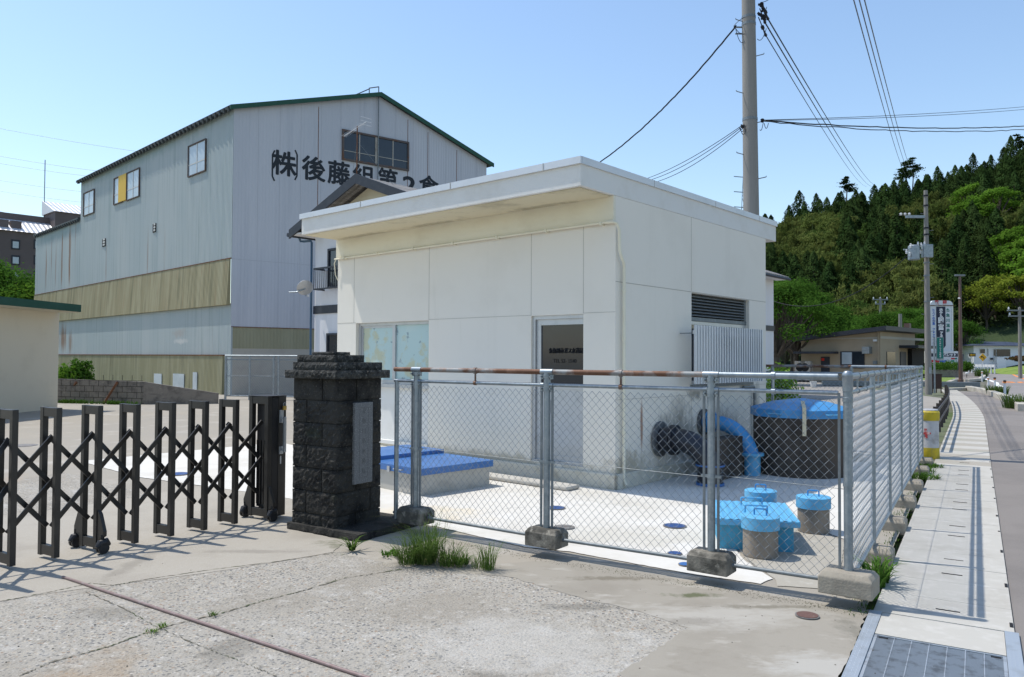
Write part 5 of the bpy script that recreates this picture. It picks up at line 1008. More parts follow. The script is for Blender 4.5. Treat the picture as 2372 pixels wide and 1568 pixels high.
for c_, u in enumerate((36, 88, -16)):
    for r2 in range(6):
        x, z = HT.py(u, 567+r2*36, 0); mb = MB(); wd = .75; mb.box(x-wd, -.12, z-.9, x+wd, -.004, z+1.0)
        wn = mb.build('window', K['dtrim'], hotel); MB().box(x-wd*.68, -.14, z-.65, x+wd*.68, -.121, z+.65).build('pane', K['wglass'], wn)
for u, v in ((5, 538.6), (36, 520)): x, z = HT.py(u, v-6, 1.5); MB().box(x-.9, .8, zH+.7, x+.9, 3, zH+2.2).build('dormer', K['hotelw'], hotel)
# ================================================================ poles and cables
K['polec'] = mat('pole_concrete', (.24, .228, .208), [((.18, .17, .155), 1.2, (3, 3, .3), .45, .65, .8), ((.37, .35, .31), 6, (1, 1, .1), .58, .7, .6)], .85, bump=(.25, 50, .003))
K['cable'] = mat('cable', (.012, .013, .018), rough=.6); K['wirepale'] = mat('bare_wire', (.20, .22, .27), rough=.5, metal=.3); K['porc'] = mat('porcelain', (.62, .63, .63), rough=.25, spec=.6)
MPx, MPy = 4.48, 14.3
mp = thing('utility_pole', 'tall tapering concrete utility pole rising behind the pump house roof', 'utility pole', (MPx, MPy, 0), 0)
def lean(z): return -.0105*z                          # the pole leans slightly
mb = MB(); zz = [0, 2, 4, 6, 8, 10, 12, 13.5]
mb.tube([(lean(z), 0, z) for z in zz], [.165-.0052*z for z in zz], 24); mb.build('pole', K['polec'], mp, smooth=True)
for k, z in enumerate((3.9, 4.35, 5.0, 5.45, 6.05, 6.6, 7.3, 7.95, 8.6)):
    s_ = 1 if k % 2 == 0 else -1; r = .165-.0052*z; MB().tube([(lean(z)+s_*(r-.02), -.02, z), (lean(z)+s_*(r+.13), -.05, z+.03), (lean(z)+s_*(r+.135), -.05, z+.05)], .009, 6).build('step_bolt', K['galvold'], mp)
def band(z, h=.05): r = .17-.0052*z; return MB().lathe([(r, z), (r, z+h)], (lean(z), 0, 0), 20).build('band', K['galvold'], mp)
zA = Y(1745, 280, MPy).z; zB_ = Y(1720, 50, MPy).z; zC_ = Y(1760, 62, MPy).z; zD_ = Y(1760, 10, MPy).z
for z in (zA, zC_+.02, zD_+.12, zB_+.05): band(z)
def knot(p, s=.06, n=5, name='cable_clamp'):
    mb = MB()
    for k in range(n): a = Vector((random.uniform(-1, 1), random.uniform(-.6, .6), random.uniform(-1, 1)))*s; mb.bar(p+a, p-a*.6, s*.7, s*.5)
    return mb.build(name, K['cable'], mp, world=True)
pA0 = Y(1766, 280, MPy-.05); pA1 = Y(1721, 292, MPy-.05); knot(pA0, .05); knot(pA1, .05); knot(Y(1702, 62, MPy-.2), .03)
for (u, v) in ((1764, 10), (1768, 22), (1761, 34), (1770, 42)): knot(Y(u, v, MPy-.05), .06)
mb = MB()
for (u0, v0, u1, v1) in ((1766, 8, 1779, 44), (1760, 20, 1772, 52), (1757, 40, 1774, 82)): p, q = Y(u0, v0, MPy), Y(u1, v1, MPy+.5); mb.tube([p, p.lerp(q, .45), p.lerp(q, .5), p.lerp(q, .6), p.lerp(q, .62), q.lerp(p, .12), q], [.01, .01, .035, .035, .012, .02, .03], 8)
mb.build('insulators', K['cable'], mp, world=True)
def loop(u0, v0, u1, v1, dip, d=None, r=.006):
    p, q = Y(u0, v0, d or MPy-.1), Y(u1, v1, d or MPy-.1); MB().tube([p.lerp(q, k/10)-Vector((0, 0, dip*4*(k/10)*(1-k/10))) for k in range(11)], r, 5).build('jumper_wire', K['cable'], mp, world=True)
loop(1704, 66, 1724, 95, .12); loop(1703, 64, 1726, 78, .05); loop(1700, 60, 1724, 40, -.02); loop(1775, 66, 1754, 90, .10); loop(1770, 285, 1780, 285, .10); loop(1768, 283, 1760, 300, .07); loop(1715, 296, 1728, 298, .12); loop(1712, 294, 1728, 290, .10)
loop(1762, 5, 1784, -4, .02); loop(1776, 16, 1764, 36, .05)
for v in (63, 78): p = Y(1712, v, MPy); MB().bar(p-Vector((.07, 0, 0)), p+Vector((.09, 0, 0)), .03, .02).build('arm', K['galvold'], mp, world=True)
def cable(label, p, q, sag, r, m=None, n=24, group=None, cat='cable', wob=0):
    c = p.lerp(q, .5); mb = MB(); pts = []
    for k in range(n+1):
        t = k/n; pts.append(p.lerp(q, t)-Vector((0, 0, sag*4*t*(1-t)))+Vector((0, 0, random.uniform(-wob, wob))))
    mb.tube(pts, r, 5); o = mb.build('power_cable', m or K['cable'], None, world=True, loc=(p.x, p.y, p.z)); tag(o, label, cat, group); return o
cable('thick twisted black cable from the tall pole down past the pump house roof', Y(1705, 60, MPy), Y(1345, 402, 20), .30, .016, wob=.006, n=60)
for k, (v0, v1) in enumerate(((288, 410), (291, 414), (296, 420))): cable(['uppermost', 'middle', 'lowest'][k]+' of three slack cables from the tall pole to behind the pump house roof', Y(1722, v0, MPy), Y(1478, v1+10, 21), .12+.05*k, .007, group='slack service cables')
cable('upper black cable bundle crossing the sky to the right of the tall pole', Y(1764, 279, MPy), Y(2620, 262, 26), .30, .013, wob=.008, n=70)
cable('lower twisted black cable crossing the sky to the right of the tall pole', Y(1764, 281, MPy), Y(2620, 266, 26.5), .36, .010, wob=.012, n=70)
cable('thin wire rising to the right edge above the black cables', Y(1766, 278, MPy), Y(2560, 226, 27), .12, .006)
cable('second thin wire rising to the right edge above the black cables', Y(1766, 279, MPy), Y(2560, 232, 27), .14, .006)
for k, (a, b) in enumerate((((1779, 44), (2031, 431)), ((1772, 52), (2020, 432)), ((1774, 82), (2008, 432)))): cable(['rightmost', 'middle', 'leftmost'][k]+' of three cables from the tall pole top to the wooded hill', Y(*a, MPy+.5), Y(*b, 120), .7, .014 if k < 2 else .010, n=40, group='cables to the hill')
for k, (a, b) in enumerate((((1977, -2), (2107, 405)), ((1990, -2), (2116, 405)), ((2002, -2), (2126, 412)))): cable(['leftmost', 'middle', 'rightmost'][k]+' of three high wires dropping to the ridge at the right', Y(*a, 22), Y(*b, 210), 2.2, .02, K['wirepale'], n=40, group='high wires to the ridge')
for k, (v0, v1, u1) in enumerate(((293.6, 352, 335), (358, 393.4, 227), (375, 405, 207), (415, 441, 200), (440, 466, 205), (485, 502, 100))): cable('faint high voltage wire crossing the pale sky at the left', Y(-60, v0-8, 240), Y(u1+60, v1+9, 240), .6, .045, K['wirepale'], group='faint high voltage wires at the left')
# second pole with switchgear
P2 = G(2151, 914); p2 = thing('utility_pole', 'concrete pole with grey switch boxes and insulators beside the hotel sign tower', 'utility pole', (P2.x, P2.y, 0), 0)
zT2 = Y(2147, 441, P2.y).z; MB().tube([(0, 0, 0), (-.06, 0, zT2)], [.155, .085], 16).build('pole', K['polec'], p2, smooth=True)
zz = lambda v: Y(2147, v, P2.y).z; sc2 = P2.y/F
MB().box(-.04-34*sc2*1.4, -.05, zz(505), -.05, .05, zz(499)).build('cross_arm', K['galv'], p2)
for k in range(3): MB().lathe([(.03, 0), (.08, .02), (.03, .05), (.08, .08), (.02, .12)], (-1.25+k*.2, 0, zz(499)), 10).build('insulator', K['porc'], p2)
mb = MB(); mb.box(-.36, -.34, zz(598), .10, -.10, zz(568)); mb.build('switch_box', K['galv'], p2, bevel=.02)
mb = MB(); mb.lathe([(.24, zz(603)), (.26, zz(602)), (.26, zz(572)), (.2, zz(569))], (-.72, -.15, 0), 16); mb.build('switch_tank', K['galv'], p2, smooth=True)
MB().box(-1.15, -.08, zz(580), .1, 0, zz(577)).build('cross_arm', K['galv'], p2)
for (x, z) in ((-1.15, zz(590)), (-1.0, zz(596)), (-.85, zz(592)), (-.95, zz(576)), (-.6, zz(572)), (-.45, zz(574)), (-.3, zz(572)), (-.52, zz(590))): MB().lathe([(.03, 0), (.06, .02), (.03, .05), (.06, .09), (.03, .14), (.05, .17), (.02, .2)], (x, -.3, z), 8).build('insulator', K['porc'], p2)
for v in (455, 478, 530, 545, 610, 640, 700): z = zz(v); MB().lathe([(.115+.0045*(zT2-z), z), (.115+.0045*(zT2-z), z+.07)], (-.06*z/zT2, 0, 0), 12).build('band', K['cable'] if v < 560 else K['galvold'], p2)
for k in range(9): z = 2.2+k*.8; s_ = 1 if k % 2 else -1; MB().tube([(s_*.1, 0, z), (s_*.3, 0, z+.02)], .012, 5).build('step_bolt', K['galvold'], p2)
MB().box(-.06, -.162, 1.0, .06, -.150, 1.3).build('number_plate', K['galv'], p2)
cable('drooping cable crossing in front of the woods left of the switch pole', Y(2120, 575, P2.y), Y(1782, 694, 44), 1.3, .02, n=40)
K['lampbrown'] = mat('brown_lamp_post', (.13, .08, .065), rough=.5)
lp = G(2225.7, 889); l_ = thing('street_lamp', 'slender brown street lamp post on the pavement island', 'street lamp', (lp.x, lp.y, 0), 0); zl = Y(2227, 640, lp.y).z
MB().lathe([(.17, 0), (.17, .3), (.13, .32), (.11, zl*.5), (.075, zl)], (0, 0, 0), 12).build('pole', K['lampbrown'], l_, smooth=True)
MB().box(-.35, -.08, zl, .35, .08, zl+.12).build('lamp_head', K['galvold'], l_, bevel=.03)
MB().lathe([(.05, 0), (.1, .05), (.05, .1)], (-.12, -.1, Y(2222, 693, lp.y).z), 8).build('mirror_ball', K['porc'], l_)
def farpole(u, vt, vb, d, r, arms, label, cat='utility pole', m=None):
    b = Y(u, vb, d); t = Y(u, vt, d); o = thing('utility_pole', label, cat, (b.x, b.y, min(b.z, 0)), 0); z0 = 0; zt = t.z-min(b.z, 0)
    MB().tube([(0, 0, 0), (0, 0, zt)], [r, r*.7], 8).build('pole', m or K['polec'], o, smooth=True)
    for (v, w_) in arms: z = Y(u, v, d).z-min(b.z, 0); MB().box(-w_, -.08, z-.06, w_, .08, z+.06).build('cross_arm', K['galvold'], o); [MB().lathe([(.05, 0), (.09, .1), (.04, .25)], (x*w_*.9, 0, z+.06), 6).build('insulator', K['porc'], o) for x in (-1, 0, 1)]
farpole(2040, 690, 830, 92, .2, ((694, .9), (704, .6)), 'distant concrete pole above the tan building roof'); farpole(2363, 712, 835, 70, .17, ((719, 1.1), (732, 1.0)), 'distant pole with cross arms at the right edge beside the white house')
farpole(2086, 727, 830, 80, .25, (), 'short plain post behind the tan building roof')
# lattice pylon far behind the pole
PY = Y(1727, 500, 260); py = thing('pylon', 'faint lattice power pylon far behind the tall utility pole', 'pylon', (PY.x, PY.y, 0), .3); zt = Y(1727, 402, 260).z
mb = MB(); 
for (a, b) in ((-1, -1), (1, -1), (1, 1), (-1, 1)): mb.tube([(a*3.4, b*3.4, 0), (a*1.2, b*1.2, zt*.7), (a*.5, b*.5, zt)], .12, 4)
for k in range(16):
    z0, z1 = zt*k/16, zt*(k+1)/16; w_ = lambda z: (3.4-2.2*z/(zt*.7)) if z < zt*.7 else 1.2-.7*(z-zt*.7)/(zt*.3)
    for s_ in (-1, 1): mb.tube([(-w_(z0), s_*w_(z0), z0), (w_(z1), s_*w_(z1), z1)], .06, 3); mb.tube([(w_(z0), s_*w_(z0), z0), (-w_(z1), s_*w_(z1), z1)], .06, 3); mb.tube([(s_*w_(z0), -w_(z0), z0), (s_*w_(z1), w_(z1), z1)], .06, 3)
mb.build('lattice_mast', K['galv'], py); 
for z in (.82, .90, .98): MB().bar((-4.5, 0, zt*z), (4.5, 0, zt*z), .2, .25).build('cross_arm', K['galv'], py)
# ================================================================ tan building
tb = G(2039.5, 888); T = Fr((tb.x, tb.y), -45); tan = frthing('tan_building', 'single storey tan building with dark sloping roof behind the car park', 'building', T)
K['tanw'] = mat('tan_render', (.35, .285, .205), [((.30, .245, .175), 1, U, .5, .7, .6)], .85, bump=(.2, 30, .004))
xl, _ = T.py(1856, 880); zl0 = T.py(1860, 790)[1]; zc = T.py(2039, 768)[1]; xr_l = T.py(1836.4, 785, -.4)[0]
yr = 3.
while proj(T.w(.6, yr+.4, 3.5))[0] < 2143: yr += .1
mb = MB()
mb.add([(xl, 0, 0), (0, 0, 0), (0, yr, 0), (xl, yr, 0), (xl, 0, zl0), (0, 0, zc), (0, yr, zc), (xl, yr, zl0)], [(0, 3, 2, 1), (4, 5, 6, 7), (0, 1, 5, 4), (1, 2, 6, 5), (2, 3, 7, 6), (3, 0, 4, 7)]); mb.build('wall', K['tanw'], tan)
sl = (zc-zl0)/(-xl); xo = -1.0
mb = MB(); xa_, xb_ = xl-.9, .6; za_, zb_ = zl0-.9*sl, zc+.6*sl
mb.add([(xa_, -.6, za_), (xb_, -.6, zb_), (xb_, yr+.4, zb_), (xa_, yr+.4, za_), (xa_, -.6, za_+.30), (xb_, -.6, zb_+.30), (xb_, yr+.4, zb_+.30), (xa_, yr+.4, za_+.30)], [(0, 3, 2, 1), (4, 5, 6, 7), (0, 1, 5, 4), (1, 2, 6, 5), (2, 3, 7, 6), (3, 0, 4, 7)])
for v in mb.v: v.z += .01
mb.build('roof', K['dtrim'], tan)
def tbx(u0, v0, u1, v1, d0, d1, name, m, par=tan, plane='y'):
    f = T.py if plane == 'y' else T.px; a, b = f(u0, v0), f(u1, v1)
    mb = MB(); (mb.box(a[0], -d1, b[1], b[0], -d0, a[1]) if plane == 'y' else mb.box(d0, a[0], b[1], d1, b[0], a[1])); return mb.build(name, m, par)
cx_ = lambda x: 1824.2+x*.1625; cy_ = lambda y: 694.9+y*.1625
tbx(cx_(165), cy_(735), cx_(725), cy_(765), .01, 1.0, 'canopy', K['dtrim'])
tbx(cx_(480), cy_(808), cx_(603), cy_(1075), .003, .05, 'door', K['dtrim']); tbx(cx_(488), cy_(828), cx_(528), cy_(866), .051, .06, 'door_notice', mat('red_notice', (.6, .03, .02)))
ww = tbx(cx_(755), cy_(733), cx_(1100), cy_(975), .003, .06, 'window', K['dtrim']); tbx(cx_(780), cy_(745), cx_(922), cy_(915), .061, .07, 'pane', K['wglass'], ww); tbx(cx_(935), cy_(745), cx_(1090), cy_(915), .061, .07, 'pane', glassd, ww)
tbx(cx_(1103), cy_(668), cx_(1205), cy_(765), .003, .55, 'vent_hood', K['galv'])
tbx(cx_(1285), cy_(430), cx_(1308), cy_(920), .003, .08, 'drainpipe', K['tanw']); tbx(cx_(1230), cy_(868), cx_(1285), cy_(918), .003, .2, 'meter_box', K['galvold']); tbx(cx_(1238), cy_(562), cx_(1285), cy_(590), .003, .25, 'wall_lamp', K['porc'])
tbx(cx_(200), cy_(546), cx_(1300), cy_(549), .002, .012, 'wall_seam', K['joint'])
tbx(cx_(1410), cy_(737), cx_(1528), cy_(985), .003, .05, 'window', glassd, tan, 'x'); tbx(cx_(1600), cy_(738), cx_(1680), cy_(930), .003, .06, 'door', K['dtrim'], tan, 'x'); tbx(cx_(1712), cy_(700), cx_(1880), cy_(930), .003, .3, 'dark_entrance', K['dark'], tan, 'x')
tbx(cx_(1590), cy_(645), cx_(1920), cy_(695), .01, 1.3, 'canopy', K['dtrim'], tan, 'x'); tbx(cx_(1325), cy_(548), cx_(1940), cy_(551), .002, .012, 'wall_seam', K['joint'], tan, 'x')
p = Y(2102, 760, tb.y+6); q = T.l(p); MB().box(q.x-.2, q.y-.2, zc-.3, q.x+.2, q.y+.2, Y(2102, 749, p.y).z).build('chimney', K['lampbrown'], tan)
# things by its wall
for k, (u, lab) in enumerate(((1868, 'grey air conditioner unit nearest the left corner of the tan building'), (1880, 'second air conditioner unit beside the tan building door'))):
    p = T.w(T.py(u, 880)[0], -.8); a = thing('air_conditioner', lab, 'air conditioner', p, T.a, 'air conditioners by the tan building'); MB().box(-.4, -.3, .1, .4, .1, 1.5).build('case', K['aluold'], a, bevel=.02); MB().lathe([(.3, 0), (.3, .01)], (0, 0, 0), 16).build('fan_grille', K['dark'], a).matrix_local = Matrix.Translation((0, -.302, 1.05)) @ Matrix.Rotation(R(90), 4, 'X'); MB().box(-.35, -.25, 0, .35, .05, .098).build('feet', K['dark'], a)
p = G(1905, 893); o = MB().box(0, -.2, 0, 9, .25, .30).build('concrete_beam', K['galvold'], None, loc=(p.x, p.y, 0), rz=T.a+R(35), bevel=.02); tag(o, 'low grey concrete beam lying along the car park edge by the tan building', 'beam')
p = G(1884, 897); o = MB().lathe([(.14, 0), (.20, .36), (.22, .37)], (0, 0, 0), 16).build('plant_pot', K['porc'], None, loc=(p.x, p.y, 0)); tag(o, 'pale round plant pot standing in the car park', 'pot')
# ================================================================ signs
stb = Vector((Y(2182, 850, 85).x, 85, .3)); st = thing('sign_tower', 'tall white sign tower with rounded top and dark centre panel right of the concrete pole', 'sign', stb, 0)
s85 = 85/F; X_ = lambda u: (u-CX)*s85-stb.x+.0; Z_ = lambda v: Y(2182, v, 85).z-stb.z
cu_ = lambda x: 2055.8+x*.16991; cv_ = lambda y: 683.3+y*.16991
K['signw'] = mat('sign_white', (.62, .64, .66), rough=.5); K['navy'] = mat('sign_navy', (.012, .018, .045), rough=.4); K['teal'] = mat('sign_teal', (.01, .16, .13), rough=.5); K['red'] = mat('sign_red', (.50, .02, .03), rough=.5); K['bluep'] = mat('sign_blue', (.03, .12, .45), rough=.5); K['greenp'] = mat('sign_green', (.01, .22, .12), rough=.5)
xL, xR = X_(cu_(588)), X_(cu_(900)); zt, zb_ = Z_(cv_(75)), Z_(cv_(765)); zs = Z_(cv_(145))
pts = [(xL, 0, zs+.05), (xR, 0, zs+.05), (xR, 0, zt-.5)]+[(xR-.5+.5*math.cos(a), 0, zt-.5+.5*math.sin(a)) for a in (R(30), R(60), R(90))]+[(xL+.5+.5*math.cos(a), 0, zt-.5+.5*math.sin(a)) for a in (R(90), R(120), R(150), R(180))]
MB().extr(pts[::-1], (0, .7, 0)).build('head_panel', K['signw'], st)
MB().box(xL, .05, zb_, xR, .65, zs).build('body_panel', K['signw'], st)
MB().box(xL-.04, -.03, zs-.02, xR+.04, .7, zs+.06).build('trim', K['rail_rust'], st); MB().box(xR-.16, .0, zb_, xR, .049, zs-.03).build('edge_strip', K['fascia'], st)
x0, x1 = X_(cu_(672)), X_(cu_(797)); zn = Z_(cv_(728)); zn2 = Z_(cv_(690)); MB().extr([(x0, .02, Z_(cv_(158))), (x0, .02, zn), (x1-.25, .02, zn), (x1, .02, zn2), (x1, .02, Z_(cv_(158)))][::-1], (0, .028, 0)).build('centre_panel', K['navy'], st)
def vtext(chars, u, v0, dv, size, m, par=st, yy=.0, fx=X_, fz=Z_, off=.01):
    for k, ch in enumerate(chars):
        if ch != ' ': text(ch, size, 'lettering', m, par, MX((fx(u), yy, fz(v0+dv*k)), *FRONT), .01, off, 'CENTER')
K['pw'] = mat('letter_white', (.75, .75, .75)); 
vtext('ホテル', cu_(735), cv_(205), 7.4, .40, K['pw'], off=.02); vtext('國富', cu_(733), cv_(350), 16, .66, K['pw'], off=.03); vtext('アネックス', cu_(738), cv_(520), 7, .38, K['pw'], off=.02)
vtext('糸魚川温泉', cu_(832), cv_(210), 11.7, .42, K['teal'], yy=.04); vtext('ヒスイの郷里 フォッサマグナ', cu_(637), cv_(205), 6.4, .30, K['bluep'], yy=.04)
text('歓', .46, 'lettering', K['red'], st, MX((X_(cu_(682)), -.012, Z_(cv_(105))), *FRONT), .01, .02, 'CENTER'); text('迎', .46, 'lettering', K['red'], st, MX((X_(cu_(785)), -.012, Z_(cv_(105))), *FRONT), .01, .02, 'CENTER')
xs0, xs1 = X_(cu_(560)), X_(cu_(945)); MB().box(xs0, -.25, Z_(cv_(930)), xs1, .9, Z_(cv_(765))).build('lower_box', K['coping'], st)
MB().box(xs0+.05, -.28, Z_(cv_(840)), xs1-.05, -.251, Z_(cv_(795))).build('dark_strip', K['navy'], st); MB().box(xs0+.05, -.275, Z_(cv_(922)), xs1-.05, -.251, Z_(cv_(842))).build('white_strip', K['signw'], st)
text('ストパレット', .36, 'lettering', K['pw'], st, MX((X_(cu_(920)), -.285, Z_(cv_(817))), *FRONT), .004, .02, 'RIGHT')
MB().box(X_(cu_(805)), -.285, Z_(cv_(918)), xs1-.1, -.276, Z_(cv_(884))).build('green_strip', K['greenp'], st); MB().box(X_(cu_(690)), -.285, Z_(cv_(918)), X_(cu_(803)), -.276, Z_(cv_(884))).build('blue_strip', K['bluep'], st); MB().box(xs0+.1, -.285, Z_(cv_(918)), X_(cu_(688)), -.276, Z_(cv_(884))).build('red_strip', K['red'], st)
text('御宴・休憩', .27, 'lettering', K['pw'], st, MX((X_(cu_(870)), -.29, Z_(cv_(901))), *FRONT), .003, .005, 'CENTER'); text('ール', .27, 'lettering', K['pw'], st, MX((X_(cu_(770)), -.29, Z_(cv_(901))), *FRONT), .003, .005, 'CENTER')
MB().box(X_(cu_(848)), -.285, Z_(cv_(876)), X_(cu_(895)), -.276, Z_(cv_(856))).build('red_badge', K['red'], st); MB().box(X_(cu_(896)), -.285, Z_(cv_(876)), X_(cu_(930)), -.276, Z_(cv_(856))).build('green_badge', K['teal'], st)
MB().box(X_(cu_(868)), 0, -.35, X_(cu_(903)), .6, Z_(cv_(931))).build('leg', K['signw'], st); MB().box(X_(cu_(610)), 0, -.35, X_(cu_(645)), .6, Z_(cv_(931))).build('leg', K['signw'], st)
gb_s = G(2165, 911); gs = thing('vertical_sign', 'dark green vertical sign board with white characters on a grey post', 'sign', (gb_s.x, gb_s.y, 0), 0); d_ = gb_s.y; gX = lambda u: Y(u, 800, d_).x-gb_s.x; gZ = lambda v: Y(2170, v, d_).z
MB().tube([(0, 0, 0), (0, 0, gZ(781))], .045, 10).build('post', K['galv'], gs, smooth=True)
MB().box(gX(cu_(655)), -.08, gZ(cv_(893)), gX(cu_(752)), -.046, gZ(cv_(575))).build('frame', K['galv'], gs); MB().box(gX(cu_(662)), -.09, gZ(cv_(865)), gX(cu_(746)), -.081, gZ(cv_(583))).build('board', K['teal'], gs)
vtext('あいあいこマイ自転車', cu_(704), cv_(608), 4.4, .085, K['pw'], gs, -.095, gX, gZ, .001)
cb = G(2168, 911); cab = thing('metal_cabinet', 'dark brown metal notice cabinet on four legs beside the concrete pole', 'cabinet', (cb.x+.1, cb.y, 0), 0); K['cabb'] = mat('brown_metal', (.05, .03, .025), rough=.5, metal=.3)
MB().box(-.28, 0, .22, .20, .5, .93).build('case', K['cabb'], cab, bevel=.01); MB().box(-.30, -.02, .931, .22, .52, .96).build('top', K['cabb'], cab)
for x in (-.26, .16):
    for y_ in (.02, .44): MB().box(x, y_, 0, x+.035, y_+.035, .219).build('leg', K['cabb'], cab)
# warning signs and delineators
K['yel'] = mat('sign_yellow', (.66, .36, .02), rough=.5)
wp = G(2276, 866); ws = thing('warning_sign', 'yellow diamond bend warning sign on a thin white post', 'road sign', (wp.x, wp.y, 0), 0); d_ = wp.y; zc = Y(2274, 827.7, d_).z; hs_ = 9.2*d_/F
MB().tube([(0, 0, 0), (0, 0, zc)], .05, 8).build('post', K['signw'], ws)
MB().extr([(hs_*a, -.08, zc+hs_*b) for a, b in ((0, -1), (1, 0), (0, 1), (-1, 0))], (0, .03, 0)).build('board', K['yel'], ws)
mb = MB(); a_ = [(.32, -.55), (.28, -.1), (.05, .12), (-.25, .18)]
for p, q in zip(a_[:-1], a_[1:]): mb.bar((hs_*p[0], -.086, zc+hs_*p[1]), (hs_*q[0], -.086, zc+hs_*q[1]), hs_*.18, .006, (0, 1, 0)) if False else mb.bar((hs_*p[0], -.086, zc+hs_*p[1]), (hs_*q[0], -.086, zc+hs_*q[1]), .006, hs_*.18, (1, 0, 1))
mb.extr([(-hs_*.25, -.09, zc+hs_*.42), (-hs_*.6, -.09, zc+hs_*.12), (-hs_*.2, -.09, zc-hs_*.1)], (0, .006, 0)); mb.build('arrow', K['dark'], ws)
wa = G(2252, 864); aw = thing('arrow_sign', 'small orange and black direction board at the bend beside the white house', 'road sign', (wa.x, wa.y, 0), 0); d_ = wa.y; zc = Y(2252, 822, d_).z
MB().tube([(0, 0, 0), (0, 0, zc)], .06, 6).build('post', K['signw'], aw); MB().box(-.42, -.08, zc-.2, .42, -.061, zc+.2).build('board', K['dark'], aw); MB().extr([(-.36, -.09, zc), (-.1, -.09, zc+.15), (-.1, -.09, zc+.06), (.36, -.09, zc+.06), (.36, -.09, zc-.06), (-.1, -.09, zc-.06), (-.1, -.09, zc-.15)], (0, .008, 0)).build('arrow', K['yel'], aw)
for k, (u, vt, vb, lab) in enumerate(((2327.7, 882, 918, 'nearest white delineator post on the kerb block'), (2304.5, 875, 905, 'second white delineator post along the kerb line'), (2289.5, 874.5, 899, 'third white delineator post along the kerb line'), (2275, 861, 884, 'white delineator post on the island corner'), (2252, 845, 862, 'farthest white delineator post at the bend'))):
    p = G(u, vb); z = Y(u, vt, p.y).z; t = thing('delineator_post', lab, 'delineator', (p.x, p.y, 0), 0, 'white delineator posts along the kerb')
    MB().lathe([(.055, 0), (.05, z-.12)], (0, 0, 0), 10).build('post', K['signw'], t, smooth=True); MB().lathe([(.052, z-.118), (.052, z-.05)], (0, 0, 0), 10).build('reflective_band', K['orange'], t)
    MB().lathe([(.06, z-.049), (.075, z), (.03, z+.03)], (0, 0, 0), 10).build('cap', K['black'] if k < 2 else K['signw'], t)
spd = S.w(3.35, 64); text('50', 2.1, 'speed_marking', K['orange'], None, MX((spd.x, spd.y, -.022), S.X, S.Y*2.6, (0, 0, 1)), .001, .04, 'CENTER'); tag(bpy.data.objects['speed_marking'], kind='structure')
# dark railing beside the gutter, drum
K['rail'] = mat('dark_railing', (.045, .04, .038), [((.12, .08, .05), 8, U, .62, .74, .6)], .6)
ry = [14.6+1.5*k for k in range(14)]; rpts = [S.w(sx_edge(y_, 1)-.16, y_) for y_ in [q-4.5 for q in ry]]
rl = thing('railing', 'low dark steel railing along the left edge of the gutter', 'railing', rpts[0], S.a)
for p in rpts: MB().box(-.045, -.04, 0, .045, .04, .66).build('post', K['rail'], rl).location = WM[rl.name].inverted() @ p
for z, h in ((.60, .055), (.33, .035)):
    mb = MB()
    for a, b in zip(rpts[:-1], rpts[1:]): mb.bar(zoff(a, z)+S.X*.06, zoff(b, z)+S.X*.06, .03, h)
    mb.build('bar', K['rail'], rl, world=True)
dp_ = G(2153, 1062); dm = thing('plastic_drum', 'battered white barrier drum with yellow bands and faded red crosses', 'barrier', (dp_.x, dp_.y, 0), 0)
K['drumw'] = mat('drum_white', (.50, .50, .51), [((.28, .26, .24), 6, U, .5, .66, .8)], .6); K['drumy'] = mat('drum_yellow', (.55, .42, .03), [((.3, .25, .07), 8, U, .5, .66, .8)], .6); K['drumr'] = mat('faded_red', (.42, .06, .06), [((.6, .5, .48), 14, U, .5, .62, .9)], .7)
MB().lathe([(.145, 0), (.155, .02), (.15, .19)], (0, 0, 0), 20).build('base', K['drumy'], dm, smooth=True); MB().lathe([(.145, .191), (.145, .64)], (0, 0, 0), 20).build('body', K['drumw'], dm, smooth=True)
MB().lathe([(.15, .641), (.155, .66), (.16, .78), (.135, .81)], (0, 0, 0), 20).build('upper_band', K['drumy'], dm, smooth=True); MB().lathe([(.14, .811), (.13, .83), (.04, .832)], (0, 0, 0), 20).build('cap', K['drumw'], dm, smooth=True)
for a in (-60, -15): f = Fr((0, 0), a-30); MB().extr([f.w(-.012+.2*0+dx, -.150, .42+dz) for dx, dz in ((-.03, -.01), (-.01, -.01), (-.01, -.07), (.03, -.07), (.03, -.01), (.08, 0), (.08, .03), (.02, .04), (.02, .09), (-.02, .09), (-.02, .03), (-.05, .02))], f.Y*.004).build('cross_mark', K['drumr'], dm)
# ================================================================ white house and shops at the bend
D_ = 108; wb = Y(2255.5, 838, D_); wh = thing('bungalow', 'white bungalow with dark blue hipped roof and wide picture window at the bend', 'house', (wb.x, wb.y, 0), 0); s_ = D_/F; wX = lambda u: (u-2255.5)*s_; wZ = lambda v: Y(2300, v, D_).z
K['wh'] = mat('white_house_wall', (.70, .72, .74), rough=.8); K['broof'] = mat('blue_roof', (.045, .06, .095), rough=.6, corr=(0, .6, .03))
MB().box(0, 0, 0, wX(2420), 9, wZ(801)).build('wall', K['wh'], wh)
xa_, xb_ = wX(2246), wX(2430); ze, zr_ = wZ(800.5), wZ(789.5); MB().add([(xa_, -.7, ze), (xb_, -.7, ze), (xb_, 9.7, ze), (xa_, 9.7, ze), (wX(2297), 4.5, zr_), (wX(2380), 4.5, zr_)], [(0, 1, 5, 4), (1, 2, 5), (2, 3, 4, 5), (3, 0, 4), (0, 3, 2, 1)]).build('roof', K['broof'], wh)
MB().box(wX(2300.5), -.9, 0, wX(2321), -.01, wZ(827)).build('bay_base', K['wh'], wh); MB().box(wX(2321.01), -.45, 0, wX(2380), -.01, wZ(826)).build('bay_base', K['wh'], wh)
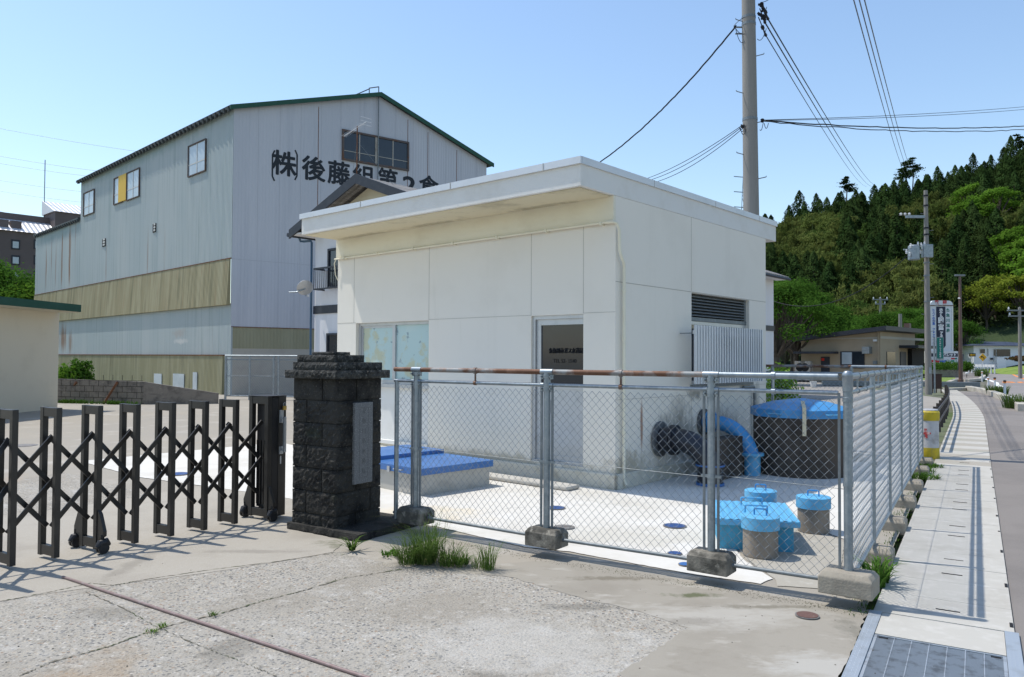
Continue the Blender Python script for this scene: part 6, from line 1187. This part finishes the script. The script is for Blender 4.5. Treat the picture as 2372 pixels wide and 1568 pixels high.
def wwin(u0, v0, u1, v1, n): f = MB().box(wX(u0), -.12, wZ(v1), wX(u1), -.005, wZ(v0)).build('window', K['porc'], wh); MB().box(wX(u0+.6), -.15, wZ(v1-.8), wX(u1-.6), -.121, wZ(v0+.8)).build('pane', glassd, f)
wwin(2300.5, 808, 2306, 825, 1); wwin(2306.5, 808, 2339.5, 826, 1); wwin(2269, 808, 2281, 819, 1); wwin(2292, 828, 2299.5, 834, 1); wwin(2286.5, 807.5, 2288.5, 825, 1)
rb = Y(2212, 830, 125); rs = thing('roadside_shop', 'low grey roofed shop with a white banner of red letters beyond the sign tower', 'shop', (rb.x, rb.y, 0), 0); s_ = 125/F; rX = lambda u: (u-2212)*s_; rZ = lambda v: Y(2230, v, 125).z
MB().box(0, 0, 0, rX(2262), 7, rZ(817)).build('wall', K['aluold'], rs); MB().add([(rX(2208), -.6, rZ(818)), (rX(2266), -.6, rZ(818)), (rX(2264), 4, rZ(803)), (rX(2218), 4, rZ(803)), (rX(2218), 8, rZ(818)), (rX(2264), 8, rZ(818))], [(0, 1, 2, 3), (3, 2, 5, 4), (0, 3, 4), (1, 5, 2), (0, 4, 5, 1)]).build('roof', K['tile'], rs)
MB().box(rX(2220), -.75, rZ(827.5), rX(2246), -.62, rZ(820)).build('banner', K['signw'], rs); text('食事処', .42, 'lettering', K['red'], rs, MX((rX(2233), -.76, rZ(823.7)), *FRONT), .005, .01, 'CENTER')
MB().box(rX(2226), -3.5, 0, rX(2262), -1.5, rZ(832)).build('annex', K['lampbrown'], rs)
fb = Y(2218, 845, 78); fl = thing('banner_flag', 'dark navy banner flag leaning beside the sign tower', 'banner', (fb.x, fb.y, 0), 0); MB().tube([(0, 0, 0), (.15, 0, 2.6)], .03, 6).build('pole', K['galv'], fl); MB().add([(.0, -.03, .5), (.45, -.1, .35), (.6, -.05, 2.2), (.13, -.03, 2.5), (.0, .0, .5), (.45, -.07, .35), (.6, -.02, 2.2), (.13, .0, 2.5)], [(0, 1, 2, 3), (7, 6, 5, 4), (0, 4, 5, 1), (1, 5, 6, 2), (2, 6, 7, 3), (3, 7, 4, 0)]).build('cloth', K['navy'], fl)
a, b = Y(2245, 841, 98), Y(2305, 843, 92); gr = thing('guard_rail', 'low pale guard rail in front of the white bungalow', 'guard rail', (a.x, a.y, 0), 0)
MB().bar(zoff(a, .95), zoff(b, .95), .06, .3).build('beam', K['signw'], gr, world=True)
for k in range(9): p = a.lerp(b, k/8); MB().box(-.06, .05, 0, .06, .15, 1.1).build('post', K['signw'], gr).location = (p.x-a.x, p.y-a.y, 0)
# raised bed wall behind the lamp
a, b = G(2150, 874), G(2216, 874); o = thing('planter_wall', 'low dark retaining wall of the raised bed below the sign tower', 'wall', (a.x, a.y, 0), 0); MB().box(0, 0, 0, b.x-a.x, .3, .62).build('wall', K['blockwall'], o); MB().box(-.02, -.03, .621, b.x-a.x+.02, .33, .70).build('coping', K['block'], o); MB().box(b.x-a.x-.3, .301, 0, b.x-a.x, 14, .62).build('return_wall', K['blockwall'], o)
MB().box(a.x, a.y+.34, .3, b.x-.31, a.y+22, .62).build('planting_bed', K['lawn']); tag(bpy.data.objects['planting_bed'], kind='structure')
p = G(2197, 873); sl_o = thing('spot_light', 'small white spot light on the lawn before the raised bed', 'lamp', (p.x, p.y-3, 0), 0); MB().tube([(0, 0, 0), (0, 0, .3)], .03, 6).build('stem', K['dark'], sl_o); MB().lathe([(.05, .3), (.14, .36), (.14, .46), (.06, .52)], (0, 0, 0), 12).build('lamp_head', K['porc'], sl_o, smooth=True)
# ================================================================ plants
K['grass'] = leafmat('grass_blades', (.10, .19, .035), (.17, .27, .06), .1, .35, 30); K['weed'] = leafmat('weed_leaves', (.05, .12, .02), (.10, .19, .035), .1, .3, 20); K['hay'] = leafmat('seed_stems', (.30, .27, .13), (.2, .24, .08), .1, .3, 20)
def blades(mb, c, n, rad, h, wd, lean_=.5):
    for k in range(n):
        a = random.uniform(0, 6.283); r = rad*math.sqrt(random.random()); p = Vector((c[0]+r*math.cos(a), c[1]+r*math.sin(a), c[2] if len(c) > 2 else 0)); hh_ = h*random.uniform(.45, 1.15); a2 = a+random.uniform(-1.2, 1.2)
        d = Vector((math.cos(a2), math.sin(a2), 0)); n_ = Vector((-d.y, d.x, 0)); L = lean_*hh_*random.uniform(.3, 1.3); w2 = wd*random.uniform(.6, 1.3)/2
        q = [p, p+d*L*.2+Vector((0, 0, hh_*.5)), p+d*L*.55+Vector((0, 0, hh_*.85)), p+d*L*1.1+Vector((0, 0, hh_*.88))]
        b = len(mb.v)
        for i, s_ in enumerate((1, .9, .6)): mb.v += [q[i]-n_*w2*s_, q[i]+n_*w2*s_]
        mb.v.append(q[3]); mb.f += [(b, b+1, b+3, b+2), (b+2, b+3, b+5, b+4), (b+4, b+5, b+6)]
def clump(name, label, spots, cat='grass', group=None, m=None):
    c = spots[0][0]; t = thing(name, label, cat, (c[0], c[1], 0), 0, group)
    mb = MB()
    for (p, n, rad, h, wd, ln) in spots: blades(mb, p, n, rad, h, wd, ln)
    tag(mb.build('blades', m or K['grass'], t, world=True), kind='stuff'); return t
cc = lambda u, v, z=.01: (lambda p: (p.x, p.y, z))(G(u, v))
K['grass'] = leafmat('tuft_blades', (.075, .14, .03), (.14, .21, .055), .1, .35, 25)
t = clump('grass_clump', 'large tuft of long green grass growing at the gatepost footing beside the fence', [(cc(985, 1306), 420, .085, .27, .0045, 1.0), (cc(945, 1308), 200, .08, .19, .005, 1.3), (cc(1040, 1312), 200, .08, .17, .0045, 1.2), (cc(1010, 1300), 30, .07, .44, .005, .45), (cc(1065, 1314), 80, .06, .11, .005, 1.2)])
mb = MB(); blades(mb, cc(1005, 1298), 10, .09, .44, .003, .35); blades(mb, cc(955, 1298), 6, .06, .40, .003, .7); blades(mb, cc(1000, 1308), 60, .10, .10, .004, 1.5); mb.build('seed_stems', K['hay'], t, world=True)
mb = MB(); blades(mb, cc(905, 1290), 60, .07, .05, .012, 1.3); blades(mb, cc(1070, 1310), 60, .06, .08, .009, 1.2); mb.build('broad_leaves', K['weed'], t, world=True)
clump('grass_clump', 'smaller tuft of thin grass standing right of the large tuft', [(cc(1132, 1322), 140, .05, .22, .0035, .6), (cc(1108, 1318), 80, .06, .12, .004, 1.0)])
clump('weed', 'flat rosette weed at the corner of the gatepost footing', [(cc(815, 1278), 26, .02, .10, .02, 1.6)], 'weed', m=K['grass'])
clump('weed', 'small weed in the crossing of the concrete joints', [(cc(350, 1469), 50, .04, .016, .005, 1.8), (cc(378, 1456), 40, .025, .022, .005, 1.6)], 'weed'); clump('weed', 'tiny weed beside the brown steel pipe', [(cc(493, 1429), 40, .025, .022, .005, 1.6)], 'weed')
t = clump('weed', 'dark green broad leaved weed growing between corner footing and gutter covers', [(cc(2030, 1360), 60, .06, .20, .022, .9), (cc(2045, 1350), 40, .05, .16, .02, 1.2), (cc(2012, 1390), 60, .06, .08, .012, 1.0)], 'weed', m=K['weed'])
mb = MB(); blades(mb, cc(2030, 1355), 8, .05, .38, .003, .4); mb.build('seed_stems', K['hay'], t, world=True)
for (u, v, r, h, lab) in ((2310, 914, .45, .45, 'grass tuft between the two kerb blocks'), (2362, 946, .5, .5, 'grass tuft at the near kerb beside the road'), (2273, 872, .6, .9, 'tall grass at the island corner by the warning sign')):
    clump('grass_clump', lab, [(cc(u, v), 500, r, h, .02, .7)], 'grass')
clump('weed', 'low dark weeds spreading at the foot of the barrier drum', [(tuple(S.w(.08, 6.6, .0)), 260, .22, .07, .012, 1.4), (tuple(S.w(.0, 7.2, .0)), 260, .22, .08, .012, 1.4), (tuple(S.w(.1, 7.9, 0)), 200, .2, .07, .012, 1.4)], 'weed', m=K['weed'])
mb = MB()
for k in range(420):
    y_ = random.choice((2.0, 1.2, 3.3, 4.6, 6, .4))+random.uniform(-.6, .6); p = S.w(random.uniform(-.02, .13), y_, -.0); blades(mb, tuple(p), 2, .03, .03, .005, 1.2)
tag(mb.build('verge_weeds', K['weed']), 'scattered tiny weeds in the gap between footings and gutter covers', 'weeds', kind='stuff')
mb = MB()
for k in range(900):
    u = random.uniform(0, 1); p = (wl0.lerp(wl1, u)) if k % 2 else (wl0.lerp(wl1, random.choice((.25, .35, .75))+random.uniform(-.08, .08))); blades(mb, (p.x, p.y-.15-random.random()*.3, 0), 1, .05, .14, .02, .9)
tag(mb.build('wall_foot_grass', K['weed']), 'sparse grass along the foot of the block wall', 'grass', kind='stuff')
# pebbles and debris on the forecourt
mb = MB()
for k in range(260):
    p = Vector((random.uniform(-3, 2.0), random.uniform(3.2, 6.2), .004)) if k % 3 else S.w(random.uniform(-.5, 2), random.uniform(-2, .5), .004)
    r = random.uniform(.0015, .0055); mb.lathe([(r, 0), (r*1.05, r*.3), (r*.5, r*.7)], p, 5, random.random()*6)
tag(mb.build('pebbles', K['block']), 'scattered dark pebbles and grit on the forecourt', 'pebbles', kind='stuff')
mb = MB()
for k in range(1500):                                # soil and grit gathered along the fence line
    a, b = random.choice(((P0, FP[1]), (FP[1], FP[2]), (FP[2], FP[3]))); t_ = random.random(); p = a.lerp(b, t_)+Vector((.09, -.20, 0))+Vector((random.gauss(0, .03), random.gauss(0, .045), 0)); r = random.uniform(.001, .0045)
    mb.lathe([(r, .004), (r, .004+r*.4)], (p.x, p.y, 0), 4, random.random()*6)
tag(mb.build('grit', K['crack']), 'dark soil and grit gathered along the foot of the fence', 'grit', kind='stuff')
# ---- trees
L_con = leafmat('cedar_foliage', (.023, .047, .014), (.040, .070, .020), .16, .2, .25); L_con2 = leafmat('cypress_foliage', (.033, .058, .017), (.050, .080, .024), .16, .2, .25)
L_bam = leafmat('bamboo_foliage', (.088, .122, .030), (.140, .162, .046), .14, .4, .2); L_bri = leafmat('fresh_foliage', (.085, .175, .02), (.13, .24, .03), .1, .45, .3); L_chr = leafmat('cherry_foliage', (.055, .125, .018), (.085, .18, .028), .12, .42, 1.0)
L_yel = leafmat('yellow_green_foliage', (.15, .19, .025), (.19, .23, .03), .1, .4, .3); L_mid = leafmat('mixed_foliage', (.05, .09, .022), (.08, .13, .03), .15, .35, .3)
K['bark'] = mat('bark', (.085, .07, .055), [((.05, .04, .032), 8, (1, 1, .2), .45, .65, .8)], .9, bump=(.8, 20, .01)); K['culm'] = mat('bamboo_culm', (.2, .22, .09), rough=.6)
def treeproto(kind, h, seed):
    g = np.random.default_rng(seed); mb = MB()
    if kind == 'con':
        n = 2600; t = g.random(n)**.85; R0 = h*.25; a = g.random(n)*6.283; lump = 1+.22*np.sin(t*28+g.random()*6+a*2); sec = 1+.22*np.sin(a*3+g.random()*6+t*9)+.12*np.sin(a*7+t*20)
        rad = R0*(1-t**1.6)**.75*lump*sec*(.55+.45*g.random(n)**.5)+h*.004; z = h*(.06+.94*t)-rad*.30; P = np.stack([rad*np.cos(a), rad*np.sin(a), z], 1)
        N = np.stack([np.cos(a)*.9, np.sin(a)*.9, np.full(n, .8)], 1)+g.normal(size=(n, 3))*.35; s_ = h*(.010+.014*g.random(n)*(1.15-t))
        up = np.stack([np.cos(a)*.6, np.sin(a)*.6, np.full(n, -.5)], 1); me = leafmesh('crown', P, N, s_*1.5, s_*.9, L_con if seed % 2 else L_con2, up)
        mb.tube([(0, 0, 0), (0, 0, h*.95)], [h*.018, h*.003], 6)
    elif kind == 'bam':
        P = []; Nn = []; S_ = []
        for k in range(26):
            b = g.normal(size=2)*h*.13; hh_ = h*g.uniform(.75, 1.05); a = g.random()*6.283; ln = h*g.uniform(.10, .24); m_ = 85
            t = .35+.65*g.random(m_)**.8; x = b[0]+ln*t**3*math.cos(a); y_ = b[1]+ln*t**3*math.sin(a); z = hh_*(t-.22*t**6); sp_ = h*.055*(1.15-t*.6)
            P.append(np.stack([x, y_, z], 1)+g.normal(size=(m_, 3))*np.array([1, 1, .8])*sp_[:, None]); Nn.append(g.normal(size=(m_, 3))+np.array([0, 0, .7])); S_.append(h*(.012+.012*g.random(m_)))
            if k < 14: mb.tube([(b[0], b[1], 0), (b[0]+ln*.2*math.cos(a), b[1]+ln*.2*math.sin(a), hh_*.6)], h*.004, 4)
        P = np.concatenate(P); Nn = np.concatenate(Nn); S_ = np.concatenate(S_); me = leafmesh('crown', P, Nn, S_*2.0, S_*.65, L_bam, np.tile([0, 0, -1.], (len(P), 1)))
    else:
        L = {'bri': L_bri, 'chr': L_chr, 'yel': L_yel, 'mid': L_mid}[kind]; nb = 22 if kind != 'chr' else 34; P = []; Nn = []; S_ = []; mper = {'chr': 420, 'bri': 130, 'yel': 130, 'mid': 120}[kind]
        for k in range(nb):
            a = g.random()*6.283; e = g.uniform(-.1, 1)*1.45; rr_ = h*g.uniform(.26, .42); c = np.array([rr_*math.cos(a)*math.cos(e), rr_*math.sin(a)*math.cos(e), h*.52+h*.34*math.sin(e)])
            r = h*g.uniform(.09, .17); flat = .5 if kind in ('yel', 'bri') else .7; d = g.normal(size=(mper, 3)); d /= np.linalg.norm(d, axis=1, keepdims=True); q = c+d*np.array([1, 1, flat])*r*(g.random((mper, 1))**.35)*(1+.35*g.normal(size=(mper, 1))*.5)
            P.append(q); Nn.append(d+np.array([0, 0, .6])+g.normal(size=(mper, 3))*.6); S_.append(np.full(mper, h*(.0085 if kind == 'chr' else .017))*g.uniform(.6, 1.3, mper))
            base = Vector((0, 0, h*.25)); cv = Vector(c); mb.tube([base, base.lerp(cv, .5)+Vector((0, 0, h*.03)), cv], [h*.016, h*.009, h*.003], 5)
        P = np.concatenate(P); Nn = np.concatenate(Nn); S_ = np.concatenate(S_); me = leafmesh('crown', P, Nn, S_*1.3, S_*.85, L)
        mb.tube([(0, 0, 0), (h*.01, 0, h*.14), (0, 0, h*.3), (0, 0, h*.6)], [h*.032, h*.024, h*.02, h*.006], 8)
    tr = bpy.data.meshes.new('trunk'); tr.from_pydata([tuple(v) for v in mb.v], [], mb.f); tr.materials.append(K['bark'] if kind != 'bam' else K['culm'])
    return me, tr, h
protos = {'con': [treeproto('con', 17, s) for s in (1, 2, 3, 4, 5)], 'bam': [treeproto('bam', 12, s) for s in (11, 12, 13)], 'bri': [treeproto('bri', 12, s) for s in (21, 22)], 'yel': [treeproto('yel', 10, 31)], 'mid': [treeproto('mid', 11, s) for s in (41, 42)], 'chr': [treeproto('chr', 7, s) for s in (51, 52, 53)]}
INFO = {'con': ('conifer_tree', 'dark green conifer on the wooded hillside', 'conifer', 'conifers on the wooded hillside'), 'bam': ('bamboo_clump', 'yellowish green bamboo plume on the wooded hillside', 'bamboo', 'bamboo on the wooded hillside'), 'bri': ('broadleaf_tree', 'bright fresh green broadleaf tree among the dark conifers', 'tree', 'bright broadleaf trees on the hillside'), 'yel': ('broadleaf_tree', 'yellow green layered tree low on the hillside at the right edge', 'tree', 'yellow green trees on the hillside'), 'mid': ('broadleaf_tree', 'mid green broadleaf tree on the wooded hillside', 'tree', 'mid green trees on the hillside'), 'chr': ('cherry_tree', 'leafy green cherry tree behind the tan building', 'tree', 'leafy trees behind the tan building')}
def plant(kind, x, y, z, sc=1., label=None, group=None, idx=None):
    me, tr, h = (protos[kind][idx] if idx is not None else random.choice(protos[kind])); nm, lb, ct, gp_ = INFO[kind]
    t = bpy.data.objects.new(nm, None); scene.collection.objects.link(t); t.location = (x, y, z); t.rotation_euler = (0, 0, random.uniform(0, 6.28)); t.scale = (sc*random.uniform(.9, 1.12), sc*random.uniform(.9, 1.12), sc)
    tag(t, label or lb, ct, group or gp_); reg(t, t.matrix_world)
    for n_, m_ in (('crown', me), ('trunk', tr)): o = bpy.data.objects.new(n_, m_); scene.collection.objects.link(o); o.parent = t
    return t
# hill: ground rising behind the valley floor
CU = [1500, 1740, 1797, 1860, 1920, 1960, 2030, 2060, 2110, 2180, 2250, 2310, 2372, 2440, 2600]; CV = [530, 505, 493, 470, 462, 454, 450, 446, 438, 427, 413, 400, 386, 372, 350]
def hill_h(x, y):
    Rr = math.hypot(x, y); u = CX+F*x/max(y, 1); v = np.interp(u, CU, CV); R0, R1 = 128+max(0, (2000-u))*.05, 300
    H1 = (829-v)/F*R1+EYE-11; t = min(max((Rr-R0)/(R1-R0), 0), 1)
    s_ = t**.9*(1-.06*math.sin(t*9)) if t < 1 else 1
    return -.5+H1*s_*(1 if Rr < R1 else max(0, 1-(Rr-R1)/400))
mb = MB(); us = list(range(1500, 2640, 30)); rs_ = [100+12*k for k in range(26)]
for j, Rr in enumerate(rs_):
    for u in us: a = math.atan((u-CX)/F); x, y_ = Rr*math.sin(a), Rr*math.cos(a); mb.v.append(Vector((x, y_, hill_h(x, y_))))
n_ = len(us)
for j in range(len(rs_)-1):
    for i in range(n_-1): a = j*n_+i; mb.f.append((a, a+1, a+1+n_, a+n_))
K['hill'] = mat('forest_floor', (.022, .04, .014), [((.04, .06, .02), .15, U, .45, .65, .8)], .95, bump=(1, 1, .4))
tag(mb.build('hill', K['hill'], smooth=True), kind='structure')
def inb(u, v, *bx): return any(a <= u <= c and b <= v <= d for a, b, c, d in bx)
cnt = {}
def kind_at(u, v):
    kind = 'con'
    if inb(u, v, (1790, 515, 1950, 605), (1895, 500, 1960, 530), (2080, 470, 2145, 530), (2150, 455, 2215, 580), (2270, 455, 2440, 505), (2010, 600, 2155, 745), (1910, 655, 2015, 770), (2335, 690, 2440, 790), (2150, 560, 2180, 640)): kind = 'bam' if random.random() < .88 else 'mid'
    if inb(u, v, (2205, 452, 2315, 500), (2300, 540, 2440, 645)): kind = 'bri'
    if inb(u, v, (2235, 630, 2365, 700)): kind = 'yel'
    if inb(u, v, (1770, 690, 1910, 900)): kind = random.choice(('mid', 'con', 'mid'))
    if kind == 'con' and random.random() < .06: kind = 'mid'
    if kind == 'con' and u < 1960 and v < 500 and random.random() < .25: kind = 'mid'
    if kind == 'con' and v > 700 and random.random() < .35: kind = 'bam'
    return kind
Rr = 131.
while Rr < 306:
    a0, a1 = math.atan((1760-CX)/F), math.atan((2425-CX)/F); step = 3.4+Rr*.0055; n = int((a1-a0)*Rr/step)
    for k in range(n):
        if Rr < 141 and k > n*.62: continue
        a = a0+(a1-a0)*(k+random.uniform(0, 1))/n; r2 = Rr+random.uniform(-3, 3); x, y_ = r2*math.sin(a), r2*math.cos(a); z = hill_h(x, y_)
        u, v = proj((x, y_, z+7)); kind = kind_at(u, v)
        if cnt.get(kind, 0) >= 295: kind = 'mid'
        plant(kind, x, y_, z-.6, {'con': random.uniform(.58, .78)*random.choice((1, 1, 1, 1.12)), 'bam': random.uniform(.62, .95), 'mid': random.uniform(.6, .95), 'bri': random.uniform(.75, 1.0), 'yel': random.uniform(.7, .95), 'chr': 1.}[kind]); cnt[kind] = cnt.get(kind, 0)+1
    Rr += 4.6+Rr*.009
g_ = np.random.default_rng(3); NU = 120000; rr_ = 144+(g_.random(NU)**.8)*172; aa_ = g_.uniform(math.atan((1740-CX)/F), math.atan((2460-CX)/F), NU)
PX_, PY_ = rr_*np.sin(aa_), rr_*np.cos(aa_); PZ_ = np.array([hill_h(a, b) for a, b in zip(PX_, PY_)])+g_.random(NU)*3.6
L_und = leafmat('undergrowth', (.028, .05, .014), (.06, .08, .024), 0, .2, .06)
o = meshobj('undergrowth', leafmesh('undergrowth', np.stack([PX_, PY_, PZ_], 1), g_.normal(size=(NU, 3))+np.array([0, -.5, .8]), g_.uniform(.22, .55, NU), g_.uniform(.15, .34, NU), L_und)); tag(o, 'dense dark undergrowth between the trees on the wooded hillside', 'undergrowth', kind='stuff')
print('forest', cnt)
# trees nearer: behind the tan building and beside it
near = [(1800, 50, 6.4, 0), (1845, 58, 7.2, 1), (1880, 66, 7, 2), (1835, 70, 8, 0), (1790, 66, 8, 1), (1915, 78, 6.6, 1), (1950, 84, 6.2, 0), (1985, 86, 6, 2), (2020, 88, 6.4, 1), (2060, 84, 6.6, 0), (2090, 94, 7.4, 2), (2122, 106, 8.2, 1), (2150, 112, 8, 0), (2228, 112, 7, 1), (1770, 80, 8.5, 2), (1870, 88, 8.5, 0), (1930, 98, 8, 1)]
for i, (u, d, h, ix) in enumerate(near):
    p = Y(u, 840, d); plant('chr', p.x, p.y, -.1, h/6.2, idx=ix)
for (u, d, h) in ((2225, 128, 6), (2300, 130, 7), (2370, 128, 6)): p = Y(u, 840, d); plant('mid', p.x, p.y, 0, h/11, 'small tree among the buildings at the bend', 'small trees at the bend')
# bank with grass and shrubs right of the bungalow
pb = Y(2345, 838, 96)
tag(MB().add([(pb.x-4, 90, -.1), (pb.x+12, 90, -.1), (pb.x+12, 100, .2), (pb.x-2, 100, .2), (pb.x+2, 93, 1.3), (pb.x+12, 94, 2.0)], [(0, 1, 5, 4), (4, 5, 2, 3), (0, 4, 3)]).build('grass_bank', K['lawn']), kind='structure')
def shrub(name, label, x, y, z, r, h, m, n=1400, cat='shrub', sz=.05, group=None):
    g = np.random.default_rng(int(abs(x*100+y*10))); t = thing(name, label, cat, (x, y, z), 0, group); d = g.normal(size=(n, 3)); d /= np.linalg.norm(d, axis=1, keepdims=True)
    lump = 1+.25*np.sin(d[:, :1]*7+g.random()*6)*np.cos(d[:, 1:2]*6); P = d*np.array([r, r, h/2])*(g.random((n, 1))**.4)*lump+np.array([0, 0, h/2])
    meshobj('foliage', leafmesh('foliage', P, d+g.normal(size=(n, 3))*.7, g.uniform(.6, 1.3, n)*sz, g.uniform(.4, .8, n)*sz, m), t)
    mb = MB()
    for k in range(5): a = k*1.257; mb.tube([(0, 0, 0), (r*.4*math.cos(a), r*.4*math.sin(a), h*.55)], [.02, .008], 4)
    mb.build('stems', K['bark'], t); return t
K['redleaf'] = leafmat('reddish_shrub_leaves', (.12, .045, .03), (.09, .09, .03), .1, .3, 2)
p = Y(2352, 830, 97); shrub('shrub', 'low reddish shrub on the grass bank by the bungalow', p.x+.8, p.y, 1.5, 1.5, .7, K['redleaf'], 1500, sz=.14)
for (u, d, r, h, lab) in ((2195, 80, 1.6, 1.2, 'green shrub in the raised bed below the sign tower'), (2236, 92, .9, 1.2, 'green shrub beyond the lamp post'), (2170, 76, 1.4, 1.0, 'leafy shrub at the left of the raised bed')):
    p = Y(u, 850, d); shrub('shrub', lab, p.x, p.y, .3, r, h, L_chr, 1600, sz=.10)
p = G(181, 900); q = Vector((p.x*29.2/p.y, 29.2, 0)); shrub('shrub', 'bright green shrub growing between the block wall and the warehouse', q.x, q.y, 0, .6, 1.5, L_chr, 2200, sz=.07)
q2 = Y(150, 860, 28.8); shrub('shrub', 'small leafy shrub beside the cream building behind the block wall', q2.x, 28.8, 0, .6, 1.3, L_bri, 1500, sz=.07)
q = Y(1782, 850, 21); shrub('shrub', 'yellow green shrub peeping out behind the rear chain link fence', q.x+.2, 21, 0, .6, 1.5, L_bri, 1800, sz=.06)
for (u, d, h, kd, lab) in ((8, 62, 7.2, 'chr', 'dark green tree behind the cream building at the left edge'), (44, 66, 6.6, 'chr', 'second green tree between the cream building and the hotel block'), (79, 60, 7.6, 'bri', 'small bright yellow green tree beside the warehouse corner'), (-40, 60, 9, 'chr', 'tree just outside the left edge behind the cream building')):
    p = Y(u, 840, d); plant(kd, p.x, p.y, -.1, h/(6.2 if kd == 'chr' else 11.5), lab, 'trees at the left', idx=0)
# pines sticking out of the ridge
def pine(u, vb, d, h, label):
    p = Y(u, vb, d); t = thing('pine_tree', label, 'pine', p, 0, 'pines on the ridge line'); g = np.random.default_rng(int(u)); MB().tube([(0, 0, -4), (h*.05, 0, h*.5), (0, 0, h)], [.3, .18, .05], 6).build('trunk', K['bark'], t)
    P = []
    for k in range(8):
        z = h*(.35+.65*k/7); a = g.random()*6.28; c = np.array([math.cos(a)*h*.22*(1.1-k/8), 0, z]); P.append(c+g.normal(size=(150, 3))*np.array([h*.12, h*.12, h*.022])*(1.25-k/8))
    P = np.concatenate(P); meshobj('crown', leafmesh('crown', P, np.tile([0, 0, 1.], (len(P), 1))+g.normal(size=P.shape)*.5, np.full(len(P), .45), np.full(len(P), .25), L_con), t)
pine(1960, 458, 300, 8, 'spreading pine standing out on the ridge left of centre'); pine(2098, 430, 300, 9, 'pine on the ridge beneath the high wires'); pine(2113, 432, 300, 11, 'taller pine beside it on the ridge beneath the high wires'); pine(2358, 372, 300, 10, 'tall pine at the right end of the ridge')
